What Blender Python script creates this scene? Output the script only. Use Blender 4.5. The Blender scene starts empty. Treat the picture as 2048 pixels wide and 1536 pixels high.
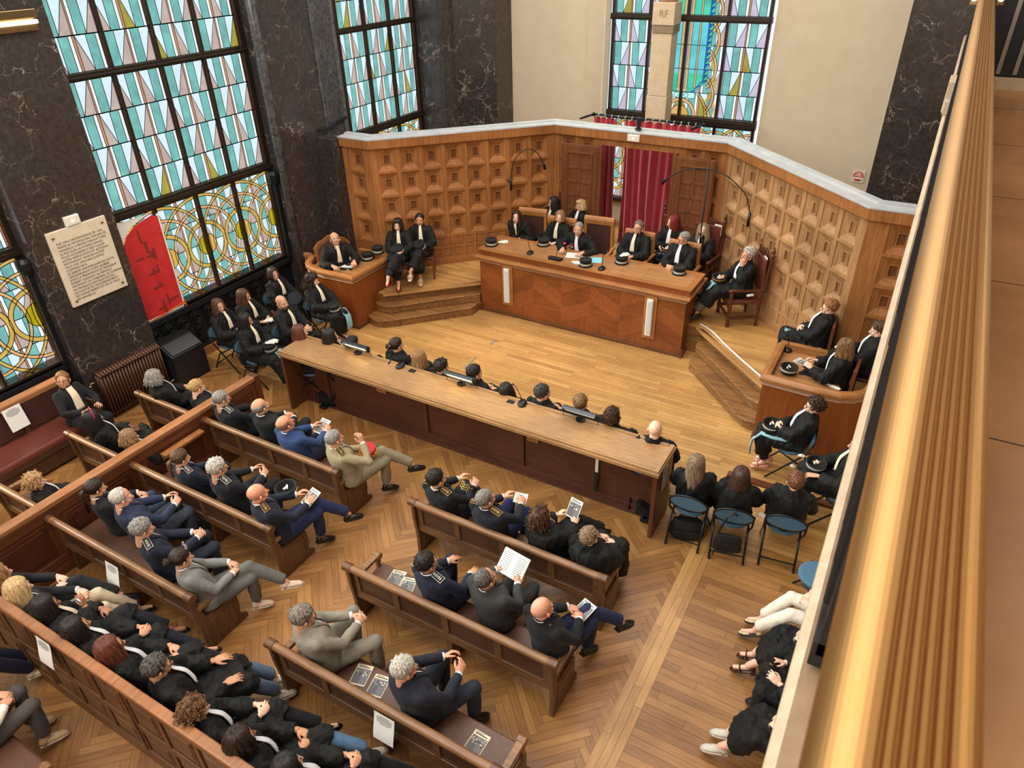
import bpy, math, random
import numpy as np
from mathutils import Vector, Matrix, Euler
PI = math.pi
C = bpy.context.scene.collection
SC = bpy.context.scene
# ---------------------------------------------------------------- camera
cam_d = bpy.data.cameras.new('camera')
cam = bpy.data.objects.new('camera', cam_d); C.objects.link(cam)
cam_d.sensor_width = 36.0
cam_d.lens = 1419.5 / 2048 * 36.0
cam_d.clip_start = 0.02
cam_d.clip_end = 200
EYE = Vector((0, 0, 6.2))
yaw, pitch, roll = -0.532135923, 0.569257727, -0.0245522717
fw = Vector((math.sin(yaw), math.cos(yaw), 0)); rt = Vector((math.cos(yaw), -math.sin(yaw), 0)); up = Vector((0, 0, 1))
f2 = math.cos(pitch) * fw - math.sin(pitch) * up
u2 = math.sin(pitch) * fw + math.cos(pitch) * up
r3 = math.cos(roll) * rt + math.sin(roll) * u2
u3 = -math.sin(roll) * rt + math.cos(roll) * u2
mw = Matrix(((r3.x, u3.x, -f2.x, EYE.x), (r3.y, u3.y, -f2.y, EYE.y), (r3.z, u3.z, -f2.z, EYE.z), (0, 0, 0, 1)))
cam.matrix_world = mw
cam_d.dof.use_dof = True
cam_d.dof.focus_distance = 10.5
cam_d.dof.aperture_fstop = 7.0
SC.camera = cam
# ---------------------------------------------------------------- sky, light, exposure
SC.view_settings.view_transform = 'Standard'
SC.view_settings.look = 'None'
SC.view_settings.gamma = 1.0
SC.view_settings.use_curve_mapping = False
SC.view_settings.exposure = 0.12
world = bpy.data.worlds.new('sky'); SC.world = world
world.use_nodes = True
bg = world.node_tree.nodes['Background']
bg.inputs[0].default_value = (0.80, 0.90, 1.0, 1)
bg.inputs[1].default_value = 1.2
def area(name, loc, size, power, col, rot=(0, 0, 0)):
    d = bpy.data.lights.new(name, 'AREA'); d.shape = 'RECTANGLE'; d.size, d.size_y = size; d.energy = power; d.color = col
    o = bpy.data.objects.new(name, d); o.location = loc; o.rotation_euler = rot; C.objects.link(o); return o
area('overhead_fill', (-5.1, 6.3, 9.7), (9.4, 17.0), 1500, (1.0, 0.95, 0.88))  # added overhead fill under the closed ceiling; the roof has no glazing here
sd = bpy.data.lights.new('daylight', 'SUN'); sd.energy = 11.0; sd.angle = math.radians(35); sd.color = (1.0, 0.97, 0.93)
so = bpy.data.objects.new('daylight', sd); C.objects.link(so); so.rotation_euler = Vector((0.85, 0.22, -0.48)).to_track_quat('-Z', 'Y').to_euler()
area('balcony_fill', (2.6, 5.0, 8.3), (1.2, 8.0), 130, (1.0, 0.86, 0.68))  # unseen fill added to brighten the dark balcony
area('rear_fill', (-4.6, -2.45, 5.6), (9.0, 4.6), 680, (1.0, 0.95, 0.88), (math.radians(68), 0, 0))  # added fill from behind the camera; the rear wall has no windows
# ---------------------------------------------------------------- node materials
MATS = {}
def lin(c):
    return tuple(((x / 255) / 12.92 if x / 255 <= 0.04045 else ((x / 255 + 0.055) / 1.055) ** 2.4) for x in c)
def mat(name, rgb=None, rough=0.6, metal=0.0, spec=None, emit=None, estr=0.0, build=None, sheen=0.0):
    if name in MATS: return MATS[name]
    m = bpy.data.materials.new(name); m.use_nodes = True
    b = m.node_tree.nodes['Principled BSDF']
    if rgb is not None: b.inputs['Base Color'].default_value = (*lin(rgb), 1)
    b.inputs['Roughness'].default_value = rough; b.inputs['Metallic'].default_value = metal
    if spec is not None: b.inputs['Specular IOR Level'].default_value = spec
    if sheen: b.inputs['Sheen Weight'].default_value = sheen
    if emit is not None:
        b.inputs['Emission Color'].default_value = (*lin(emit), 1); b.inputs['Emission Strength'].default_value = estr
    if build: build(m.node_tree, b)
    MATS[name] = m; return m
def N(t, typ, **kw):
    n = t.nodes.new(typ)
    for k, v in kw.items():
        if k.startswith('i_'):
            key = k[2:].replace('_', ' ')
            n.inputs[key].default_value = v
        else: setattr(n, k, v)
    return n
def ramp(t, stops):
    r = t.nodes.new('ShaderNodeValToRGB'); e = r.color_ramp.elements
    while len(e) > 1: e.remove(e[-1])
    e[0].position = stops[0][0]; e[0].color = (*stops[0][1], 1)
    for p, c in stops[1:]:
        x = e.new(p); x.color = (*c, 1)
    return r
def coords(t, scale, kind='Object'):
    tc = t.nodes.new('ShaderNodeTexCoord'); mp = t.nodes.new('ShaderNodeMapping')
    mp.inputs['Scale'].default_value = scale
    t.links.new(tc.outputs[kind], mp.inputs['Vector']); return mp
def bump(t, b, sock, s=0.15, d=0.01):
    bp = N(t, 'ShaderNodeBump'); bp.inputs['Strength'].default_value = s; bp.inputs['Distance'].default_value = d
    t.links.new(sock, bp.inputs['Height']); t.links.new(bp.outputs[0], b.inputs['Normal'])
def wood(name, c1, c2, axis='x', rough=0.38, sc=1.0, c3=None, bmp=0.08, spec=0.5):
    def f(t, b):
        s = {'x': (1.2, 16, 16), 'y': (16, 1.2, 16), 'z': (16, 16, 1.2)}[axis]
        mp = coords(t, tuple(x * sc for x in s))
        n = N(t, 'ShaderNodeTexNoise', i_Scale=2.2, i_Detail=7.0, i_Roughness=0.62, i_Distortion=0.5)
        t.links.new(mp.outputs[0], n.inputs['Vector'])
        r = ramp(t, [(0.30, lin(c1)), (0.68, lin(c2))])
        t.links.new(n.outputs['Fac'], r.inputs[0])
        big = N(t, 'ShaderNodeTexNoise', i_Scale=1.3, i_Detail=3.0); mp2 = coords(t, (1, 1, 1)); t.links.new(mp2.outputs[0], big.inputs['Vector'])
        mx = N(t, 'ShaderNodeMixRGB', blend_type='MULTIPLY'); mx.inputs[0].default_value = 0.55
        r2 = ramp(t, [(0.3, (0.55, 0.52, 0.5)), (0.65, (1.15, 1.12, 1.1))]); t.links.new(big.outputs['Fac'], r2.inputs[0])
        t.links.new(r.outputs[0], mx.inputs[1]); t.links.new(r2.outputs[0], mx.inputs[2])
        t.links.new(mx.outputs[0], b.inputs['Base Color'])
        bump(t, b, n.outputs['Fac'], bmp, 0.004)
    return mat(name, rough=rough, build=f, spec=spec)
def cloth(name, rgb, rough=0.85, sheen=0.15, k=0.18, scale=26.0, bs=0.5):
    def f(t, b):
        mp = coords(t, (1, 1, 0.45))
        n = N(t, 'ShaderNodeTexNoise', i_Scale=scale, i_Detail=4.0, i_Roughness=0.6, i_Distortion=0.8)
        t.links.new(mp.outputs[0], n.inputs['Vector'])
        c = lin(rgb)
        r = ramp(t, [(0.3, tuple(x * (1 - k) for x in c)), (0.7, tuple(min(1, x * (1 + k)) for x in c))])
        t.links.new(n.outputs['Fac'], r.inputs[0]); t.links.new(r.outputs[0], b.inputs['Base Color'])
        bump(t, b, n.outputs['Fac'], bs, 0.012)
    return mat(name, rough=rough, sheen=sheen, build=f, spec=0.3)
def marble(name, base, vein, veinw=0.03, rough=0.18, scale=1.1, cloud=None, amt=1.0, cs=7.0):
    def f(t, b):
        mp = coords(t, (1, 1, 1))
        d = N(t, 'ShaderNodeTexNoise', i_Scale=1.9, i_Detail=6.0, i_Roughness=0.6); t.links.new(mp.outputs[0], d.inputs['Vector'])
        ad = N(t, 'ShaderNodeMixRGB', blend_type='LINEAR_LIGHT'); ad.inputs[0].default_value = 0.42
        t.links.new(mp.outputs[0], ad.inputs[1]); t.links.new(d.outputs['Color'], ad.inputs[2])
        v = N(t, 'ShaderNodeTexVoronoi', feature='DISTANCE_TO_EDGE', i_Scale=scale); t.links.new(ad.outputs[0], v.inputs['Vector'])
        r = ramp(t, [(0.0, (1, 1, 1)), (veinw * 0.4, (0.45, 0.45, 0.45)), (veinw, (0, 0, 0))]); t.links.new(v.outputs['Distance'], r.inputs[0])
        mk = N(t, 'ShaderNodeTexNoise', i_Scale=2.3, i_Detail=4.0); t.links.new(mp.outputs[0], mk.inputs['Vector'])
        rm = ramp(t, [(0.46, (0, 0, 0)), (0.70, (amt, amt, amt))]); t.links.new(mk.outputs['Fac'], rm.inputs[0])
        mu = N(t, 'ShaderNodeMixRGB', blend_type='MULTIPLY'); mu.inputs[0].default_value = 1
        t.links.new(r.outputs[0], mu.inputs[1]); t.links.new(rm.outputs[0], mu.inputs[2])
        cl = N(t, 'ShaderNodeTexNoise', i_Scale=cs, i_Detail=9.0, i_Roughness=0.72); t.links.new(mp.outputs[0], cl.inputs['Vector'])
        rc = ramp(t, [(0.35, lin(base)), (0.75, lin(cloud or tuple(min(255, x + 26) for x in base)))]); t.links.new(cl.outputs['Fac'], rc.inputs[0])
        mx = N(t, 'ShaderNodeMixRGB'); t.links.new(mu.outputs[0], mx.inputs[0]); t.links.new(rc.outputs[0], mx.inputs[1]); mx.inputs[2].default_value = (*lin(vein), 1)
        t.links.new(mx.outputs[0], b.inputs['Base Color'])
    return mat(name, rough=rough, build=f)
def stone(name, c1, c2, rough=0.7, scale=9.0, bs=0.15):
    def f(t, b):
        mp = coords(t, (1, 1, 1)); n = N(t, 'ShaderNodeTexNoise', i_Scale=scale, i_Detail=8.0, i_Roughness=0.65); t.links.new(mp.outputs[0], n.inputs['Vector'])
        r = ramp(t, [(0.3, lin(c1)), (0.7, lin(c2))]); t.links.new(n.outputs['Fac'], r.inputs[0]); t.links.new(r.outputs[0], b.inputs['Base Color'])
        bump(t, b, n.outputs['Fac'], bs, 0.004)
    return mat(name, rough=rough, build=f)
def glass(name, rgb, var=0.12):
    if name in MATS: return MATS[name]
    m = bpy.data.materials.new(name); m.use_nodes = True; t = m.node_tree
    t.nodes.remove(t.nodes['Principled BSDF']); out = t.nodes['Material Output']
    mp = coords(t, (1, 1, 1)); n = N(t, 'ShaderNodeTexNoise', i_Scale=3.5, i_Detail=5.0, i_Distortion=1.0); t.links.new(mp.outputs[0], n.inputs['Vector'])
    c = lin(rgb); r = ramp(t, [(0.3, tuple(x * (1 - var) for x in c)), (0.7, tuple(min(1, x * (1 + var)) for x in c))])
    t.links.new(n.outputs['Fac'], r.inputs[0])
    tr = N(t, 'ShaderNodeBsdfTransparent'); t.links.new(r.outputs[0], tr.inputs[0])
    gl = N(t, 'ShaderNodeBsdfGlossy', i_Roughness=0.08); gl.inputs[0].default_value = (0.8, 0.8, 0.8, 1)
    mx = N(t, 'ShaderNodeMixShader'); mx.inputs[0].default_value = 0.04
    t.links.new(tr.outputs[0], mx.inputs[1]); t.links.new(gl.outputs[0], mx.inputs[2]); t.links.new(mx.outputs[0], out.inputs[0])
    MATS[name] = m; return m
def floorwood(name, cols, rough=0.36, wear=0.5):
    def f(t, b):
        a = N(t, 'ShaderNodeAttribute'); a.attribute_name = 'tone'
        uv = N(t, 'ShaderNodeUVMap'); uv.uv_map = 'UVMap'
        mp = N(t, 'ShaderNodeMapping'); mp.inputs['Scale'].default_value = (1.6, 26, 1); t.links.new(uv.outputs[0], mp.inputs[0])
        n = N(t, 'ShaderNodeTexNoise', i_Scale=2.0, i_Detail=7.0, i_Roughness=0.6, i_Distortion=0.9); t.links.new(mp.outputs[0], n.inputs['Vector'])
        mm = N(t, 'ShaderNodeMath', operation='MULTIPLY_ADD'); t.links.new(n.outputs['Fac'], mm.inputs[0]); mm.inputs[1].default_value = 0.62
        m2 = N(t, 'ShaderNodeMath', operation='MULTIPLY'); t.links.new(a.outputs['Fac'], m2.inputs[0]); m2.inputs[1].default_value = 0.26; t.links.new(m2.outputs[0], mm.inputs[2])
        r = ramp(t, [(0.16, lin(cols[0])), (0.46, lin(cols[1])), (0.78, lin(cols[2]))]); t.links.new(mm.outputs[0], r.inputs[0])
        w = N(t, 'ShaderNodeTexNoise', i_Scale=0.55, i_Detail=6.0, i_Roughness=0.6); mp2 = coords(t, (1, 1, 1)); t.links.new(mp2.outputs[0], w.inputs['Vector'])
        rw = ramp(t, [(0.36, (0.56, 0.53, 0.50)), (0.56, (1.0, 1.0, 1.0))]); t.links.new(w.outputs['Fac'], rw.inputs[0])
        mx = N(t, 'ShaderNodeMixRGB', blend_type='MULTIPLY'); mx.inputs[0].default_value = wear
        t.links.new(r.outputs[0], mx.inputs[1]); t.links.new(rw.outputs[0], mx.inputs[2]); t.links.new(mx.outputs[0], b.inputs['Base Color'])
        bump(t, b, n.outputs['Fac'], 0.06, 0.003)
        rr = ramp(t, [(0.3, (rough + .12,) * 3), (0.7, (rough - .06,) * 3)]); t.links.new(w.outputs['Fac'], rr.inputs[0]); t.links.new(rr.outputs[0], b.inputs['Roughness'])
    return mat(name, rough=rough, build=f)
# ---------------------------------------------------------------- mesh builder
class MB:
    def __init__(s): s.v = []; s.f = []; s.m = []; s.n = 0
    def add(s, vs, fs, mi=0):
        b = s.n; s.v.extend(tuple(map(float, v)) for v in vs); s.n += len(vs)
        for f in fs: s.f.append(tuple(b + i for i in f)); s.m.append(mi)
        return s
    def box(s, c, d, mi=0, rot=None):
        hx, hy, hz = d[0] / 2, d[1] / 2, d[2] / 2
        vs = [Vector((x, y, z)) for x in (-hx, hx) for y in (-hy, hy) for z in (-hz, hz)]
        if rot is not None:
            R = rot if isinstance(rot, Matrix) else Euler(rot).to_matrix(); vs = [R @ v for v in vs]
        c = Vector(c); vs = [v + c for v in vs]
        return s.add(vs, [(0, 1, 3, 2), (4, 6, 7, 5), (0, 4, 5, 1), (2, 3, 7, 6), (0, 2, 6, 4), (1, 5, 7, 3)], mi)
    def bx(s, x0, x1, y0, y1, z0, z1, mi=0): return s.box(((x0 + x1) / 2, (y0 + y1) / 2, (z0 + z1) / 2), (abs(x1 - x0), abs(y1 - y0), abs(z1 - z0)), mi)
    def prism(s, poly, ax, a, b, mi=0):
        n = len(poly)
        def P(p, t):
            return {'x': (t, p[0], p[1]), 'y': (p[0], t, p[1]), 'z': (p[0], p[1], t)}[ax]
        vs = [P(p, a) for p in poly] + [P(p, b) for p in poly]
        fs = [tuple(range(n))[::-1], tuple(range(n, 2 * n))] + [(i, (i + 1) % n, n + (i + 1) % n, n + i) for i in range(n)]
        return s.add(vs, fs, mi)
    def loft(s, secs, n=16, mi=0, cap=True):
        vs = []
        for c, U, V in secs:
            c = np.array(c, float); U = np.array(U, float); V = np.array(V, float)
            for k in range(n):
                a = 2 * PI * k / n; vs.append(c + U * math.cos(a) + V * math.sin(a))
        fs = []
        for i in range(len(secs) - 1):
            for k in range(n):
                fs.append((i * n + k, i * n + (k + 1) % n, (i + 1) * n + (k + 1) % n, (i + 1) * n + k))
        if cap:
            fs.append(tuple(range(n))[::-1]); fs.append(tuple((len(secs) - 1) * n + k for k in range(n)))
        return s.add(vs, fs, mi)
    def tube(s, pts, r, n=8, mi=0, cap=True, flat=1.0):
        pts = [np.array(p, float) for p in pts]; secs = []
        rs = r if isinstance(r, (list, tuple)) else [r] * len(pts)
        pu = None
        for i, p in enumerate(pts):
            d = pts[min(i + 1, len(pts) - 1)] - pts[max(i - 1, 0)]; d = d / (np.linalg.norm(d) + 1e-9)
            if pu is None:
                h = np.array((0, 0, 1.0)) if abs(d[2]) < 0.9 else np.array((0, 1.0, 0)); u = np.cross(h, d)
            else: u = pu - d * np.dot(pu, d)
            u /= np.linalg.norm(u) + 1e-9; v = np.cross(d, u); pu = u
            secs.append((p, u * rs[i], v * rs[i] * flat))
        return s.loft(secs, n, mi, cap)
    def ball(s, c, r, nu=12, nv=8, mi=0, rot=None):
        r = (r, r, r) if not isinstance(r, (tuple, list)) else r
        vs = [Vector((0, 0, -r[2]))]
        for j in range(1, nv):
            b = -PI / 2 + PI * j / nv
            for k in range(nu):
                a = 2 * PI * k / nu; vs.append(Vector((r[0] * math.cos(b) * math.cos(a), r[1] * math.cos(b) * math.sin(a), r[2] * math.sin(b))))
        vs.append(Vector((0, 0, r[2])))
        if rot is not None:
            R = Euler(rot).to_matrix(); vs = [R @ v for v in vs]
        c = Vector(c); vs = [v + c for v in vs]; L = len(vs) - 1; fs = []
        for k in range(nu):
            k2 = (k + 1) % nu
            fs.append((0, 1 + k2, 1 + k)); fs.append((L, L - nu + k, L - nu + k2))
            for j in range(nv - 2):
                a = 1 + j * nu; fs.append((a + k, a + k2, a + nu + k2, a + nu + k))
        return s.add(vs, fs, mi)
    def lathe(s, c, prof, n=20, mi=0, ring=False):
        return s.loft([((c[0], c[1], c[2] + z), (r, 0, 0), (0, r, 0)) for r, z in (prof + prof[:1] if ring else prof)], n, mi, not ring)
    def sweep(s, path, prof, mi=0, closed=False):
        """closed profile of (outward offset, z) swept along a plan polyline with mitred corners"""
        n = len(path); P = [Vector(p) for p in path]; rings = []
        for i in range(n):
            d0 = (P[i] - P[i - 1]).normalized() if (i > 0 or closed) else None
            d1 = (P[(i + 1) % n] - P[i]).normalized() if (i < n - 1 or closed) else None
            d0 = d0 or d1; d1 = d1 or d0
            n0 = Vector((d0.y, -d0.x)); n1 = Vector((d1.y, -d1.x)); m = (n0 + n1); m = m / max(0.3, m.dot(n0))
            rings.append([(P[i].x + m.x * o, P[i].y + m.y * o, z) for o, z in prof])
        k = len(prof); vs = [v for r in rings for v in r]; fs = []
        for i in range(n if closed else n - 1):
            for j in range(k):
                a, b = i * k, ((i + 1) % n) * k; fs.append((a + j, a + (j + 1) % k, b + (j + 1) % k, b + j))
        if not closed: fs += [tuple(range(k))[::-1], tuple((n - 1) * k + j for j in range(k))]
        return s.add(vs, fs, mi)
    def arrays(s, V, F, mi=0):
        return s.add(V, F, mi)
    def xform(s, M):
        s.v = [tuple(M @ Vector(v)) for v in s.v]; return s
def mesh(name, mb, mats, smooth=False):
    me = bpy.data.meshes.new(name); me.from_pydata(mb.v, [], mb.f)
    for m in (mats if isinstance(mats, (list, tuple)) else [mats]): me.materials.append(m)
    me.polygons.foreach_set('material_index', mb.m)
    if smooth: me.polygons.foreach_set('use_smooth', [True] * len(mb.f))
    me.update(); return me
def obj(name, mb, mats, parent=None, loc=None, rz=0, smooth=False, bev=0, auto=False):
    me = mb if isinstance(mb, bpy.types.Mesh) else mesh(name, mb, mats, smooth or auto)
    o = bpy.data.objects.new(name, me); C.objects.link(o)
    if parent: o.parent = parent
    if loc is not None: o.location = loc
    if rz: o.rotation_euler = (0, 0, rz)
    if auto:
        try: me.set_sharp_from_angle(angle=math.radians(38))
        except Exception: pass
    if bev:
        b = o.modifiers.new('edge', 'BEVEL'); b.width = bev; b.segments = 2; b.limit_method = 'ANGLE'; b.angle_limit = 0.6
    return o
def tag(o, label, cat, group=None):
    o['label'] = label; o['category'] = cat
    if group: o['group'] = group
    return o
def thing(name, label, cat, loc=(0, 0, 0), rz=0, group=None):
    o = bpy.data.objects.new(name, None); o.empty_display_size = 0.1; C.objects.link(o); o.location = loc; o.rotation_euler = (0, 0, rz)
    return tag(o, label, cat, group)
def struct(name, mb, mats, **k):
    o = obj(name, mb, mats, **k)
    if not o.parent: o['kind'] = 'structure'
    return o
def kids(o): return [x for x in o.children]
def dup(root, loc, rz=None, label=None, group=None):
    r = root.copy(); C.objects.link(r); r.location = loc
    if rz is not None: r.rotation_euler = (0, 0, rz)
    if label: r['label'] = label
    if group: r['group'] = group
    for ch in root.children:
        c = ch.copy(); C.objects.link(c); c.parent = r
        for g in ch.children:
            d = g.copy(); C.objects.link(d); d.parent = c
    return r
def fix(o):                       # keep child in place when parent sits at loc with rz=0
    return o
# ---------------------------------------------------------------- materials of the room
M = {}
M['oakfloor'] = floorwood('oak_parquet', ((110, 72, 38), (154, 108, 60), (188, 140, 84)), 0.36, 0.6)
M['oakplank'] = floorwood('oak_planks', ((148, 104, 58), (186, 140, 82), (212, 168, 108)), 0.34, 0.55)
M['worn'] = wood('worn_oak_tread', (84, 58, 34), (158, 110, 64), 'x', 0.36, .8)
M['gap'] = mat('dark_gap', (40, 26, 16), 0.8)
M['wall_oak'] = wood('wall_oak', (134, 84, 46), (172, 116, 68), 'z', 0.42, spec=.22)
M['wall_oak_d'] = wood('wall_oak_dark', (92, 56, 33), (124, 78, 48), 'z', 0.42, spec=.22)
M['bleach'] = wood('pale_oak', (148, 108, 70), (184, 142, 100), 'z', 0.42, spec=.25)  # paler oak tones for the right dais wall
M['oak_pale_d'] = wood('pale_oak_centre', (126, 90, 60), (156, 116, 82), 'z', 0.42, spec=.25)
M['wall_oak_l'] = wood('wall_oak_light', (140, 90, 50), (178, 124, 76), 'x', 0.42)
M['desk'] = wood('desk_veneer', (116, 60, 27), (144, 80, 38), 'z', 0.28, 0.6)
M['desk_top'] = wood('desk_top_oak', (138, 94, 56), (176, 128, 82), 'x', 0.42)
M['desk_rim'] = wood('desk_rim_oak', (134, 84, 44), (172, 116, 66), 'x', 0.34)
M['lip'] = wood('grooved_moulding', (150, 106, 78), (186, 144, 112), 'x', 0.4)
M['pew'] = wood('pew_oak', (78, 52, 34), (118, 82, 55), 'x', 0.33)
M['pewz'] = wood('pew_oak_upright', (74, 48, 31), (112, 76, 50), 'z', 0.33)
M['pewrail'] = wood('pew_rail_oak', (106, 74, 48), (148, 108, 73), 'x', 0.3)
M['pewpanel'] = wood('pew_panel', (62, 39, 28), (84, 55, 41), 'x', 0.4)
M['part'] = wood('partition_oak', (82, 44, 28), (112, 64, 40), 'y', 0.32)
M['part_d'] = wood('partition_panel', (64, 30, 22), (88, 44, 30), 'y', 0.34)
M['part_t'] = wood('partition_cap', (132, 84, 52), (168, 116, 76), 'y', 0.3)
M['bar_top'] = wood('bar_top_oak', (140, 104, 66), (180, 140, 96), 'x', 0.36, 1.6)
M['bar'] = wood('bar_oak', (82, 46, 27), (112, 66, 40), 'x', 0.36)
M['bar_d'] = wood('bar_panel', (66, 34, 24), (92, 52, 36), 'x', 0.36)
M['leather'] = stone('brown_leather', (80, 52, 40), (100, 68, 52), 0.42, 40, 0.1)
M['leather_r'] = stone('oxblood_leather', (92, 44, 38), (116, 60, 50), 0.4, 40, 0.1)
M['leather_d'] = stone('dark_leather', (60, 36, 32), (82, 52, 46), 0.42, 40, 0.1)
M['black_marble'] = marble('black_marble', (42, 38, 37), (186, 168, 146), 0.020, 0.20, 2.6, (70, 63, 60), 1.0, 14.0)
M['lit_marble'] = marble('lit_marble', (50, 51, 54), (170, 172, 170), 0.018, 0.2, 2.6, (112, 112, 112), 0.8, 12.0)  # pier marble with window light put into a lighter grey
M['white_marble'] = stone('white_marble', (164, 168, 172), (190, 192, 194), 0.3, 5, 0.03)
M['plaster'] = stone('plaster', (198, 182, 156), (206, 191, 166), 0.85, 3, 0.05)
M['beige_stone'] = stone('beige_stone', (178, 158, 132), (204, 186, 160), 0.5, 12, 0.2)
M['tan_marble'] = stone('tan_marble_floor', (148, 104, 62), (166, 120, 76), 0.3, 4, 0.04)
M['bronze'] = mat('dark_bronze', (52, 42, 33), 0.42, 0.6)
M['iron'] = mat('black_iron', (30, 31, 34), 0.45, 0.3)
M['ironb'] = mat('black_iron_scroll', (40, 41, 44), 0.34, 0.6)
M['lead'] = mat('lead_came', (38, 34, 32), 0.6)
M['brass'] = mat('brass', (188, 146, 92), 0.42, 1.0)
M['brass_dk'] = mat('tarnished_brass', (150, 128, 92), 0.3, 1.0)
M['black'] = mat('black_plastic', (22, 22, 24), 0.4)
M['blackmet'] = mat('black_metal', (34, 36, 40), 0.35, 0.5)
M['white'] = mat('white_enamel', (226, 224, 216), 0.45)
M['paper'] = mat('white_paper', (230, 229, 226), 0.8)
M['ink'] = mat('grey_print', (120, 120, 124), 0.85)
M['inkd'] = mat('dark_print', (44, 44, 46), 0.85)
M['cream'] = mat('cream_paper', (226, 216, 190), 0.8)
M['red_cloth'] = cloth('crimson_velvet', (152, 30, 46), 0.7, 0.35, 0.15, 18)
G = dict(clear=glass('glass_clear', (222, 232, 242), .05), white=glass('glass_white', (250, 252, 255), .03), teal=glass('glass_teal', (120, 178, 166), .2),
         mauve=glass('glass_mauve', (196, 168, 152), .12), pink=glass('glass_lilac', (204, 184, 196), .08), olive=glass('glass_olive', (168, 150, 62), .16),
         gold=glass('glass_gold', (212, 166, 74), .16), amber=glass('glass_amber', (232, 172, 104), .12), orange=glass('glass_orange', (196, 136, 98), .1),
         green=glass('glass_green', (70, 196, 158), .2), aqua=glass('glass_aqua', (104, 200, 204), .15), blue=glass('glass_blue', (30, 92, 190), .2), mint=glass('glass_mint', (190, 240, 226), .08), yellow=glass('glass_yellow', (186, 158, 22), .16))
GK = list(G); GM = [G[k] for k in GK] + [M['lead']]; LEAD = len(GK)
GI = {k: i for i, k in enumerate(GK)}
R = random.Random(7)
# ---------------------------------------------------------------- floor
def floor_mesh(name, planks, mats, clip=None):
    """planks: list of (origin, dir u, length, width, tone): one quad each, uv along the grain"""
    vs = []; fs = []; uv = []; tone = []; g = 0.0012
    for (ox, oy, z), ux, uy, L, W, tn in planks:
        vx, vy = -uy, ux; b = len(vs)
        for a, c in ((g, g), (L - g, g), (L - g, W - g), (g, W - g)): vs.append((ox + ux * a + vx * c, oy + uy * a + vy * c, z))
        fs.append((b, b + 1, b + 2, b + 3)); o = R.random() * 40; p = R.random() * 40
        uv += [(o, p), (o + L, p), (o + L, p + W), (o, p + W)]; tone += [tn] * 4
    me = bpy.data.meshes.new(name); me.from_pydata(vs, [], fs); me.materials.append(mats)
    u = me.uv_layers.new(name='UVMap'); u.data.foreach_set('uv', [x for q in uv for x in q])
    a = me.attributes.new('tone', 'FLOAT', 'POINT'); a.data.foreach_set('value', tone)
    if clip:
        import bmesh
        bm = bmesh.new(); bm.from_mesh(me)
        for co, no in clip:
            bmesh.ops.bisect_plane(bm, geom=bm.verts[:] + bm.edges[:] + bm.faces[:], plane_co=co, plane_no=no, clear_outer=True)
        bm.to_mesh(me); bm.free()
    return me
def strips(x0, x1, y0, y1, z, w=0.075, along='x', l0=0.5, l1=1.6):
    out = []
    if along == 'x':
        y = y0
        while y < y1 - 1e-4:
            ww = min(w, y1 - y); x = x0 - R.random() * l1
            while x < x1:
                L = R.uniform(l0, l1); a = max(x, x0); b = min(x + L, x1)
                if b - a > 0.02: out.append(((a, y, z), 1, 0, b - a, ww, R.random()))
                x += L
            y += w
    else:
        x = x0
        while x < x1 - 1e-4:
            ww = min(w, x1 - x); y = y0 - R.random() * l1
            while y < y1:
                L = R.uniform(l0, l1); a = max(y, y0); b = min(y + L, y1)
                if b - a > 0.02: out.append(((x + ww, a, z), 0, 1, b - a, ww, R.random()))
                y += L
            x += w
    return out
def herring(x0, x1, y0, y1, z, w=0.078, n=8):
    out = []; L = n * w; s = math.sqrt(.5); per = 2 * n
    def tr(a, b):                    # cell frame -> world, (1,1) runs along +Y
        return ((a - b) * s * w, (a + b) * s * w)
    K = int((max(abs(x0), abs(x1), abs(y0), abs(y1)) * 1.6) / w) + per
    for b in range(-K, K):
        for k in range(-K // per - 1, K // per + 1):
            a = b + per * k
            px, py = tr(a, b)
            if x0 - 1 < px < x1 + 1 and y0 - 1 < py < y1 + 1: out.append(((px, py, z), s, s, L, w, R.random()))
            c = b; d0 = c + 1 + per * k
            px, py = tr(c + 1, d0)
            if x0 - 1 < px < x1 + 1 and y0 - 1 < py < y1 + 1: out.append(((px, py, z), -s, s, L, w, R.random()))
    return out
XS = -1.02                               # right border strip of the parquet
slab = MB(); slab.bx(-10.6, 2.2, -2.6, 15.2, -0.12, -0.002)
fl = struct('floor', slab, M['gap'])
obj('floor_herringbone', floor_mesh('floor_herringbone', herring(-10.4, XS - .24, -2.5, 6.62, 0), M['oakfloor'], [((0, 6.62, 0), (0, 1, 0)), ((XS - .24, 0, 0), (1, 0, 0)), ((-10.4, 0, 0), (-1, 0, 0)), ((0, -2.5, 0), (0, -1, 0))]), None, fl)
obj('floor_border', floor_mesh('floor_border', strips(XS - .24, XS, -2.5, 6.62, 0, 0.08, 'y', .9, 2.2), M['oakplank']), None, fl)
obj('floor_side_planks', floor_mesh('floor_side_planks', strips(XS, 2.2, -2.5, 6.62, 0, 0.09, 'x', .7, 1.5), M['oakfloor']), None, fl)
obj('floor_court_planks', floor_mesh('floor_court_planks', strips(-10.4, 2.2, 6.62, 13.9, 0, 0.085, 'x', .5, 1.7), M['oakplank']), None, fl)
t = MB(); t.bx(-1.25, 2.2, 7.70, 7.80, 0.0, 0.035); struct('trim_1', t, M['bar'])
b = MB(); b.bx(-.55, 6.2, -2.9, 15.3, 8.35, 8.6); struct('ceiling_balcony', b, M['plaster'])
b = MB(); b.bx(-10.9, 6.2, -2.9, 15.3, 9.75, 9.9); struct('ceiling', b, M['plaster'])
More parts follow.
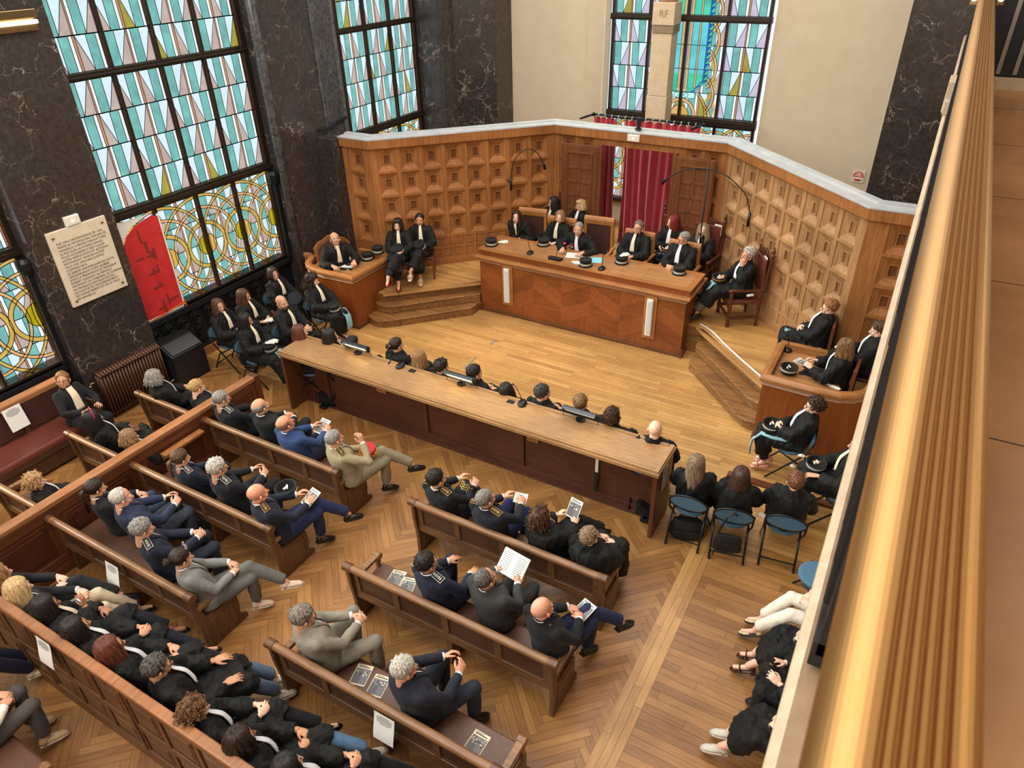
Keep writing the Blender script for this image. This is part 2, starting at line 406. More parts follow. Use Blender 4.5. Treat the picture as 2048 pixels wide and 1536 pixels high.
# ---------------------------------------------------------------- dais
CX = -4.68
W0, W1, W2 = (-9.55, 10.13), (-8.87, 10.13), (-6.36, 12.66)
W3, W4, W5 = (2 * CX - W2[0], W2[1]), (-0.47, 10.17), (1.9, 10.17)
DZ = 0.48
def mir(p): return (2 * CX - p[0], p[1])
def dais_plank(z, poly, name, m):
    cl = []
    pl = strips(min(p[0] for p in poly), max(p[0] for p in poly), min(p[1] for p in poly), max(p[1] for p in poly), z + .001, .085, 'x', .6, 1.6)
    me = floor_mesh(name, pl, m)
    import bmesh
    bm = bmesh.new(); bm.from_mesh(me); n = len(poly)
    for i in range(n):
        a = Vector(poly[i]); b = Vector(poly[(i + 1) % n]); d = b - a; no = Vector((d.y, -d.x, 0))
        bmesh.ops.bisect_plane(bm, geom=bm.verts[:] + bm.edges[:] + bm.faces[:], plane_co=(a.x, a.y, 0), plane_no=no, clear_outer=True)
    bm.to_mesh(me); bm.free(); return me
Lp0, Lp1 = (-8.25, 9.30), (-6.82, 10.70)
plat = [(-9.9, 9.30), Lp0, Lp1, mir(Lp1), mir(Lp0), (2.2, 9.30), (2.2, 14.9), (-9.9, 14.9)]
d = MB(); d.prism(plat, 'z', 0.0, DZ); ds = struct('floor_dais', d, M['worn'])
convex = [(-9.9, 9.30), (2.2, 9.30), (2.2, 14.9), (-9.9, 14.9)]
obj('floor_dais_planks', dais_plank(DZ, [Lp0, (-6.82, 10.7), (-6.82, 14), (-9.9, 14), (-9.9, 9.3)], 'floor_dais_planks', M['oakplank']), None, ds)
obj('floor_dais_planks', dais_plank(DZ, [(-6.82, 10.7), (-2.54, 10.7), (-2.54, 14.5), (-6.82, 14.5)], 'floor_dais_planks', M['oakplank']), None, ds)
obj('floor_dais_planks', dais_plank(DZ, [mir(Lp1), mir(Lp0), (2.2, 9.3), (2.2, 14), (-2.54, 14)], 'floor_dais_planks', M['oakplank']), None, ds)
def step(side, pts, z0, z1, name):
    """pts: nosing outline on the left half, from the desk end to the judges' desk"""
    back = [(-6.80, 11.0), (-8.6, 9.45)]
    poly = pts + back
    low = [(p[0] - .025, p[1] + .025) for p in pts[:-1]] + [pts[-1]] + back
    if side: poly = [mir(p) for p in poly][::-1]; low = [mir(p) for p in low][::-1]
    b = MB(); b.prism(low, 'z', z0, z1 - .035); b.prism(poly, 'z', z1 - .035, z1)
    return struct(name, b, M['worn'], bev=.012)
def nose(a0, b0, end):
    out = [(-8.36, a0)]
    for k in range(6):
        t_ = k / 5; out.append((-8.28 + .38 * t_, a0 - .06 * math.sin(PI * t_ * .8)))
    x = -7.82; out.append((x, b0 + x)); out.append((end, b0 + end)); return out
for sd in (0, 1):
    step(sd, [(-8.36, 8.94), (-8.28, 8.90), (-8.17, 8.865), (-8.06, 8.865), (-7.96, 8.90), (-7.87, 8.97), (-7.79, 9.05), (-6.80, 10.12)], 0, .16, 'trim_step_low')
    step(sd, [(-8.36, 9.19), (-8.24, 9.155), (-8.12, 9.15), (-8.02, 9.18), (-7.92, 9.25), (-7.71, 9.48), (-6.80, 10.42)], .16, .32, 'trim_step_high')
    nz = [(-8.20, 9.24), (-6.70, 10.66), (-6.68, 10.75), (-8.3, 9.40)]
    if sd: nz = [mir(p) for p in nz][::-1]
    b = MB(); b.prism(nz, 'z', .445, DZ + .004); struct('trim_dais_nosing', b, M['oakplank'], bev=.01)
# white cable trunking along the right dais edge
tr = MB(); path = [(-2.62, 10.80, .50), (-2.5, 10.74, .50), (-2.29, 10.56, .50), (-2.07, 10.31, .50), (-1.71, 9.95, .50), (-1.2, 9.47, .50)]
tr.tube(path, .014, 8); obj('cable_trunking', tr, M['white']); tag(bpy.data.objects['cable_trunking'], 'white cable trunking running along the right edge of the dais', 'cable')
# ---------------------------------------------------------------- panelled oak wall
WM = [M['wall_oak'], M['wall_oak_d'], M['wall_oak_l']]
def coffer(mb, P, s0, s1, z0, z1):
    """recessed square coffer: frame, sloping sides, raised inner rim, sunk centre"""
    w, h = s1 - s0, z1 - z0
    rings = [(0, 0), (.015, 0), (.022, -.016), (.035, -.016), (.315, -.066), (.325, -.05), (.365, -.05), (.372, -.078)]
    idx = []
    vs = []
    for f, dd in rings:
        fx, fz = f * min(w, h) / w, f * min(w, h) / h
        vs.append([P(s0 + w * fx, z0 + h * fz, dd), P(s1 - w * fx, z0 + h * fz, dd), P(s1 - w * fx, z1 - h * fz, dd), P(s0 + w * fx, z1 - h * fz, dd)])
    for i in range(len(rings) - 1):
        for k in range(4):
            k2 = (k + 1) % 4
            mi = 0 if i != 2 else 0
            mb.add([vs[i][k], vs[i][k2], vs[i + 1][k2], vs[i + 1][k]], [(0, 1, 2, 3)], mi)
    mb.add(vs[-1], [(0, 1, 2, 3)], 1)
def oak_wall(name, A, B, ncol, margin, mats, openings=None, lower=True):
    A = Vector(A); B = Vector(B); L = (B - A).length; dr = (B - A) / L; nn = Vector((dr.y, -dr.x))
    def P(s, z, dd): q = A + dr * s + nn * dd; return (q.x, q.y, z)
    mb = MB(); pitch = (L - 2 * margin) / ncol
    zr = [1.30, 1.755, 2.21, 2.655]; hh = .211; hw = min(.18, pitch * .43)
    def quad(s0, s1, z0, z1, dd=0, mi=0): mb.add([P(s0, z0, dd), P(s1, z0, dd), P(s1, z1, dd), P(s0, z1, dd)], [(0, 1, 2, 3)], mi)
    skip = openings or []
    cols = [margin + pitch * (i + .5) for i in range(ncol)]
    zs = [DZ - .02, 1.06] + [v for z in zr for v in (z - hh, z + hh)] + [2.92]
    xs = [0.0] + [v for c in cols for v in (c - hw, c + hw)] + [L]
    for i in range(len(xs) - 1):
        for j in range(1, len(zs) - 1):
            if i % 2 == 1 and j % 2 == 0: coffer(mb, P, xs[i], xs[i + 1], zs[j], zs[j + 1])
            else: quad(xs[i], xs[i + 1], zs[j], zs[j + 1])
    quad(0, L, DZ - .02, .60, .02); 
    mb.add([P(0, .60, .02), P(L, .60, .02), P(L, .60, 0), P(0, .60, 0)], [(0, 1, 2, 3)], 0)
    ns = max(2, int(round((L - .1) / .235))); pw = (L - .1) / ns
    for r_, (z0, z1) in enumerate(((.60, .83), (.83, 1.06))):
        quad(0, .05, z0, z1); quad(L - .05, L, z0, z1)
        for i in range(ns):
            a = .05 + i * pw; vs = []
            for f, dd in ((0, 0), (.02, 0), (.024, -.012), (.05, -.012), (.055, -.004)):
                vs.append([P(a + f, z0 + f, dd), P(a + pw - f, z0 + f, dd), P(a + pw - f, z1 - f, dd), P(a + f, z1 - f, dd)])
            for q in range(4):
                for k in range(4): mb.add([vs[q][k], vs[q][(k + 1) % 4], vs[q + 1][(k + 1) % 4], vs[q + 1][k]], [(0, 1, 2, 3)], 0)
            mb.add(vs[-1], [(0, 1, 2, 3)], 0)
    # back of the wall
    mb.add([P(0, DZ, -.16), P(L, DZ, -.16), P(L, 2.92, -.16), P(0, 2.92, -.16)], [(3, 2, 1, 0)], 1)
    for s in (0, L): mb.add([P(s, DZ, 0), P(s, 2.92, 0), P(s, 2.92, -.16), P(s, DZ, -.16)], [(0, 1, 2, 3)], 0)
    return struct(name, mb, mats)
oak_wall('wall_dais_return_left', W0, W1, 1, .12, WM)
oak_wall('wall_dais_left', W1, W2, 8, .09, WM)
oak_wall('wall_dais_back_left', W2, (-5.42, 12.66), 2, .08, WM)
oak_wall('wall_dais_back_right', (-3.86, 12.66), W3, 2, .08, WM)
oak_wall('wall_dais_right', W3, W4, 8, .09, [M['bleach'], M['oak_pale_d']])  # 'bleach' is just the paler oak colour
oak_wall('wall_dais_return_right', W4, (W4[0] + 1.45, W4[1]), 2, .18, WM)
b = MB(); b.bx(-5.42, -3.86, 12.66, 12.82, 2.76, 2.93); struct('wall_dais_lintel', b, M['wall_oak'])
poly = [W0, W1, W2, W3, W4, (W4[0] + 1.45, W4[1])]
b = MB(); b.sweep(poly, [(.012, 2.86), (.05, 2.885), (.05, 3.035), (-.24, 3.035), (-.24, 2.86)])
cor = struct('trim_cornice', b, M['wall_oak'], bev=.006)
b = MB(); b.sweep(poly, [(.055, 3.035), (.055, 3.062), (-.14, 3.062), (-.14, 3.085), (-.26, 3.085), (-.26, 3.035)])
obj('marble_coping', b, M['white_marble'], cor, bev=.004)
# doors folded back against the wall
def door_leaf(name, w):
    b = MB(); z0, z1 = DZ + .01, 2.76; t_ = .05
    b.bx(0, w, 0, t_, z0, z1, 0)
    b.bx(.02, w - .02, -.014, 0, z0 + .02, z1 - .02, 0)
    pz0, pz1 = z0 + .5, z1 - .17; px0, px1 = .15, w - .15
    for (x0, x1, za, zb) in ((px0 - .035, px1 + .035, pz1, pz1 + .04), (px0 - .035, px1 + .035, pz0 - .04, pz0), (px0 - .035, px0, pz0, pz1), (px1, px1 + .035, pz0, pz1)):
        b.bx(x0, x1, -.035, -.01, za, zb, 0)
    b.bx(px0, px1, -.012, 0.0, pz0, pz1, 1)
    xm = (px0 + px1) / 2
    b.bx(xm - .025, xm + .025, -.026, 0, pz0, pz1, 0)
    for k in range(1, 6):
        z = pz0 + (pz1 - pz0) * k / 6; b.bx(px0, px1, -.026, 0, z - .025, z + .025, 0)
    return struct(name, b, [M['wall_oak_d'], M['wall_oak_d']], bev=.005)
dl = door_leaf('door_1', .77); dl.location = (-6.13, 12.50, 0); dl.rotation_euler = (0, 0, .04)
dr_ = door_leaf('door_2', .74); dr_.location = (-3.885, 12.52, 0); dr_.rotation_euler = (0, 0, -.03)
for nm, p, par in (('door_edge', (.79, .06), dl), ('door_edge', (-.02, .06), dr_)):
    b = MB(); b.bx(p[0] - .03, p[0] + .03, p[1] - .06, p[1] + .05, DZ, 2.78); obj(nm, b, M['wall_oak_d'], par)
# ---------------------------------------------------------------- marble piers and outer walls
ZT = 9.75
def pier(name, pts, m, z0=0.0, z1=ZT): b = MB(); b.prism(pts, 'z', z0, z1); return struct(name, b, m, bev=.015)
XW = -10.25
def rect(x0, x1, y0, y1): return [(x0, y0), (x1, y0), (x1, y1), (x0, y1)]
pier('wall_left_pier', rect(-10.27, -9.93, 4.47, 5.72), M['black_marble'])
pier('wall_left_pier_middle', rect(-10.27, -9.9, 9.0, 10.2), M['black_marble'])
b = MB(); b.tube([(-9.95, 9.0, 0), (-9.95, 9.0, ZT)], .075, 16); struct('wall_left_pier_edge_highlight', b, M['lit_marble'], smooth=True)  # rounded edge added for its window highlight, lightened in colour
pier('wall_left_pier_middle_step', [(-10.27, 10.2), (-9.86, 10.2), (-10.02, 10.55), (-10.2, 11.05), (-10.2, 11.16), (-10.27, 11.16)], M['lit_marble'])  # face catching the window light, lightened in its marble colour
pier('wall_left_pier_foot', rect(-9.92, -9.52, 9.9, 10.25), M['black_marble'], 0, 3.04)
b = MB(); b.sweep([(-9.9, 9.98), (-9.84, 10.2), (-10.0, 10.55), (-10.16, 11.05)], [(0, 3.12), (.03, 3.13), (.03, 3.17), (0, 3.18)]); struct('trim_2', b, M['iron'])
pier('wall_left_corner_pier', [(-10.27, 13.68), (-9.56, 13.68), (-9.47, 14.0), (-8.62, 14.3), (-8.62, 15.1), (-10.27, 15.1)], M['black_marble'])
pier('wall_left_far_pier', rect(-10.27, -9.93, -2.6, 1.3), M['black_marble'])
b = MB()
for x0, x1 in ((-8.72, -6.40), (-3.04, -.82)): b.bx(x0, x1, 15.0, 15.3, 0, ZT)
b.bx(-6.40, -3.04, 15.0, 15.3, 0, .95)
b.bx(-6.40, -3.04, 15.0, 15.3, 8.6, ZT)
struct('wall_back', b, M['plaster'])
b = MB(); b.prism([(-6.72, 14.86), (-6.40, 15.02), (-6.34, 15.12), (-6.40, 15.2), (-6.72, 15.2)], 'z', .9, 8.6)
struct('window_back_reveal', b, M['plaster'])
pier('wall_right_pier', [(-.83, 14.55), (2.2, 14.0), (2.2, 15.3), (-.83, 15.3)], M['black_marble'])
b = MB(); b.bx(1.9, 2.2, -2.6, 14.3, 0, 4.4); struct('wall_right', b, M['plaster'])
b = MB(); b.bx(-10.95, 2.2, -2.9, -2.6, 0, ZT); struct('wall_rear', b, M['plaster'])
b = MB(); b.bx(6.0, 6.2, -2.9, 15.3, 4.4, ZT); struct('wall_balcony', b, M['plaster'])
b = MB()
for y0, y1 in ((1.3, 4.47), (5.72, 9.0), (11.2, 13.68)): b.bx(-10.5, -10.3, y0, y1, 8.6, ZT)
struct('wall_left', b, M['black_marble'])
# ---------------------------------------------------------------- stained-glass windows
class Glass:
    def __init__(s, P): s.P = P; s.mb = MB()
    def poly(s, pts, key, d=0.0): s.mb.add([s.P(u, v, d) for u, v in pts], [tuple(range(len(pts)))], GI[key] if key in GI else LEAD)
    def line(s, a, b, w=.011, d=.004):
        (x0, y0), (x1, y1) = a, b; L = math.hypot(x1 - x0, y1 - y0) + 1e-9; nx, ny = -(y1 - y0) / L * w / 2, (x1 - x0) / L * w / 2
        s.poly([(x0 + nx, y0 + ny), (x1 + nx, y1 + ny), (x1 - nx, y1 - ny), (x0 - nx, y0 - ny)], 'lead', d)
    def row(s, u0, u1, v0, v1, kind, rnd, olive=.25, mv='mauve', unit=None):
        n = 2; un = (u1 - u0) / n
        for i in range(n):
            a = u0 + un * i; f = un / .39
            if kind: seq = [('white', .045), ('teal', .14), ('tri', .18), ('orange', .025)]
            else: seq = [('tri', .16), ('teal', .14), ('white', .05), ('orange', .04)]
            x = a
            for k, w in seq:
                w *= f
                if k == 'tri':
                    c = 'olive' if rnd.random() < olive else mv
                    if kind: s.poly([(x, v1), (x, v0), (x + w, v1)], 'clear'); s.poly([(x, v0), (x + w, v0), (x + w, v1)], c); s.line((x, v0), (x + w, v1))
                    else: s.poly([(x, v1), (x + w, v0), (x + w, v1)], 'clear'); s.poly([(x, v1), (x, v0), (x + w, v0)], c); s.line((x, v1), (x + w, v0))
                else:
                    s.poly([(x, v0), (x + w, v0), (x + w, v1), (x, v1)], k)
                x += w; s.line((x, v0), (x, v1), .011)
        s.line((u0, v0), (u1, v0), .016); s.line((u0, v1), (u1, v1), .016)
    def pat(s, u, v, u0, pw, edges, kindf, mv='mauve'):
        p = int((u - u0) / pw); r_ = max(0, min(len(edges) - 2, sum(v >= e for e in edges) - 1)); kind = kindf(r_, p); t = (v - edges[r_]) / (edges[r_ + 1] - edges[r_]); x = ((u - u0) % (pw / 2)) * .39 / (pw / 2)
        seq = [('white', .045), ('teal', .14), ('tri', .18), ('orange', .025)] if kind else [('tri', .16), ('teal', .14), ('white', .05), ('orange', .04)]
        for k, w in seq:
            if x <= w or k == 'orange':
                if k != 'tri': return k
                f = x / w; return (mv if f > t else 'clear') if kind else ('clear' if f + t > 1 else mv)
            x -= w
    def grid(s, u0, u1, v0, v1, fn, cell=.011):
        nu, nv = int(round((u1 - u0) / cell)), int(round((v1 - v0) / cell)); du, dv = (u1 - u0) / nu, (v1 - v0) / nv
        for j in range(nv):
            run = 0; last = None; vb = v0 + j * dv
            for i in range(nu + 1):
                k = fn(u0 + (i + .5) * du, vb + dv / 2) if i < nu else None
                if k != last:
                    if last: s.poly([(u0 + run * du, vb), (u0 + i * du, vb), (u0 + i * du, vb + dv), (u0 + run * du, vb + dv)], last)
                    run = i; last = k
    def cline(s, a, b, ok, w=.011):
        n = max(1, int(math.hypot(b[0] - a[0], b[1] - a[1]) / .03)); 
        for i in range(n):
            p = [a[k] + (b[k] - a[k]) * i / n for k in (0, 1)]; q = [a[k] + (b[k] - a[k]) * (i + 1) / n for k in (0, 1)]
            if ok((p[0] + q[0]) / 2, (p[1] + q[1]) / 2): s.line(p, q, w)
    def patlines(s, u0, pw, npan, edges, kindf, ok):
        for r_ in range(len(edges) - 1):
            v0, v1 = edges[r_], edges[r_ + 1]; s.cline((u0, v0), (u0 + npan * pw, v0), ok, .014)
            for p in range(npan):
                for h in range(2):
                    x = u0 + pw * p + pw / 2 * h; f = pw / 2 / .39
                    for k, w in ([('white', .045), ('teal', .14), ('tri', .18), ('orange', .025)] if kindf(r_, p) else [('tri', .16), ('teal', .14), ('white', .05), ('orange', .04)]):
                        w *= f
                        if k == 'tri': s.cline((x, v0) if kindf(r_, p) else (x, v1), (x + w, v1) if kindf(r_, p) else (x + w, v0), ok, .009)
                        x += w; s.cline((x, v0), (x, v1), ok, .009)
    def circle(s, cu, cv, r, box, w=.012, d=.010):
        n = int(40 + r * 50)
        for k in range(n):
            a, b = 2 * PI * k / n, 2 * PI * (k + 1) / n; m = (a + b) / 2
            if box[0] < cu + r * math.cos(m) < box[1] and box[2] < cv + r * math.sin(m) < box[3]: s.line((cu + r * math.cos(a), cv + r * math.sin(a)), (cu + r * math.cos(b), cv + r * math.sin(b)), w, d)
BANDS = [(2.80, 4.59), (4.69, 6.49), (6.59, 8.49)]
def side_window(name, y0, npan, pw, rise, poster=False, y_first=None):
    rnd = random.Random(name); P = lambda u, v, d: (XW + d, u, v); g = Glass(P); y1 = y0 + npan * pw; box = (y0, y1, 1.03, 2.66)
    for bi, (z0, z1) in enumerate(BANDS):
        for r_ in range(4):
            v0 = z0 + (z1 - z0) * r_ / 4; v1 = z0 + (z1 - z0) * (r_ + 1) / 4
            for p in range(npan): g.row(y0 + pw * p, y0 + pw * (p + 1), v0, v1, (r_ + p + rise) % 2, rnd, .30 if bi == 0 and r_ < 2 else .16)
    edges = [1.03 + 1.63 * k / 4 for k in range(5)]; kf = lambda r_, p: (r_ + p) % 2
    cs = [(y0 + pw * i, 1.81) for i in range(-1, npan + 2)]; RR = ((.335, .40, 'gold'), (.60, .645, 'amber'), (.80, .845, 'gold'))
    def over(u, v):
        for cu, cv in cs:
            r = math.hypot(u - cu, v - cv)
            if r < .175: return 'yellow' if u < cu else 'gold'
        for r0, r1, k in RR:
            for cu, cv in cs:
                if r0 <= math.hypot(u - cu, v - cv) <= r1: return k
    g.grid(y0, y1, 1.03, 2.66, lambda u, v: over(u, v) or g.pat(u, v, y0, pw, edges, kf))
    g.patlines(y0, pw, npan, edges, kf, lambda u, v: not over(u, v))
    for cu, cv in cs:
        for r in (.175, .335, .40, .60, .645, .80, .845): g.circle(cu, cv, r, box)
    o = struct(name, g.mb, GM)
    f = MB(); x = XW
    for i in range(npan + 1):
        w = .045 if 0 < i < npan else .10; c = y0 + pw * i + (0 if 0 < i < npan else (-.045 if i == 0 else .045))
        f.bx(x - .04, x + .05, c - w / 2, c + w / 2, 1.0, 8.6)
    for z0, z1, dp in ((2.66, 2.80, .10), (4.59, 4.69, .08), (6.49, 6.59, .08), (.98, 1.05, .08)):
        f.bx(x - .05, x + dp * .6, y0 - .09, y1 + .09, z0, z1); f.bx(x, x + dp, y0 - .09, y1 + .09, z0 + .03, z1 - .04)
    obj('window_frame', f, M['bronze'], o, bev=.006)
    # wrought-iron apron under the window
    a = MB(); a.bx(-10.5, -10.22, y0 - .1, y1 + .1, .14, 1.0); a.bx(-10.3, -10.14, y0 - .1, y1 + .1, .90, .99); a.bx(-10.3, -10.16, y0 - .1, y1 + .1, .14, .22)
    n = int(npan * pw / .27)
    for i in range(n):
        cy = y0 + .135 + .27 * i
        for cz, rr in ((.73, .12), (.48, .085), (.30, .065)):
            for q in (1.0, .68, .36):
                pts = [(-10.19 + .03 * (1 - q), cy + rr * q * math.cos(t_), cz + rr * q * math.sin(t_)) for t_ in np.linspace(0, 2 * PI, 17)]
                a.tube(pts, .014 if rr > .1 else .011, 6, 1, cap=False)
    obj('window_apron', a, [M['iron'], M['ironb']], o, smooth=False)
    b = MB(); b.bx(-10.6, -10.12, y0 - .1, y1 + .1, 0, .15); obj('window_base', b, M['desk_rim'], o)
    return o
side_window('window_1', 5.77, 4, .78, 0)
side_window('window_2', 11.24, 3, .775, 1)
side_window('window_3', 1.30, 4, .775, 1)
# iron posts capped in lead at the foot of each lancet
for y in (8.97, 4.46):
    b = MB(); b.bx(-10.24, -10.12, y - .06, y + .05, 1.0, 2.56); b.lathe((-10.17, y - .01, 0), [(.0, 2.42), (.10, 2.42), (.115, 2.50), (.115, 2.58), (.09, 2.64), (.0, 2.66)], 14, 1)
    tag(obj('window_post', b, [M['iron'], M['blackmet']], smooth=False), 'black iron post with rounded cap %s' % ('right of the red paper window' if y > 6 else 'left of the stone plaque pier'), 'post')
# back window behind the dais
def back_window():
    rnd = random.Random(5); P = lambda u, v, d: (u, 15.0 - d + .02, v); g = Glass(P); u0 = -6.22; pw = .772
    rows = [(2.91, 3.355), (3.355, 3.79), (3.79, 4.225), (4.225, 4.64)]
    hi = [(4.75, 5.2), (5.2, 5.65), (5.65, 6.1), (6.1, 6.5), (6.6, 7.05), (7.05, 7.5), (7.5, 8.0), (8.0, 8.5)]
    for i, (v0, v1) in enumerate(rows + hi):
        for p in (0, 3): g.row(u0 + pw * p, u0 + pw * (p + 1), v0, v1, (i + 1) % 2 if p == 0 else i % 2, rnd, .14, 'pink')
    c = u0 + 2 * pw; um = u0 + pw; ed = [2.91, 3.355, 3.79, 4.225, 4.64, 4.75, 5.2, 5.65, 6.1, 6.5]; kf = lambda r_, p: (r_ + p + 1) % 2
    RR = ((.27, .33, 'amber'), (.52, .57, 'gold'), (.70, .745, 'amber')); SC_ = [(c + sx * .20, cv) for cv in (2.8, 3.3, 3.8, 4.3, 4.8, 5.3) for sx in (-1, 1)]
    def over(u, v):
        x = abs(u - c); r = math.hypot(x, v - 2.91)
        if v < 3.30:
            if r < .19: return 'amber' if u < c else 'gold'
            for r0, r1, k in RR:
                if r0 <= r <= r1: return k
        if 3.24 < v < 3.36 and x < .28: return 'mint'
        lim = .41 if v > 3.58 else .41 - (3.58 - v) * 1.05
        if 3.36 <= v < 5.65:
            if x < lim:
                for b_, k in ((.05, 'clear'), (.10, 'amber'), (.235, 'aqua'), (.27, 'amber'), (.5, 'aqua')):
                    if x < b_: return 'green' if (k == 'aqua' and (v > 4.7 or v < 3.7)) else k
            if x < lim + .085: return 'blue' if ((v * 10) % 1 > (x - lim) / .085) else 'green'
        for cu, cv in SC_:
            if x > .5 and .42 <= math.hypot(u - cu, v - cv) <= .47: return 'amber'
        if v < 4.6 and x > .5 and .62 <= math.hypot(u - c, v - 3.6) <= .67: return 'gold'
    for v0, v1 in ((2.91, 4.64), (4.75, 6.5)):
        g.grid(um, um + 2 * pw, v0, v1, lambda u, v: over(u, v) or g.pat(u, v, um, pw, ed, kf, 'olive' if v < 3.3 else 'mauve'), .010)
    g.patlines(um, pw, 2, [e for e in ed], kf, lambda u, v: not over(u, v))
    bx_ = (um, um + 2 * pw, 2.91, 4.64)
    for r in (.19, .27, .33, .52, .57): g.circle(c, 2.91, r, (um, um + 2 * pw, 2.91, 3.32))
    for sx in (-1, 1):
        for cu, cv in SC_:
            for r in (.42, .47): g.circle(cu, cv, r, (c + .5, um + 2 * pw, 2.91, 6.5) if sx > 0 else (um, c - .5, 2.91, 6.5))
        for x in (.05, .10, .235, .27, .41, .495): g.line((c + sx * x, 3.60 if x > .3 else 3.42), (c + sx * x, 5.65), .010)
        for x0, x1 in ((.41, .24), (.495, .30)): g.line((c + sx * x0, 3.60), (c + sx * x1, 3.40), .010)
        for k in range(21): z = 3.6 + k * .1; g.line((c + sx * .41, z), (c + sx * .495, z + .1), .007); g.line((c + sx * .41, z), (c + sx * .495, z), .007)
        g.line((c + sx * .28, 3.24), (c + sx * .28, 3.36), .01); g.circle(c + sx * .1, 3.30, .045, bx_, .009)
    for z in ed[1:-1]: g.line((c - .41, z), (c + .41, z), .012)
    for z in (3.24, 3.36): g.line((c - .28, z), (c + .28, z), .01)
    edb = [1.0, 1.44, 1.88, 2.32, 2.74]; cb = [(u0 + pw * i, 2.0) for i in range(5)]
    def ovb(u, v):
        for r0, r1, k in ((.35, .41, 'gold'), (.62, .66, 'amber'), (.8, .85, 'gold')):
            for cu, cv in cb:
                if r0 <= math.hypot(u - cu, v - cv) <= r1: return k
    g.grid(u0, u0 + 4 * pw, 1.0, 2.74, lambda u, v: ovb(u, v) or g.pat(u, v, u0, pw, edb, kf), .014)
    g.patlines(u0, pw, 4, edb, kf, lambda u, v: not ovb(u, v))
    for cu, cv in cb:
        for r in (.35, .41, .62, .66, .8, .85): g.circle(cu, cv, r, (u0, u0 + 4 * pw, 1.0, 2.74))
    o = struct('window_4', g.mb, GM)
    f = MB()
    for i in range(5):
        w = .05; f.bx(u0 + pw * i - w / 2, u0 + pw * i + w / 2, 14.95, 15.06, .98, 8.6)
    for z0, z1 in ((2.74, 2.91), (4.64, 4.75), (6.5, 6.6), (.94, 1.02)):
        f.bx(u0 - .04, u0 + 4 * pw + .04, 14.90, 15.06, z0, z1); f.bx(u0 - .02, u0 + 4 * pw + .02, 14.87, 14.9, z0 + .03, z1 - .03)
    obj('window_frame', f, M['bronze'], o, bev=.006)
back_window()
# ---------------------------------------------------------------- pews
def end_profile(h=.82):
    return [(.0, 0), (.50, 0), (.515, .02), (.515, .055), (.47, .075), (.445, .11), (.44, .17), (.455, .22), (.455, .37), (.40, .41), (.09, .41), (.05, .60), (.035, h - .02), (-.035, h - .02), (-.03, .60), (.0, .3)]
def pew(name, label, x0, x1, y, npan, left_end=True, right_end=True, arms='both', group='oak pews facing the court'):
    L = x1 - x0; t = thing(name, label, 'pew', (x0, y, 0), 0, group)
    b = MB(); b.tube([(-.03, 0, .80), (L + .03, 0, .80)], .042, 12, 0, True, .9)
    for x in ((-.035, .06), (L - .06, L + .035)): b.tube([(x[0], 0, .80), (x[1], 0, .80)], .05, 12, 1, True, .9)
    obj('top_rail', b, [M['pewrail'], M['pewz']], t, auto=True)
    b = MB()
    def q(z): return .02 + .05 * (.78 - z)        # slight rake
    b.prism([(q(.46) - .02, .36), (q(.46) + .03, .36), (q(.46) + .03, .47), (q(.46) - .02, .47)], 'x', .01, L - .01)
    b.prism([(q(.74) - .02, .72), (q(.74) + .025, .72), (q(.78) + .025, .79), (q(.78) - .02, .79)], 'x', .01, L - .01)
    ws = L / npan
    for i in range(npan + 1):
        c = ws * i; w = .075 if 0 < i < npan else .07; c = min(max(c, w / 2 + .047), L - w / 2 - .047)
        b.prism([(q(.44) - .018, .44), (q(.44) + .028, .44), (q(.75) + .022, .75), (q(.75) - .018, .75)], 'x', c - w / 2, c + w / 2)
    bf = obj('back_frame', b, M['pew'], t, bev=.006)
    for i in range(npan):
        c0, c1 = ws * i + .03, ws * (i + 1) - .03; p = MB()
        p.prism([(q(.44) - .002, .45), (q(.44) + .02, .45), (q(.74) + .018, .74), (q(.74) - .002, .74)], 'x', c0, c1)
        p.prism([(q(.46) - .014, .47), (q(.46) - .002, .47), (q(.46) - .002, .485), (q(.46) - .008, .485)], 'x', c0, c1)
        obj('panel', p, M['pewpanel'], bf)
    s = MB(); s.bx(.02, L - .02, .05, .47, .385, .425); st = obj('seat', s, M['pew'], t, bev=.008)
    s = MB(); s.bx(.045, L - .045, .06, .46, .42, .455); obj('seat_pad', s, M['leather'], st, bev=.02)
    for e, x in ((left_end, .0), (right_end, L - .045)):
        if not e: continue
        b = MB(); b.prism(end_profile(), 'x', x, x + .045); b.prism([(.06, .07), (.40, .07), (.40, .36), (.10, .36)], 'x', x - .008, x + .053)
        en = obj('bench_end', b, M['pewz'], t, bev=.006)
        b = MB(); b.prism([(.02, .575), (.40, .575), (.40, .615), (.02, .625)], 'x', x - .008, x + .058)
        b.lathe((0, 0, 0), [(.0, 0)], 3) if False else None
        b.tube([(x - .014, .415, .59), (x + .064, .415, .59)], .042, 14, 0); b.tube([(x - .018, .415, .59), (x + .068, .415, .59)], .018, 10, 0)
        b.prism([(.40, .56), (.44, .52), (.425, .46), (.445, .41), (.40, .41), (.385, .47), (.39, .52), (.37, .56)], 'x', x, x + .045)
        obj('armrest', b, M['pewrail'], t, bev=.004)
    for x in ([L * .5] if L > 1.6 else []) + ([] if left_end else [.06]) + ([] if right_end else [L - .1]):
        b = MB(); b.prism([(.02, 0), (.44, 0), (.44, .05), (.38, .09), (.40, .385), (.06, .385)], 'x', x - .03, x + .03); obj('leg', b, M['pewz'], t, bev=.004)
    return t
rows = {4.62: ('front', 'nearest the long bar'), 3.52: ('middle', ''), 2.46: ('rear', '')}
pew('pew', 'front left oak pew holding the man in the beige uniform', -7.47, -5.16, 4.60, 4, False, True)
pew('pew', 'middle left oak pew holding the bald officer with the booklet', -7.47, -5.15, 3.52, 4, False, True)
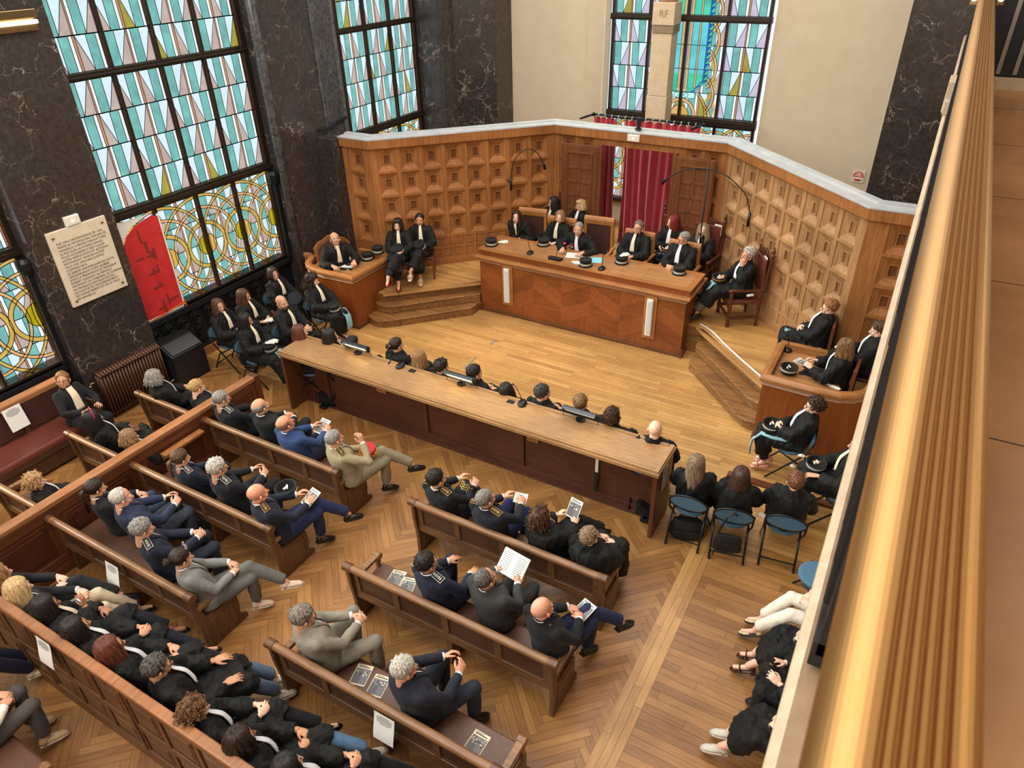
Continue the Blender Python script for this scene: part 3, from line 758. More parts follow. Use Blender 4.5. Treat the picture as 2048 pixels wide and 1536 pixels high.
pew('pew', 'rear left oak pew holding the woman in the grey trouser suit', -7.47, -5.13, 2.46, 4, False, True)
pew('pew', 'front right oak pew below the long bar, four people on it', -4.06, -1.72, 4.61, 4)
pew('pew', 'middle right oak pew holding the man reading an open white book', -4.06, -1.71, 3.51, 4)
pew('pew', 'rear right oak pew with a white notice and three booklets on it', -4.06, -1.66, 2.46, 4)
pew('side_pew', 'short oak pew beside the radiator, left of the partition', -8.82, -7.56, 4.59, 2, True, False, group='short pews left of the partition')
pew('side_pew', 'short oak pew behind the woman with a pink headband', -8.79, -7.56, 3.53, 2, True, False, group='short pews left of the partition')
pew('side_pew', 'short oak pew behind the curly blonde woman at the left edge', -8.70, -7.56, 2.50, 2, True, False, group='short pews left of the partition')
# partition running front to back
t = thing('partition', 'long panelled oak partition dividing side pews from middle pews', 'partition', (-7.52, 1.46, 0))
b = MB(); b.bx(-.07, .07, 0, 4.10, .90, .965); b.bx(-.045, .045, .02, 4.09, .86, .90); obj('cap_rail', b, M['part_t'], t, bev=.012)
b = MB(); b.bx(-.03, .03, 0, 4.08, 0, .88); b.bx(-.05, .05, 0, 4.09, 0, .12)
for y in (.04, 1.06, 2.12, 3.16, 4.02): b.bx(-.048, .048, y - .05, y + .05, .1, .875)
b.bx(-.045, .045, 0, 4.05, .76, .87); b.bx(-.045, .045, 0, 4.05, .12, .24); pf = obj('frame', b, M['part'], t, bev=.006)
for y0, y1 in ((.16, .94), (1.18, 2.0), (2.24, 3.04), (3.28, 3.90)):
    for sx in (-1, 1):
        b = MB(); b.bx(sx * .028, sx * .036, y0, y1, .28, .72); b.bx(sx * .03, sx * .042, y0 + .05, y1 - .05, .33, .67); obj('panel', b, M['part_d'], pf, bev=.004)
b = MB(); b.bx(-.075, .075, 4.04, 4.12, 0, .97); b.bx(-.05, .05, 4.12, 4.13, .12, .86); obj('end_post', b, M['part'], t, bev=.003)
b = MB(); b.bx(.06, .16, 2.42, 3.02, .70, .725); b.bx(.06, .08, 2.42, 3.02, .62, .70); 
tag(obj('wooden_ledge', b, M['wall_oak_l'], None, (-7.52, 1.46, 0)), 'small light oak ledge on the partition behind the young officer', 'ledge')
# rear pew with tall panelled back
t = thing('panelled_pew', 'long oak pew with tall panelled back at the lower left', 'pew', (-7.5, 1.44, 0))
L = 5.5
b = MB(); b.bx(-.4, L, -.035, .055, 1.05, 1.10); b.bx(-.4, L, -.02, .04, 1.0, 1.05); obj('top_rail', b, M['part_t'], t, bev=.014)
b = MB(); b.bx(-.4, L, 0, .03, .05, 1.02); b.bx(-.4, L, -.025, .0, .0, .17); b.bx(-.4, L, -.015, .0, .46, .56); b.bx(-.4, L, -.015, 0, .94, 1.02)
for i in range(-1, 13):
    x = .13 + i * .45; w = .06 if i % 3 else .10; b.bx(x - w / 2, x + w / 2, -.016, 0, .15, 1.0)
    if i % 3 == 0: b.bx(x - .02, x + .02, -.03, 0, .15, 1.0)
obj('back_frame', b, M['pew'], t, bev=.005)
for i in range(-1, 12):
    for z0, z1 in ((.20, .43), (.59, .91)):
        b = MB(); x = .13 + i * .45; b.bx(x + .07, x + .38, -.008, .0, z0, z1); b.bx(x + .095, x + .355, -.014, -.004, z0 + .03, z1 - .03); obj('panel', b, M['pew'], t, bev=.004)
b = MB(); b.bx(-.0, L, .06, .50, .40, .44); obj('seat', b, M['leather'], t, bev=.012)
for x in (.4, 1.9, 3.4, 4.8):
    b = MB(); b.bx(x - .03, x + .03, .05, .44, 0, .40); obj('leg', b, M['pewz'], t)
# pew behind, bottom-left corner
pew('pew', 'pew at the lower left corner under the people in light shoes', -7.3, -4.9, .40, 4, False, True)
# wall bench
t = thing('wall_bench', 'long leather bench along the left window wall', 'bench', (-9.9, 1.40, 0))
L = 2.86
b = MB(); b.bx(.02, .54, 0, L, .36, .46); obj('seat', b, M['leather_r'], t, bev=.03)
b = MB(); b.bx(.05, .50, 0, L, .05, .36); b.bx(.50, .53, 0, L, .28, .37); obj('base', b, M['pewpanel'], t, bev=.006)
b = MB(); b.bx(-.10, .06, -.0, L, .90, .99); obj('top_rail', b, M['part_t'], t, bev=.02)
b = MB(); b.bx(-.06, .02, 0, L, .40, .92)
for i in range(5): b.bx(-.05, .045, .0 + i * .70 - .02, i * .70 + .05, .45, .92)
obj('back_frame', b, M['pewz'], t, bev=.006)
for i in range(4):
    b = MB(); b.bx(.0, .04, .06 + i * .70, .68 + i * .70, .48, .89); obj('back_cushion', b, M['leather_d'], t, bev=.018)
b = MB(); b.bx(-.05, .44, L, L + .07, 0, .60); b.bx(0, .40, L - .005, L + .075, .60, .67); b.tube([(.44, L - .01, .64), (.44, L + .08, .64)], .055, 14); obj('armrest', b, M['pewz'], t, bev=.01)
# ---------------------------------------------------------------- bar (long counter)
t = thing('bar_counter', 'long oak bar counter across the middle of the court', 'counter', (-7.60, 6.13, 0))
L = 5.87; D = .57
b = MB(); b.bx(0, L, 0, D, 1.0, 1.03); b.bx(-.015, L + .015, -.02, D + .02, .955, 1.0); b.bx(.06, L - .06, D - .06, D - .02, 1.03, 1.042); b.bx(.06, L - .06, .03, .05, 1.03, 1.036)
obj('top', b, M['bar_top'], t, bev=.008)
for x in (.0, L - .05):
    b = MB(); b.bx(x, x + .05, 0, D, 0, .96); obj('end_panel', b, M['bar'], t, bev=.006)
b = MB(); b.bx(.05, L - .05, .40, .43, .06, .96); b.bx(.05, L - .05, .36, .43, .0, .10); b.bx(.05, L - .05, .33, .40, .90, .955)
for x in (.48, 2.33, 3.9): b.bx(x - .03, x + .03, .37, .41, .08, .95)
b.bx(.05, L - .05, .30, .44, .0, .03)
obj('front_board', b, M['bar_d'], t, bev=.004)
for x in (1.30, 2.05, 2.88, 3.95, 4.28): 
    b = MB(); b.bx(x, x + .035, .37, .40, .62, .90); obj('batten', b, M['bar_top'], t)
for x in (1.48, 3.98):
    b = MB(); b.bx(x, x + .17, .365, .40, .56, .93)
    obj('hatch', b, M['desk_rim'], t, bev=.004)
b = MB(); b.bx(4.96, 5.0, .36, .39, .28, .88); b.bx(4.955, 5.005, .345, .37, .12, .42, 1); obj('cable_duct', b, [M['white'], M['black']], t, bev=.004)
for x in (.30, L - .32):
    b = MB(); b.prism([(x, .02), (x + .30, .02), (x + .30, .07), (x + .05, .20), (x, .20)], 'y', .30, .42); b.tube([(x + .15, .25, .05), (x + .15, .25, .06)], .03, 10); b.tube([(x + .03, .22, .16), (x + .08, .22, .28)], .012, 8); b.bx(x + .1, x + .2, .2, .36, .02, .06)
    obj('latch', b, M['blackmet'], t, bev=.004)
def notice(name, label, loc, rx, rz, w=.21, h=.297, bend=0.0, lines=6, cat='notice', group=None, mk='paper'):
    b = MB(); n = 8; vs = []; fs = []
    for i in range(n + 1):
        v = i / n; yb = bend * math.sin(v * 1.6) ** 2
        for x in (-w / 2, w / 2): vs.append((x, -yb, -h * v))
    vs += [(x, y + .0015, z) for x, y, z in vs]; m = 2 * (n + 1)
    for i in range(n):
        a = 2 * i; fs.append((a, a + 1, a + 3, a + 2)); fs.append((m + a, m + a + 2, m + a + 3, m + a + 1))
    b.add(vs, fs, 0)
    for k in range(lines):
        z = -h * (.10 + .05 * k); yb = bend * math.sin((.10 + .05 * k) * 1.6) ** 2
        ww = w * (.36 if k not in (0, lines - 1) else .22); b.bx(-ww, ww, -yb - .0025, -yb - .0012, z - .003, z + .003, 1)
    o = obj(name, b, [M[mk], M['ink']], None, loc); o.rotation_euler = (rx, 0, rz); tag(o, label, cat, group); return o
notice('paper_notice', 'white notice taped to the right end of the long bar', (-1.728, 6.42, .92), 0, PI / 2, .17, .36)
notice('paper_notice', 'white notice draped over the rear left pew back', (-6.310, 2.400, 0.725), -.12, 0, .21, .28, .03)
notice('paper_notice', 'white notice hanging on the rear right pew back', (-2.705, 2.400, 0.806), -.12, 0, .21, .29, .03)
notice('paper_notice', 'white notice hanging on the tall panelled pew', (-5.617, 1.390, 1.090), -.1, 0, .21, .29, .03)
notice('paper_notice', 'white notice lying against the leather wall bench', (-9.820, 3.416, 0.950), -.18, PI / 2, .24, .33)
# ---------------------------------------------------------------- judges' bench
t = thing('judges_bench', 'long veneered judges bench with oak top on the dais', 'bench', (-6.80, 10.40, 0))
L, D = 4.02, .95
b = MB(); b.bx(.03, L - .03, .03, D, .05, 1.0); 
obj('body', b, M['desk'], t, bev=.006)
# diagonal veneer pieces, laid flush as thin leaves
vn = [wood('veneer_diagonal_a', (110, 56, 25), (136, 76, 36), 'x', .27, .7), wood('veneer_diagonal_b', (124, 66, 31), (152, 86, 42), 'y', .27, .7)]
b = MB(); n = 7; w = (L - .06) / n
for i in range(n):
    x0 = .03 + w * i; zc = .5
    for k in range(3):
        za, zb = .10 + .3 * k, .10 + .3 * (k + 1)
        if i % 2: p = [(x0, za), (x0 + w, za + .28), (x0 + w, min(.98, zb + .28)), (x0, zb)]
        else: p = [(x0, za + .28), (x0 + w, za), (x0 + w, zb), (x0, min(.98, zb + .28))]
        p = [(px, min(pz, .985)) for px, pz in p]
        b.prism(p, 'y', .026 - .0006 * k, .031, (i + k) % 2)
obj('front_veneer', b, vn, t)
b = MB(); b.bx(0, L, 0, D, 0, .06); b.bx(-.015, .06, -.015, .06, 0, .15); b.bx(L - .06, L + .015, -.015, .06, 0, .15); obj('plinth', b, M['bar'], t, bev=.01)
b = MB()
for k in range(4): b.bx(.02 - .006 * k, L - .02 + .006 * k, .022 - .006 * k, D, .995 + k * .019, 1.012 + k * .019, 0)
obj('grooved_moulding', b, M['lip'], t, bev=.004)
b = MB(); b.bx(-.045, L + .045, -.05, D, 1.07, 1.115); obj('ledge', b, M['desk_rim'], t, bev=.014)
b = MB(); b.bx(-.01, L + .01, .07, .84, 1.115, 1.205); obj('riser', b, M['desk'], t, bev=.004)
b = MB(); b.bx(-.02, L + .02, .06, .85, 1.205, 1.225); b.bx(.09, L - .09, .17, .75, 1.2248, 1.2262, 1)
for x in (.95, 1.55, 2.55, 3.15): b.bx(x - .002, x + .002, .06, .85, 1.2255, 1.2268, 2)
obj('top', b, [M['desk_rim'], M['desk_top'], M['bar']], t, bev=.004)
for x in (.83, 1.45, 2.58):
    b = MB(); b.lathe((x + .12, .33, 1.2255), [(.0, 0), (.045, 0), (.045, .004), (0, .004)], 18); obj('cable_cap', b, M['wall_oak_l'], t)
for x, nm in ((-6.17, 'left'), (-3.395, 'right')):
    s = thing('column_speaker', 'slim white column loudspeaker on the %s of the judges bench' % nm, 'speaker', (x, 10.42, .28), 0, 'speakers on the judges bench')
    b = MB(); b.bx(-.11, .11, -.02, .01, -.05, .76); obj('backboard', b, M['wall_oak_l'], s, bev=.004)
    b = MB(); b.bx(-.055, .055, -.07, -.02, .02, .70); hs = obj('housing', b, M['white'], s, bev=.012)
    b = MB(); b.bx(-.04, .04, -.075, -.06, .05, .67); obj('grille', b, mat('perforated_grey', (196, 200, 202), .6), hs, bev=.01)
# ---------------------------------------------------------------- side desks
def curved_desk(name, label, flip):
    t = thing(name, label, 'desk', (0, 0, 0))
    f = (lambda p: mir(p)) if flip else (lambda p: p)
    out = [(-8.36, 9.72), (-8.36, 8.66), (-9.0, 8.62), (-9.28, 8.65), (-9.46, 8.72), (-9.58, 8.83), (-9.63, 8.95), (-9.70, 9.06), (-9.82, 9.10), (-10.0, 9.09)]
    if flip: out = [(-1.17, 9.72), (-1.17, 8.70), (-.55, 8.68), (-.2, 8.70), (-.03, 8.78), (.10, 8.92), (.14, 9.1), (.14, 9.4)]
    path = out if flip else out
    if not flip: path = out[::-1]            # so that the outward side is on the right of the walk
    else: path = out[::1]
    def sw(prof, m, nm, bv=0):
        b = MB(); pp = path
        b.sweep(pp, prof, 0); return obj(nm, b, m, t, bev=bv)
    TH = .05
    sw([(0, .04), (0, .92), (-TH, .92), (-TH, .04)], M['desk'], 'body')
    sw([(.012, 0), (.012, .07), (-TH, .07), (-TH, 0)], M['bar'], 'plinth', .006)
    for k in range(1): sw([(.006, .915), (.018, .93), (.006, .945), (.022, .96), (.010, .975), (.026, .99), (-TH, .99), (-TH, .915)], M['lip'], 'grooved_moulding')
    sw([(.045, .99), (.045, 1.03), (.03, 1.06), (-.02, 1.075), (-.075, 1.06), (-.075, .99)], M['desk_rim'], 'rim', .006)
    b = MB()
    if not flip: b.prism([(-8.41, 9.70), (-9.05, 9.70), (-9.10, 9.15), (-9.5, 9.1), (-9.52, 8.82), (-9.28, 8.70), (-9.0, 8.67), (-8.41, 8.71)], 'z', .94, .97)
    else: b.prism([(-1.12, 9.70), (-1.12, 8.75), (-.55, 8.73), (-.25, 8.75), (-.25, 9.2), (-.45, 9.3), (-.48, 9.70)], 'z', .94, .97)
    obj('writing_top', b, M['desk_top'], t)
    b = MB()
    if not flip: b.bx(-9.08, -8.36, 9.70, 9.78, .48, 1.08)
    else: b.bx(-1.17, -.45, 9.70, 9.78, .48, 1.08)
    obj('back_board', b, M['desk_rim'], t, bev=.006)
    return t
curved_desk('clerk_desk', 'curved oak desk at left of the dais with papers on it', False)
curved_desk('clerk_desk', 'curved oak desk at right of the dais by the balcony', True)
# ---------------------------------------------------------------- chairs
def folding_chair(label, loc, rz, bl='chair_blue'):
    t = thing('folding_chair', label, 'chair', loc, rz, 'blue folding chairs')
    bm_ = cloth(bl, (72, 108, 134), 0.75, .05, .12, 40, .1)
    b = MB(); b.loft([((0, -.20 - .012, .66), (.21, 0, 0), (0, -.02, .11)), ((0, -.20 + .018, .655), (.21, 0, 0), (0, -.02, .11))], 28); obj('backrest', b, bm_, t, bev=.006)
    b = MB(); ring = [(.215 * math.cos(a), -.205 - .02 * math.sin(a), .658 + .115 * math.sin(a)) for a in np.linspace(0, 2 * PI, 33)]; b.tube(ring, .013, 6, cap=False); obj('back_rim', b, M['blackmet'], t, smooth=True)
    b = MB(); b.loft([((0, .04, .435), (.20, 0, 0), (0, .20, 0)), ((0, .04, .465), (.205, 0, 0), (0, .205, 0)), ((0, .04, .475), (.18, 0, 0), (0, .18, 0))], 24); obj('seat', b, bm_, t, smooth=False)
    for sx in (-1, 1):
        b = MB(); b.tube([(sx * .215, -.21, .70), (sx * .215, -.15, .50), (sx * .215, .28, .012)], .0125, 8); obj('leg', b, M['blackmet'], t, smooth=True)
        b = MB(); b.tube([(sx * .19, .16, .45), (sx * .19, -.10, .30), (sx * .19, -.26, .012)], .0125, 8); b.ball((sx * .19, -.26, .016), .018, 8, 6); obj('leg', b, M['blackmet'], t, smooth=True)
    b = MB(); b.tube([(-.19, -.22, .09), (.19, -.22, .09)], .009, 6); obj('stretcher', b, M['blackmet'], t)
    return t
def judge_chair(label, loc, rz, z=DZ, ht=1.0):
    t = thing('judge_chair', label, 'chair', (loc[0], loc[1], z), rz, 'tan oak and leather judges chairs')
    m = wood('tan_chair_oak', (158, 98, 48), (190, 128, 70), 'z', .32)
    b = MB(); b.bx(-.235, .235, -.27, -.235, .42, ht - .06); obj('back_pad', b, M['leather_d'], t, bev=.02)
    b = MB()
    for sx in (-1, 1): b.bx(sx * .26 - .03, sx * .26 + .03, -.30, -.22, .0, ht)
    b.bx(-.29, .29, -.31, -.215, ht - .07, ht + .03); b.tube([(-.29, -.27, ht + .03), (.29, -.27, ht + .03)], .045, 12); b.bx(-.26, .26, -.29, -.23, .40, .48); b.bx(-.26, .26, -.30, -.27, .42, ht); obj('back_frame', b, m, t, bev=.012)
    b = MB(); b.bx(-.30, .30, -.24, .27, .40, .47); obj('seat', b, M['leather_d'], t, bev=.025)
    for sx in (-1, 1):
        b = MB(); b.bx(sx * .31 - .03, sx * .31 + .03, -.24, .26, .64, .68); b.tube([(sx * .31 - .035, .26, .655), (sx * .31 + .035, .26, .655)], .035, 12); b.bx(sx * .31 - .025, sx * .31 + .025, .19, .24, .0, .65); obj('armrest', b, m, t, bev=.008)
    return t
def high_chair(label, loc, rz, z=DZ, card=True, group='carved high-backed chairs at the back of the dais'):
    t = thing('high_back_chair', label, 'chair', (loc[0], loc[1], z), rz, group)
    m = wood('dark_walnut', (70, 36, 22), (104, 56, 34), 'z', .34)
    for sx in (-1, 1):
        b = MB(); b.tube([(sx * .27, -.24, 0), (sx * .27, -.25, .42), (sx * .27, -.33, 1.24)], .026, 8); c = (sx * .27, -.332, 0)
        b.lathe(c, [(.0, 1.22), (.034, 1.22), (.038, 1.25), (.022, 1.27), (.03, 1.30), (.03, 1.33), (.012, 1.36), (.016, 1.38), (.0, 1.40)], 10); obj('back_post', b, m, t, auto=True)
        b = MB(); b.lathe((sx * .27, .24, 0), [(.03, 0), (.036, .02), (.03, .06), (.024, .10), (.034, .16), (.022, .24), (.034, .34), (.034, .64), (.0, .645)], 10); obj('leg', b, m, t, auto=True)
        b = MB(); b.tube([(sx * .28, -.27, .66), (sx * .285, .02, .655), (sx * .29, .26, .67), (sx * .29, .30, .655)], [.028, .03, .034, .03], 8, 0, True, .7); obj('armrest', b, m, t, auto=True)
    b = MB(); b.prism([(-.25, .62), (.25, .62), (.25, 1.16), (-.25, 1.16)], 'y', -.315, -.27); ob = obj('back_pad', b, M['leather_r'], t, bev=.015); ob.rotation_euler = (-.04, 0, 0)
    b = MB(); b.prism([(-.25, 1.13), (.25, 1.13), (.25, 1.19), (.17, 1.24), (.08, 1.22), (0, 1.28), (-.08, 1.22), (-.17, 1.24), (-.25, 1.19)], 'y', -.335, -.305); b.bx(-.25, .25, -.305, -.275, .58, .63); obj('crest', b, m, t, bev=.006)
    b = MB(); b.bx(-.27, .27, -.25, .27, .41, .47); obj('seat', b, M['leather_r'], t, bev=.02)
    b = MB(); b.bx(-.27, .27, .215, .265, .34, .41); b.bx(-.25, .25, .22, .25, .14, .19)
    for sx in (-1, 1): b.bx(sx * .27 - .02, sx * .27 + .02, -.24, .24, .14, .19)
    obj('stretcher', b, m, t, bev=.006)
    return t
def side_chair(label, loc, rz, z=DZ):
    t = thing('side_chair', label, 'chair', (loc[0], loc[1], z), rz, 'plain wooden chairs at left of the dais')
    m = wood('chair_brown', (90, 46, 26), (122, 68, 40), 'z', .36)
    b = MB(); b.bx(-.22, .22, -.21, .21, .41, .46); obj('seat', b, M['leather_d'], t, bev=.02)
    for sx in (-1, 1):
        for y in (-.19, .19):
            b = MB(); b.bx(sx * .2 - .022, sx * .2 + .022, y - .022, y + .022, 0, .42 if y > 0 else .92); obj('leg', b, m, t, bev=.005)
    b = MB(); b.bx(-.2, .2, -.215, -.175, .82, .93); b.bx(-.2, .2, -.21, -.18, .56, .62); b.bx(-.17, .17, -.2, -.185, .62, .82); obj('backrest', b, m, t, bev=.006)
    b = MB(); b.bx(-.2, .2, .175, .205, .34, .41); b.bx(-.2, .2, -.205, -.175, .34, .41); obj('apron', b, m, t)
    return t
# ---------------------------------------------------------------- hats
def hat_bm(mb, kind):
    n = 30
    if kind == 'toque':
        mb.lathe((0, 0, 0), [(.0, .01), (.098, .0), (.103, .008), (.098, .016), (.094, .018), (.094, .050), (.100, .052), (.106, .10), (.104, .125), (.085, .128), (.07, .112), (.0, .108)], n, 0)
        mb.lathe((0, 0, 0), [(.093, .022), (.0975, .022), (.0985, .048), (.093, .048)], n, 1)
    return mb
def hat(label, loc, rz=0, band='silver', tiltx=0.0, tilty=0.0, group='black magistrates hats', upside=False, r=1.0):
    t = thing('court_hat', label, 'hat', loc, rz, group); t.rotation_euler = (tiltx, tilty, rz); t.scale = (r, r, r)
    mb = MB(); vel = cloth('black_velvet', (9, 9, 10), .75, .08, .3, 60, .3)
    if not upside:
        mb.lathe((0, 0, 0), [(.0, .004), (.118, .0), (.124, .010), (.118, .020), (.098, .024), (.098, .058), (.104, .060), (.112, .10), (.110, .120), (.09, .128), (.07, .116), (.0, .112)], 28)
        # pleated crown: crease the upper wall
        mb.v = [((x * (1 + .025 * math.sin(24 * math.atan2(y, x))) if z > .06 else x), (y * (1 + .025 * math.sin(24 * math.atan2(y, x))) if z > .06 else y), z) for x, y, z in mb.v]
        obj('crown', mb, vel, t, smooth=True)
        b = MB(); b.lathe((0, 0, 0), [(.097, .026), (.103, .026), (.1045, .056), (.097, .057)], 28, 0, True); obj('band', b, M['silver_braid'] if band == 'silver' else M['gold_braid'], t, smooth=False)
    else:
        mb.lathe((0, 0, 0), [(.0, .0), (.09, .002), (.104, .012), (.112, .05), (.108, .085), (.118, .09), (.122, .10), (.112, .106), (.10, .10), (.092, .03), (.0, .02)], 28); obj('crown', mb, vel, t, smooth=True)
        b = MB(); b.lathe((0, 0, 0), [(.109, .052), (.1145, .054), (.1145, .074), (.108, .076)], 28, 0, True); obj('band', b, M['gold_braid'] if band == 'gold' else M['silver_braid'], t)
        b = MB()
        for k in range(2): b.box((-.02 + .025 * k, .01 * (k % 2), .075 + .02 * (k % 2)), (.022, .05, .012), 0, (.4 * k, .5 - .4 * k, .7 * k))
        obj('gloves', b, M['glove'], t, bev=.006)
    return t
M['silver_braid'] = mat('silver_braid', (206, 202, 190), .45, .35)
M['gold_braid'] = mat('gold_braid', (196, 152, 66), .42, .6)
M['glove'] = cloth('white_cotton', (230, 226, 216), .9, .1, .06, 40, .3)
def gloves(label, loc, rz=0):
    t = thing('white_gloves', label, 'gloves', loc, rz, 'white gloves')
    for g in (0, 1):
        b = MB(); ox, oy = .045 * g, .03 * g; b.loft([((ox - .05, oy, .012), (0, .03, 0), (0, 0, .010)), ((ox, oy, .016), (0, .042, 0), (0, 0, .016)), ((ox + .03, oy, .014), (0, .04, 0), (0, 0, .013))], 12)
        for k in range(4): b.tube([(ox + .02, oy - .03 + .02 * k, .014), (ox + .06, oy - .036 + .024 * k, .02 + .006 * (k % 2)), (ox + .10, oy - .045 + .03 * k, .010)], [.011, .010, .007], 7)
        b.tube([(ox - .01, oy + .035, .013), (ox + .02, oy + .065, .016), (ox + .045, oy + .08, .01)], [.012, .011, .008], 7)
        obj('glove', b, M['glove'], t, smooth=True)
    return t
# ---------------------------------------------------------------- microphones, lamps
def desk_mic(label, loc, rz, top=(.0, -.12, .22), base='disc', head='black', L=None):
    t = thing('desk_microphone', label, 'microphone', loc, rz, 'gooseneck desk microphones')
    b = MB()
    if base == 'disc': b.loft([((0, 0, 0), (.06, 0, 0), (0, .085, 0)), ((0, 0, .018), (.06, 0, 0), (0, .085, 0)), ((0, .01, .038), (.042, 0, 0), (0, .06, 0)), ((0, .02, .045), (.02, 0, 0), (0, .03, 0))], 20)
    else: b.prism([(-.06, 0), (.07, 0), (.06, .035), (-.02, .06), (-.06, .05)], 'x', -.125, .125)
    obj('base', b, M['blackmet'], t, smooth=False, bev=.006)
    b = MB(); s = (0, .02, .04); e = Vector(top); pts = [Vector(s).lerp(e, k / 8) + Vector((0, .05 * math.sin(PI * k / 8) * (1 if e.y < 0 else -1), .10 * math.sin(PI * k / 8))) for k in range(9)]; b.tube(pts, .0055, 6); obj('gooseneck', b, M['blackmet'], t, smooth=True)
    b = MB(); d = (pts[-1] - pts[-2]).normalized(); b.tube([pts[-1] - d * .01, pts[-1] + d * .02, pts[-1] + d * .045], [.009, .016, .011], 10)
    b2 = obj('head', b, M['black'] if head == 'black' else mat('red_ring_light', (230, 40, 50), .4, emit=(255, 40, 50), estr=1.2), t, smooth=True)
    return t
def bar_lamp(label, loc, rz):
    t = thing('reading_lamp', label, 'lamp', loc, rz, 'tubular reading lamps on the bar')
    b = MB(); n = 12; vs = []
    arc = np.linspace(.20 * PI, 1.46 * PI, n); pr = [(.055 * math.cos(a) - .0, .055 * math.sin(a)) for a in arc]
    inn = [(.048 * math.cos(a), .048 * math.sin(a)) for a in arc][::-1]
    b.prism([(y, z + .115) for y, z in pr + inn], 'x', -.22, .22); 
    for sx in (-1, 1): b.prism([(y, z + .115) for y, z in pr], 'x', sx * .22 - .004, sx * .22 + .004)
    obj('hood', b, mat('gunmetal', (72, 78, 84), .28, .7), t)
    b = MB(); b.tube([(-.20, -.005, .112), (.20, -.005, .112)], .014, 10); obj('tube', b, mat('warm_tube', (255, 226, 170), .4, emit=(255, 205, 130), estr=9.0 if 'dark' not in label else 0.0) if 'unlit' not in label else M['white'], t)
    b = MB(); b.lathe((0, -.03, 0), [(.0, 0), (.06, 0), (.06, .012), (.015, .02), (.012, .08), (.0, .085)], 16); obj('foot', b, M['blackmet'], t)
    for sx in (-1, 1):
        b = MB(); b.tube([(sx * .22, .0, .13), (sx * .245, -.01, .12), (sx * .245, -.03, .07), (sx * .235, -.035, .0)], .004, 5); obj('cord', b, M['black'], t)
    return t
bar_lamp('tubular lamp glowing at the left end of the bar', (-6.50, 6.60, 1.04), PI)
bar_lamp('tubular lamp glowing at the middle of the bar', (-4.70, 6.60, 1.04), PI)
bar_lamp('unlit tubular lamp toward the right end of the bar', (-2.93, 6.60, 1.04), PI)
desk_mic('gooseneck microphone on the bar right of the left lamp', (-5.72, 6.62, 1.035), 0, (-.02, -.18, .17))
desk_mic('gooseneck microphone on the bar between middle and right lamps', (-3.74, 6.60, 1.035), .2, (-.16, .12, .20))
for lab, x, y in (('dark socket plate on the bar beside the left microphone', -5.50, 6.60), ('dark socket plate on the bar beside the right microphone', -3.90, 6.58)):
    b = MB(); b.bx(-.05, .05, -.035, .035, 0, .006); tag(obj('socket_plate', b, M['iron'], None, (x, y, 1.031)), lab, 'socket', 'socket plates on the bar')
ZJ = 1.226
desk_mic('gooseneck microphone before the light-brown-haired judge', (-5.84, 10.68, ZJ), .1, (-.06, .02, .30))
desk_mic('wide microphone with a red lit ring before the president', (-5.30, 10.64, ZJ), .0, (.10, .12, .28), 'wide', 'red')
desk_mic('gooseneck microphone right of the president', (-4.40, 10.62, ZJ), -.1, (.04, .10, .30))
desk_mic('gooseneck microphone on the left curved desk', (-8.916, 9.225, 0.980), .4, (-.12, .14, .30))
desk_mic('round-based microphone at the corner of the right curved desk', (-1.055, 9.696, 0.980), .3, (-.02, .06, .16))
hat('black hat with silver band at the left end of the judges bench', (-6.683, 10.719, 1.226), .2)
hat('black hat with silver band between the two left microphones', (-5.812, 11.157, 1.226), .2)
hat('black hat with silver band at the front edge by the blue folder', (-4.713, 10.639, 1.226), .1)
hat('black hat with white gloves laid on it before the man in glasses', (-4.198, 11.025, 1.226), .3)
hat('black hat with silver band at the right end of the judges bench', (-3.161, 11.047, 1.226), .3)
hat('black hat with plain silver band at the front of the left curved desk', (-8.759, 9.574, 0.980), .3)
hat('black hat with wavy silver band on the back rim of the left curved desk', (-8.617, 9.732, 1.080), .1)
hat('upturned black hat holding gloves on the right curved desk', (-0.918, 9.066, 0.980), .3, 'silver', 0, 0, 'black magistrates hats', True)
gloves('white gloves beside the leftmost hat on the judges bench', (-6.583, 10.882, 1.226), .3)
gloves('white gloves left of the front hat on the judges bench', (-4.932, 10.652, 1.226), -.4)
gloves('white gloves bunched on the hat of the judge in glasses', (lambda p: (p[0], p[1], 1.352))((-4.187, 11.033, 1.300)), .8)
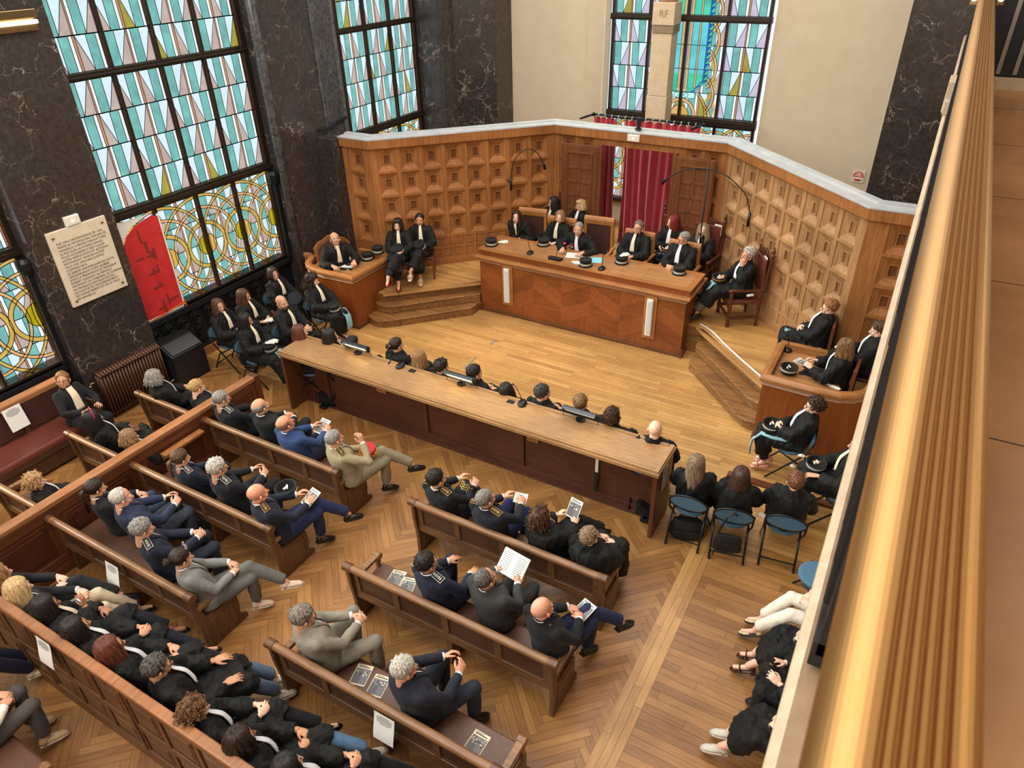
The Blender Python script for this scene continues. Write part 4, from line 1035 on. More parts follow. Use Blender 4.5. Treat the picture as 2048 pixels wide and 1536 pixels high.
def sheet(name, label, cat, loc, rz, w, h, m='paper', lines=7, pic=False, thick=.002, group=None, tilt=0):
    b = MB(); b.bx(-w / 2, w / 2, -h / 2, h / 2, 0, thick, 0); z = thick + .0006
    rr = random.Random(label)
    if pic:
        b.bx(-w * .46, w * .46, -h * .44, h * .30, thick, z, 1); b.bx(-w * .40, w * .34, h * .36, h * .40, thick, z, 2); b.bx(-w * .40, w * .10, h * .43, h * .455, thick, z, 2)
        for i in range(6): b.bx(-w * .44 + i * w * .085, -w * .425 + i * w * .085, -h * .44, h * (.0 + .05 * i), z, z + .0004, 2)
        for j in range(7): b.bx(-w * .45, w * (.02 + .02 * (j % 2)), -h * .42 + j * h * .075, -h * .41 + j * h * .075, z, z + .0005, 2)
        for q in range(26):
            cx, cy = rr.uniform(-w * .40, w * .38), rr.uniform(-h * .05, h * .24); r_ = w * rr.uniform(.02, .06); n_ = 7; pts = [(cx + r_ * rr.uniform(.5, 1.2) * math.cos(2 * PI * k / n_), cy + r_ * rr.uniform(.4, 1.1) * math.sin(2 * PI * k / n_)) for k in range(n_)]
            b.prism(pts, 'z', z, z + .0006 + .00003 * q, 2 if rr.random() < .5 else 3)
    else:
        for k in range(lines):
            y = h * .40 - h * .78 * k / max(1, lines - 1); b.bx(-w * .40, w * (.40 - .25 * rr.random()), y - .003, y + .003, thick, z, 1)
    o = obj(name, b, [M[m], M['ink'], M['inkd'], M['cream']], None, loc); o.rotation_euler = (tilt, 0, rz); return tag(o, label, cat, group)
sheet('paper_sheet', 'white typed pages in front of the president', 'paper', (-5.077, 10.956, 1.228), .3, .30, .24, 'paper', 9)
sheet('paper_sheet', 'pale blue folder to the right of the typed pages', 'folder', (-4.713, 10.912, 1.227), .35, .34, .24, 'paper_blue' if 'paper_blue' in M else 'paper', 0).data.materials.__setitem__(0, mat('pale_blue_card', (126, 196, 216), .7))
sheet('paper_sheet', 'white sheet held by the bald man at the left desk', 'paper', (-9.018, 9.402, 0.985), .5, .30, .21, 'paper', 8)
sheet('paper_sheet', 'loose white sheets under the microphone on the left desk', 'paper', (-8.903, 9.166, 0.975), .3, .26, .2, 'paper', 0)
sheet('booklet', 'printed booklet on the right curved desk', 'booklet', (-0.797, 9.442, 0.975), 1.1, .15, .21, 'paper', 0, True, .004, 'printed booklets')
for lab, p, rz in (('printed booklet behind the man in the grey suit', (723,1350), .25), ('printed booklet left of the man in the dark navy suit', (757,1372), .2), ('printed booklet alone at the right end of the rear right pew', (953,1488), -.03),
                   ('printed booklet at the left end of the middle right pew', (792,1157), .2), ('booklet half hidden by the officer on the middle right pew', (815,1170), .3)):
    q = {(723,1350): (-3.316, 2.775, 0.457), (757,1372): (-3.107, 2.762, 0.457), (953,1488): (-2.040, 2.733, 0.457), (792,1157): (-3.748, 3.853, 0.457), (815,1170): (-3.579, 3.829, 0.457)}[p]
    sheet('booklet', lab, 'booklet', q, rz, .155, .215, 'cream', 0, True, .004, 'printed booklets')
# grey tape on the court floor
for lab, p, q in (('long strip of grey tape on the court floor', (-5.867, 8.387, 0.003), (-5.893, 8.823, 0.003)), ('short strip of grey tape on the court floor', (-5.897, 9.296, 0.003), (-5.896, 9.503, 0.003))):
    d_ = Vector(q) - Vector(p); b = MB(); b.box((0, 0, 0), (d_.length, .035, .002)); o = obj('floor_tape', b, mat('grey_tape', (128, 122, 112), .5), None, tuple((Vector(p) + Vector(q)) / 2), math.atan2(d_.y, d_.x)); tag(o, lab, 'tape', 'tape marks on the floor')
# ---------------------------------------------------------------- wall fittings
t = thing('stone_plaque', 'engraved pale stone plaque on the dark marble pier', 'plaque', (-9.93, 5.135, 1.84))
b = MB(); b.bx(0, .035, -.43, .43, 0, 1.08); obj('slab', b, stone('plaque_stone', (206, 192, 168), (222, 210, 188), .5, 6, .05), t, bev=.006)
for y in (-.36, .36):
    for z in (.08, 1.0):
        b = MB(); b.ball((.04, y, z), (.016, .02, .02), 10, 6); obj('stud', b, M['brass_dk'], t, smooth=True)
txt = ['PAR SON ORDONNANCE DE 1455,', 'PIERRE de MEVOUILLON, VIGUIER DE', 'MARSEILLE A RENDU OBLIGATOIRE', 'LE RECOURS AUX MARCHANDS', 'POUR LE JUGEMENT DES CAUSES', 'ENTRE NEGOCIANTS ET ARTISANS', 'INSTAURANT AINSI EN NOTRE', 'VILLE UNE VERITABLE JUSTICE', 'COMMERCIALE.', 'LE 500\u1d49\u1d50\u1d49 ANNIVERSAIRE DE CETTE', 'ORDONNANCE A ETE CELEBRE', 'SOUS LA PRESIDENCE DE MONSIEUR', 'ROBERT SUNHARY de VERVILLE', 'PRESIDENT DU TRIBUNAL DE COMMERCE', 'EN PRESENCE DES PLUS HAUTES', 'AUTORITES DU GOUVERNEMENT,', 'DU DEPARTEMENT ET DE LA VILLE', 'DE MARSEILLE.']
txt[9] = 'LE 500EME ANNIVERSAIRE DE CETTE'
def text(name, body, parent, loc, rot, size, m, extr=.001, align='LEFT', lsp=1.0):
    cu = bpy.data.curves.new(name, 'FONT'); cu.body = body; cu.size = size; cu.extrude = extr; cu.align_x = align; cu.space_line = lsp
    tmp = bpy.data.objects.new(name + '_tmp', cu); C.objects.link(tmp); dg = bpy.context.evaluated_depsgraph_get(); me = bpy.data.meshes.new_from_object(tmp.evaluated_get(dg)); bpy.data.objects.remove(tmp)
    me.materials.clear(); me.materials.append(m); o = bpy.data.objects.new(name, me); C.objects.link(o); o.parent = parent; o.location = loc; o.rotation_euler = rot; return o
text('inscription', '\n'.join(txt), t, (.0362, -.345, .89), (PI / 2, 0, PI / 2), .0435, mat('engraved_dark', (66, 54, 44), .8), .0006, 'LEFT', 1.10)
def emerg(label, loc, rz, w=.2, h=.12):
    t = thing('emergency_light', label, 'light', loc, rz, 'emergency light boxes')
    b = MB(); b.bx(-w / 2, w / 2, -.045, 0, -h / 2, h / 2); obj('housing', b, M['white'], t, bev=.008)
    b = MB(); b.bx(-w * .4, w * .4, -.048, -.045, -h * .36, h * .36); obj('diffuser', b, mat('milky_diffuser', (226, 220, 206), .5), t)
    b = MB(); b.box((0, -.05, -.005), (.035, .006, .02)); obj('lamp', b, mat('lit_lamp', (255, 240, 210), .4, emit=(255, 214, 150), estr=4.0), t); return t
emerg('white emergency light box above the stone plaque', (-9.93, 5.11, 2.99), PI / 2, .21, .13)
emerg('white emergency light box on the oak cornice over the doorway', (-4.72, 12.61, 2.965), 0, .23, .12)
# red paper taped over the window
t = thing('red_paper', 'red paper sheet with brown tape marks covering the window pane', 'paper', (-10.185, 5.84, 1.04))
b = MB(); out = [(0, .0), (.69, .0), (.69, 1.52), (.60, 1.56), (.40, 1.52), (.22, 1.46), (.10, 1.38), (0, 1.24)]
b.prism(out, 'x', 0, .006); 
o = obj('sheet', b, stone('red_poster', (186, 34, 40), (206, 52, 52), .55, 6, .25), t)
for y, z, w, h in ((.30, 1.30, .03, .22), (.36, 1.12, .05, .20), (.20, .98, .14, .03), (.40, .98, .16, .03), (.42, .98, .04, .12), (.46, .98, .03, .2), (.34, .70, .16, .03), (.36, .72, .04, .10), (.44, .74, .03, .14), (.36, .46, .18, .04), (.40, .50, .04, .08), (.36, .12, .03, .24), (.32, .10, .15, .03), (.46, .20, .03, .18), (.56, .18, .15, .03)):
    b = MB(); b.box((.008 + .0006 * ((y * 100 + z * 37) % 7), y, z), (.003, w, h), 0, (.06, 0, 0)); obj('tape_strip', b, mat('brown_tape', (126, 46, 40), .5), t)
b = MB(); b.prism([(-.02, 1.24), (.10, 1.40), (.22, 1.49), (.40, 1.55), (.60, 1.60), (-.02, 1.60)], 'x', -.004, .0); b.bx(-.006, .0, .68, .72, .0, 1.56); b.bx(-.006, 0, -.02, .7, -.05, .01); obj('backing', b, M['paper'], t)
b = MB(); b.box((.004, .40, .0), (.006, .66, .025), 0, (.12, 0, 0)); b.box((.004, .73, .01), (.006, .025, .12), 0, (.1, 0, 0)); obj('orange_tape', b, mat('orange_tape', (226, 108, 40), .5), t)
# radiator
t = thing('radiator', 'brown cast-iron column radiator below the stone plaque', 'radiator', (-9.85, 5.14, 0))
for k in range(21):
    y = -.50 + k * .05
    b = MB()
    for x in (-.055, .0, .055): b.tube([(x, y, .08), (x, y, .76)], .017, 8)
    b.tube([(-.06, y, .085), (.06, y, .085)], .022, 8); b.tube([(-.075, y, .765), (.0, y, .80), (.075, y, .765)], .024, 8); b.ball((.075, y, .77), .027, 8, 6)
    obj('column', b, mat('radiator_bronze', (84, 54, 40), .38, .25), t, smooth=True)
b = MB(); b.tube([(.02, -.55, .70), (.02, -.64, .70), (.02, -.66, .66)], .014, 8); b.ball((.02, -.66, .66), .026, 8, 6); obj('valve', b, M['brass_dk'], t, smooth=True)
b = MB(); b.tube([(.05, .52, .10), (.05, .60, .10), (.05, .60, .0)], .014, 8); b.ball((.05, .58, .10), .022, 8, 6); obj('pipe', b, M['brass_dk'], t, smooth=True)
# black slanted cabinet under the window
t = thing('black_cabinet', 'low black cabinet with sloping top under the window', 'cabinet', (-10.10, 5.72, 0))
b = MB(); b.prism([(0, 0), (.46, 0), (.46, .55), (.20, .70), (0, .70)], 'y', 0, .60); obj('body', b, M['iron'], t, bev=.012)
b = MB(); b.bx(.01, .21, .03, .57, .70, .712); b.bx(.0, .22, .0, .60, .695, .703); obj('lid', b, M['black'], t, bev=.004)
b = MB(); b.prism([(.23, .696), (.45, .572), (.455, .58), (.235, .704)], 'y', .03, .57); obj('sloping_flap', b, mat('smoked_plate', (26, 27, 30), .2), t)
# wall light at the upper left
t = thing('wall_light', 'lit tubular wall light high on the dark marble pier', 'lamp', (-9.93, 5.16, 5.36))
b = MB(); b.bx(0, .10, -.42, .38, .06, .16); b.bx(0, .05, -.42, .38, -.08, .16); obj('housing', b, M['brass_dk'], t, bev=.01)
b = MB(); b.tube([(.09, -.40, .02), (.09, .36, .02)], .022, 10); obj('tube', b, mat('wall_tube', (255, 240, 214), .4, emit=(255, 236, 200), estr=14.0), t)
# pedestal in front of the back window
t = thing('bust_pedestal', 'tall stone pedestal carved RF before the stained-glass window', 'pedestal', (-4.97, 14.40, 0))
sm = stone('pedestal_stone', (190, 164, 134), (208, 184, 154), .6, 9, .08)
b = MB(); b.prism([(-.22, 0), (.20, 0), (.20, .38), (-.22, .38)], 'z', DZ, 3.35); obj('lower_shaft', b, sm, t, bev=.01)
b = MB(); b.prism([(-.205, 0), (.19, 0), (.19, .36), (-.205, .36)], 'z', 3.353, 4.48); obj('shaft', b, sm, t, bev=.01)
b = MB(); b.bx(-.20, .21, -.015, .38, 4.48, 4.62); obj('neck_block', b, stone('pedestal_stone_dark', (128, 106, 84), (146, 124, 100), .7), t, bev=.006)
b = MB(); b.bx(-.215, .215, -.03, .40, 4.62, 5.0); obj('cap_block', b, sm, t, bev=.008)
text('letters', 'RF', t, (-.085, -.032, 4.76), (PI / 2, 0, 0), .17, mat('carved_shadow', (150, 122, 92), .8), .002)
b = MB(); b.loft([((0, .18, 5.0), (.19, 0, 0), (0, .15, 0)), ((0, .18, 5.1), (.12, 0, 0), (0, .11, 0)), ((0, .18, 5.25), (.22, 0, 0), (0, .14, 0)), ((0, .18, 5.42), (.24, 0, 0), (0, .13, 0)), ((0, .18, 5.5), (.1, 0, 0), (0, .09, 0)), ((0, .16, 5.6), (.085, 0, 0), (0, .1, 0)), ((0, .16, 5.75), (.10, 0, 0), (0, .12, 0)), ((0, .17, 5.86), (.06, 0, 0), (0, .08, 0))], 20)
tag(obj('stone_bust', b, stone('bust_stone', (150, 120, 96), (176, 146, 118), .6), None, (-4.97, 14.40, 0), smooth=True), 'stone bust standing on the tall RF pedestal', 'bust')
# curtains and rail
t = thing('curtain_rail', 'dark metal curtain rail behind the oak panelling', 'rail', (-4.85, 13.60, 3.08))
b = MB(); b.tube([(-1.12, -.0, 0), (1.10, 0, 0)], .022, 8); b.tube([(-1.12, 0, 0), (-1.20, -.45, 0)], .022, 8); b.tube([(1.10, 0, 0), (1.0, -.40, 0)], .026, 8); b.ball((1.1, 0, 0), .04, 8, 6); b.ball((-1.12, 0, 0), .04, 8, 6); obj('pole', b, M['blackmet'], t, smooth=True)
for k in range(15):
    b = MB(); x = -1.0 + k * .14; b.tube([(x, .034 * math.cos(a), -.012 + .034 * math.sin(a)) for a in np.linspace(0, 2 * PI, 13)], .006, 5, cap=False); obj('ring', b, M['silver_braid'], t)
def curtain(label, x0, x1, y, z0, z1, n):
    b = MB(); N_ = 120; vs = []
    for i in range(N_ + 1):
        u = i / N_; x = x0 + (x1 - x0) * u
        for j in range(7):
            v = j / 6; a = .05 * math.sin(u * n * 2 * PI + .6 * math.sin(v * 2)) + .03 * math.sin(u * n * 4.3 + 1.7 * v); vs.append((x + .02 * math.sin(v * 3 + u * 9), y + a * (.6 + .5 * (1 - v)), z0 + (z1 - z0) * v + (.012 * math.cos(u * n * 2 * PI) if j == 6 else 0)))
    fs = [(i * 7 + j, (i + 1) * 7 + j, (i + 1) * 7 + j + 1, i * 7 + j + 1) for i in range(N_) for j in range(6)]
    b.add(vs, fs); o = obj('curtain', b, M['red_cloth'], None, smooth=True); s = o.modifiers.new('thick', 'SOLIDIFY'); s.thickness = .006; return tag(o, label, 'curtain', 'crimson curtains in the doorway')
curtain('narrow crimson curtain at the left of the doorway', -5.97, -5.46, 13.60, .50, 3.03, 5)
curtain('wide crimson curtain filling the right of the doorway', -5.30, -3.80, 13.60, .50, 3.03, 9)
# boom microphones over the judges
def boom(label, pts, wt, pole=None):
    t = thing('boom_microphone', label, 'microphone', (0, 0, 0), 0, 'boom microphones over the dais')
    P_ = [Vector(p) for p in pts]; sm_ = []
    for i in range(len(P_) - 1):
        p0, p1, p2, p3 = P_[max(i - 1, 0)], P_[i], P_[i + 1], P_[min(i + 2, len(P_) - 1)]
        for k in range(8):
            u = k / 8; sm_.append(.5 * ((2 * p1) + (p2 - p0) * u + (2 * p0 - 5 * p1 + 4 * p2 - p3) * u * u + (3 * p1 - p0 - 3 * p2 + p3) * u ** 3))
    sm_.append(P_[-1]); b = MB(); b.tube(sm_, .009, 6); obj('arm', b, M['blackmet'], t, smooth=True)
    b = MB(); d_ = (sm_[-1] - sm_[-3]).normalized() + Vector((0, 0, -.5)); d_.normalize(); b.tube([P_[-1], P_[-1] + d_ * .03, P_[-1] + d_ * .13], [.018, .028, .028], 10); obj('head', b, M['blackmet'], t, smooth=True)
    b = MB(); w = Vector(wt); b.tube([P_[0] + Vector((0, 0, .02)), P_[0] - Vector((0, 0, .22))], .026, 10); obj('counterweight', b, M['black'], t, smooth=True)
    b = MB()
    if pole: b.tube([Vector(pole[0]), Vector(pole[1])], .012, 8); b.lathe((pole[1][0], pole[1][1], DZ), [(.0, 0), (.14, 0), (.14, .02), (.0, .03)], 16); obj('stand', b, M['blackmet'], t, smooth=True)
    else: b.tube([P_[0] - Vector((0, 0, .1)), P_[0] + Vector((-.22, .22, -.1))], .012, 8); obj('bracket', b, M['blackmet'], t, smooth=True)
boom('boom microphone arching before the left oak panelling', [(-6.86, 11.80, 2.16), (-6.80, 11.84, 2.50), (-6.62, 11.98, 2.70), (-6.46, 12.12, 2.62), (-6.37, 12.2, 2.42)], (0, 0, 0))
boom('boom microphone arching before the right door and curtain', [(-2.35, 12.0, 2.10), (-2.48, 12.0, 2.42), (-2.88, 12.0, 2.70), (-3.30, 12.0, 2.74), (-3.62, 12.0, 2.64), (-3.84, 12.0, 2.50)], (0, 0, 0), ((-3.14, 12.04, 2.80), (-3.14, 12.06, DZ)))
# camera on the coping
t = thing('ceiling_speaker', 'small black cylindrical camera standing on the marble coping', 'camera', (-4.70, 12.74, 3.085)); t.name = 'surveillance_camera'
b = MB(); b.lathe((0, 0, 0), [(.0, 0), (.06, 0), (.06, .025), (.03, .03), (.03, .05), (0, .05)], 14); obj('base', b, M['black'], t)
b = MB(); b.tube([(0, .02, .05), (0, -.01, .21)], .045, 12); obj('body', b, M['black'], t, smooth=False)
# round sticker
t = thing('round_sign', 'small red and white round sign on the cream wall', 'sign', (-1.05, 14.995, 2.10))
b = MB(); b.bx(-.11, .11, -.006, 0, -.115, .115); obj('plate', b, mat('clear_plate', (214, 206, 192), .3), t)
b = MB(); b.prism([(.09 * math.cos(a), .09 * math.sin(a) + .0) for a in np.linspace(0, 2 * PI, 28)[:-1]], 'y', -.009, -.006); obj('red_disc', b, mat('sign_red', (206, 44, 40), .5), t)
b = MB(); b.bx(-.05, .05, -.0105, -.009, .035, .05); b.bx(-.065, .065, -.0105, -.009, .005, .022); b.bx(-.085, .085, -.0105, -.009, -.05, -.015); b.bx(-.03, .03, -.0105, -.009, .06, .07); obj('white_bars', b, M['white'], t)
# ---------------------------------------------------------------- balcony
t = thing('balcony_ledge', 'pale stone ledge running along the edge of the balcony', 'ledge', (0, 0, 0))
b = MB(); b.prism([(.024, 4.55), (.024, 4.655), (.046, 4.68), (.07, 4.68), (.07, 4.50), (.06, 4.52)], 'y', -2.6, 14.1); obj('nosing', b, M['beige_stone'], t, bev=.004)
b = MB(); b.prism([(.071, 4.50), (.047, 4.684), (.30, 4.684), (.30, 4.40), (.10, 4.40)], 'y', -2.6, 14.1); obj('slab', b, stone('shaded_stone', (128, 104, 80), (152, 128, 102), .55, 12, .2), t)  # shade on the ledge top is put into this darker stone colour
b = MB(); b.bx(.30, 6.0, -2.6, 9.9, 4.30, 4.60); fb = struct('floor_balcony', b, M['tan_marble'])
b = MB()
for k in range(8): b.bx(.30, 6.0, -2.0 + k * 1.55, -1.993 + k * 1.55, 4.60, 4.601)
obj('floor_balcony_joint', b, M['gap'], fb)
t = thing('balcony_railing', 'brass handrail with black iron panels along the balcony', 'railing', (0, 0, 0))
pr = []
for k in range(14):
    a = PI - PI / 2 * k / 13; pr.append((.088 + .050 * math.cos(a), 5.55 + .047 * math.sin(a)))
x = .090
for k in range(5): pr += [(x, 5.597), (x + .002, 5.588), (x + .0055, 5.588), (x + .0075, 5.597)]; x += .0125
for k in range(8):
    a = PI / 2 - PI / 2 * k / 7; pr.append((.153 + .025 * math.cos(a), 5.567 + .030 * math.sin(a)))
pr += [(.178, 5.535), (.16, 5.525), (.06, 5.525), (.042, 5.535)]
b = MB(); b.prism(pr, 'y', -2.2, 9.6); obj('handrail', b, M['brass_s'] if 'brass_s' in M else M['brass'], t)
for k in range(6):
    y0 = 1.27 + k * 1.75
    b = MB(); b.bx(.066, .096, y0, y0 + 1.45, 4.74, 5.48); b.bx(.06, .10, y0, y0 + 1.45, 5.42, 5.50); b.bx(.055, .105, y0, y0 + 1.45, 4.70, 4.78)
    for j in range(9): b.tube([(.064, y0 + .12 + j * .15, 4.8), (.058, y0 + .12 + j * .15, 5.4)], .012, 6)
    obj('iron_panel', b, M['iron'], t)
    b = MB(); b.bx(.06, .12, y0 + 1.52, y0 + 1.62, 4.68, 5.5); obj('post', b, M['brass_dk'], t)
b = MB(); b.bx(-.0, .16, 8.0, 8.4, 4.68, 4.95); b.bx(.01, .15, 7.9, 8.1, 4.68, 4.80)
tag(obj('stone_block', b, M['beige_stone'], None, bev=.01), 'small stone block on the far end of the balcony ledge', 'block')
b = MB(); b.bx(.30, 3.0, 9.9, 9.97, 4.60, 4.72); struct('trim_3', b, M['beige_stone'])
b = MB(); b.bx(.20, 3.2, 10.0, 10.1, 4.6, 7.5); dn = struct('door_3', b, M['black'])
for k in range(9):
    b = MB(); b.bx(.42 + k * .16, .46 + k * .16, 9.97, 10.0, 4.75, 7.4); obj('door_reflection', b, mat('pale_reflection', (150, 142, 132), .3, .4), dn)  # bright streaks reflected in the dark door, built as pale bars
for lab, x in (('small lit lamp left of the far end of the handrail', .01), ('small lit lamp right of the far end of the handrail', .24)):
    t = thing('small_lamp', lab, 'lamp', (x, 9.3, 5.50), 0, 'small lamps at the end of the handrail')
    b = MB(); b.bx(-.03, .03, 0, .06, -.03, .08); obj('housing', b, M['brass_dk'], t); b = MB(); b.ball((0, -.02, .03), .03, 10, 8); obj('bulb', b, mat('lit_lamp', (255, 240, 210), .4), t)
# ---------------------------------------------------------------- people: meshing helpers
def remeshed(mb, voxel, smooth=4, fac=0.5):
    me = mesh('tmp_shape', mb, []); ob = bpy.data.objects.new('tmp_shape', me); C.objects.link(ob)
    r = ob.modifiers.new('r', 'REMESH'); r.mode = 'VOXEL'; r.voxel_size = voxel
    if smooth: s = ob.modifiers.new('s', 'SMOOTH'); s.iterations = smooth; s.factor = fac
    dg = bpy.context.evaluated_depsgraph_get(); ev = ob.evaluated_get(dg); m2 = ev.to_mesh()
    V = np.empty(len(m2.vertices) * 3); m2.vertices.foreach_get('co', V); V = V.reshape(-1, 3)
    F = [tuple(p.vertices) for p in m2.polygons]
    ev.to_mesh_clear(); bpy.data.objects.remove(ob); bpy.data.meshes.remove(me)
    return V, F
def vnormals(V, F):
    F4 = np.array([f if len(f) == 4 else (f[0], f[1], f[2], f[2]) for f in F]); a, b, c, d = (V[F4[:, i]] for i in range(4))
    n = np.cross(c - a, d - b); bad = F4[:, 2] == F4[:, 3]
    n[bad] = np.cross(b[bad] - a[bad], c[bad] - a[bad]); vn = np.zeros_like(V)
    for i in range(4): np.add.at(vn, F4[:, i], n)
    return vn / (np.linalg.norm(vn, axis=1)[:, None] + 1e-9)
def raw_mesh(name, V, F, mi, mats, smooth=True):
    me = bpy.data.meshes.new(name); me.from_pydata([tuple(v) for v in V], [], F)
    for m in mats: me.materials.append(m)
    if mi is not None: me.polygons.foreach_set('material_index', list(map(int, mi)))
    if smooth: me.polygons.foreach_set('use_smooth', [True] * len(F))
    me.update(); return me
def place(name, me, parent):
    o = bpy.data.objects.new(name, me); C.objects.link(o); o.parent = parent; return o
def waves(V, k, seed, amp, kz=0.25, ridge=False):
    rs = np.random.RandomState(seed); out = np.zeros(len(V))
    if ridge:
        for i in range(4):
            a = rs.uniform(0, 2 * PI); kk = k * rs.uniform(.8, 1.3); w = np.array([math.cos(a) * kk, math.sin(a) * kk, rs.uniform(-1, 1) * kk * kz]); out += .7 - np.abs(np.sin((V @ w) * .5 + rs.uniform(0, 6.28) + 1.1 * np.sin(V @ (w[::-1] * .3)))) ** .7
        return out / 4 * amp * 2
    for i in range(6):
        a = rs.uniform(0, 2 * PI); kk = k * rs.uniform(.6, 1.5)
        w = np.array([math.cos(a) * kk, math.sin(a) * kk, rs.uniform(-1, 1) * kk * kz]); out += np.sin(V @ w + rs.uniform(0, 6.28) + 1.3 * np.sin(V @ (w[::-1] * .37)))
    return out / 6 * amp
def skinm(rgb): 
    n = 'skin_%02x%02x%02x' % rgb
    def f(t, b):
        mp = coords(t, (1, 1, 1)); q = N(t, 'ShaderNodeTexNoise', i_Scale=30.0, i_Detail=3.0); t.links.new(mp.outputs[0], q.inputs['Vector'])
        c = lin(rgb); r = ramp(t, [(.35, (c[0] * .90, c[1] * .82, c[2] * .80)), (.68, c)]); t.links.new(q.outputs['Fac'], r.inputs[0]); t.links.new(r.outputs[0], b.inputs['Base Color'])
        b.inputs['Subsurface Weight'].default_value = 0.0
    return mat(n, rough=.48, build=f, spec=.4)
def hairm(c1, c2):
    n = 'hair_%02x%02x%02x_%02x%02x%02x' % (c1 + c2)
    def f(t, b):
        mp = coords(t, (70, 70, 9)); q = N(t, 'ShaderNodeTexNoise', i_Scale=1.0, i_Detail=5.0, i_Distortion=.5); t.links.new(mp.outputs[0], q.inputs['Vector'])
        r = ramp(t, [(.32, lin(c1)), (.66, lin(c2))]); t.links.new(q.outputs['Fac'], r.inputs[0]); t.links.new(r.outputs[0], b.inputs['Base Color']); bump(t, b, q.outputs['Fac'], .6, .006)
    return mat(n, rough=.5, build=f, spec=.35)
M['eye_white'] = mat('eye_white', (226, 220, 212), .3); M['iris'] = mat('iris_dark', (48, 34, 26), .2); M['lips'] = mat('lips', (170, 92, 84), .5)
# ---------------------------------------------------------------- head and hand prototypes
def head_proto(female):
    b = MB(); j = .92 if female else 1.0
    b.ball((0, -.014, .072), (.074, .096, .084), 24, 16)
    b.ball((0, .022, .038), (.064, .068, .088), 20, 14)
    b.ball((0, .034, -.020), (.053 * j, .050, .050), 18, 12)
    b.ball((0, .060, -.054), (.030 * j, .026, .022), 14, 10)
    for s in (-1, 1):
        b.ball((s * .040, .058, .000), (.024, .028, .026), 12, 8)
        b.ball((s * .030, .078, .044), (.028, .014, .009 if female else .012), 12, 8)
        b.ball((s * .046, .018, -.030), (.018, .034, .030), 10, 8)
        b.tube([(s * .076, .004, .042), (s * .083, -.010, .036), (s * .083, -.012, .014), (s * .076, .004, -.012)], [.010, .013, .012, .008], 8, flat=.8)
        b.ball((s * .012, .098, -.006), (.010, .011, .008), 8, 6)
    b.tube([(0, .082, .040), (0, .096, .018), (0, .108, -.002)], [.010, .011, .013], 10)
    b.ball((0, .110, -.001), (.0125, .012, .010), 10, 8)
    b.ball((0, .086, -.031), (.022, .012, .007), 12, 8); b.ball((0, .085, -.041), (.019, .012, .007), 12, 8)
    nr = .050 if female else .058
    b.loft([((0, -.026, -.15), (nr * .98, 0, 0), (0, nr * .95, 0)), ((0, -.024, -.10), (nr, 0, 0), (0, nr, 0)), ((0, -.018, -.03), (nr * .98, 0, 0), (0, nr, 0)), ((0, -.012, .02), (nr * .9, 0, 0), (0, nr * .9, 0))], 16)
    V, F = remeshed(b, .0055, 5, .5)
    cen = np.array([V[list(f)].mean(0) for f in F])
    mi = np.zeros(len(F), int)
    mi[(np.abs(cen[:, 0]) < .024) & (cen[:, 2] > -.050) & (cen[:, 2] < -.025) & (cen[:, 1] > .085)] = 3
    e = MB()
    for s in (-1, 1):
        e.ball((s * .030, .0755, .024), .0135, 12, 8, 1); e.ball((s * .0295, .0855, .024), (.0062, .005, .0062), 10, 6, 2)
        e.tube([(s * .017, .087, .029), (s * .030, .0915, .034), (s * .043, .083, .029)], [.003, .0038, .003], 6, 0)
        e.tube([(s * .014, .092, .047), (s * .030, .093, .053), (s * .047, .080, .048)], [.003, .0042, .002], 6, 4)
    n = len(V); V = np.vstack([V, np.array(e.v)]); F = F + [tuple(n + i for i in f) for f in e.f]; mi = np.concatenate([mi, np.array(e.m)])
    return V, F, mi
def hand_proto(curl):
    b = MB()
    b.loft([((0, -.03, 0), (.027, 0, 0), (0, 0, .021)), ((0, .0, 0), (.029, 0, 0), (0, 0, .019)), ((.002, .035, 0), (.040, 0, 0), (0, 0, .017)), ((.002, .08, -.001), (.043, 0, 0), (0, 0, .014)), ((.002, .095, -.002), (.040, 0, 0), (0, 0, .011))], 14)
    for k, (x, L) in enumerate(((-.031, .072), (-.010, .082), (.012, .076), (.033, .058))):
        p = Vector((x, .088 - .004 * abs(k - 1), -.001)); a = 0; pts = [p.copy()]; fan = (x * .9)
        for q, fr in enumerate((.42, .33, .25)):
            a += curl * (.75 + .12 * k + .15 * q); p = p + Vector((fan * fr * .4, math.cos(a) * L * fr, -math.sin(a) * L * fr)); pts.append(p.copy())
        b.tube(pts, [.0098, .0092, .0082, .0066], 8); b.ball(pts[-1], .0066, 8, 6)
        for q in pts[:-1]: b.ball(q, .0098, 8, 6)
    pts = [Vector((-.026, .012, -.004)), Vector((-.048, .040, -.014)), Vector((-.058, .068, -.022 - .01 * curl)), Vector((-.054, .092, -.030 - .02 * curl))]
    b.tube(pts, [.015, .012, .0105, .0075], 8); b.ball(pts[-1], .0075, 8, 6)
    return remeshed(b, .0048, 2, .4)
HEADS = {}; HANDS = {}
def get_head(fm):
    if fm not in HEADS: HEADS[fm] = head_proto(fm)
    return HEADS[fm]
def get_hand(c):
    if c not in HANDS: HANDS[c] = hand_proto(c)
    return HANDS[c]
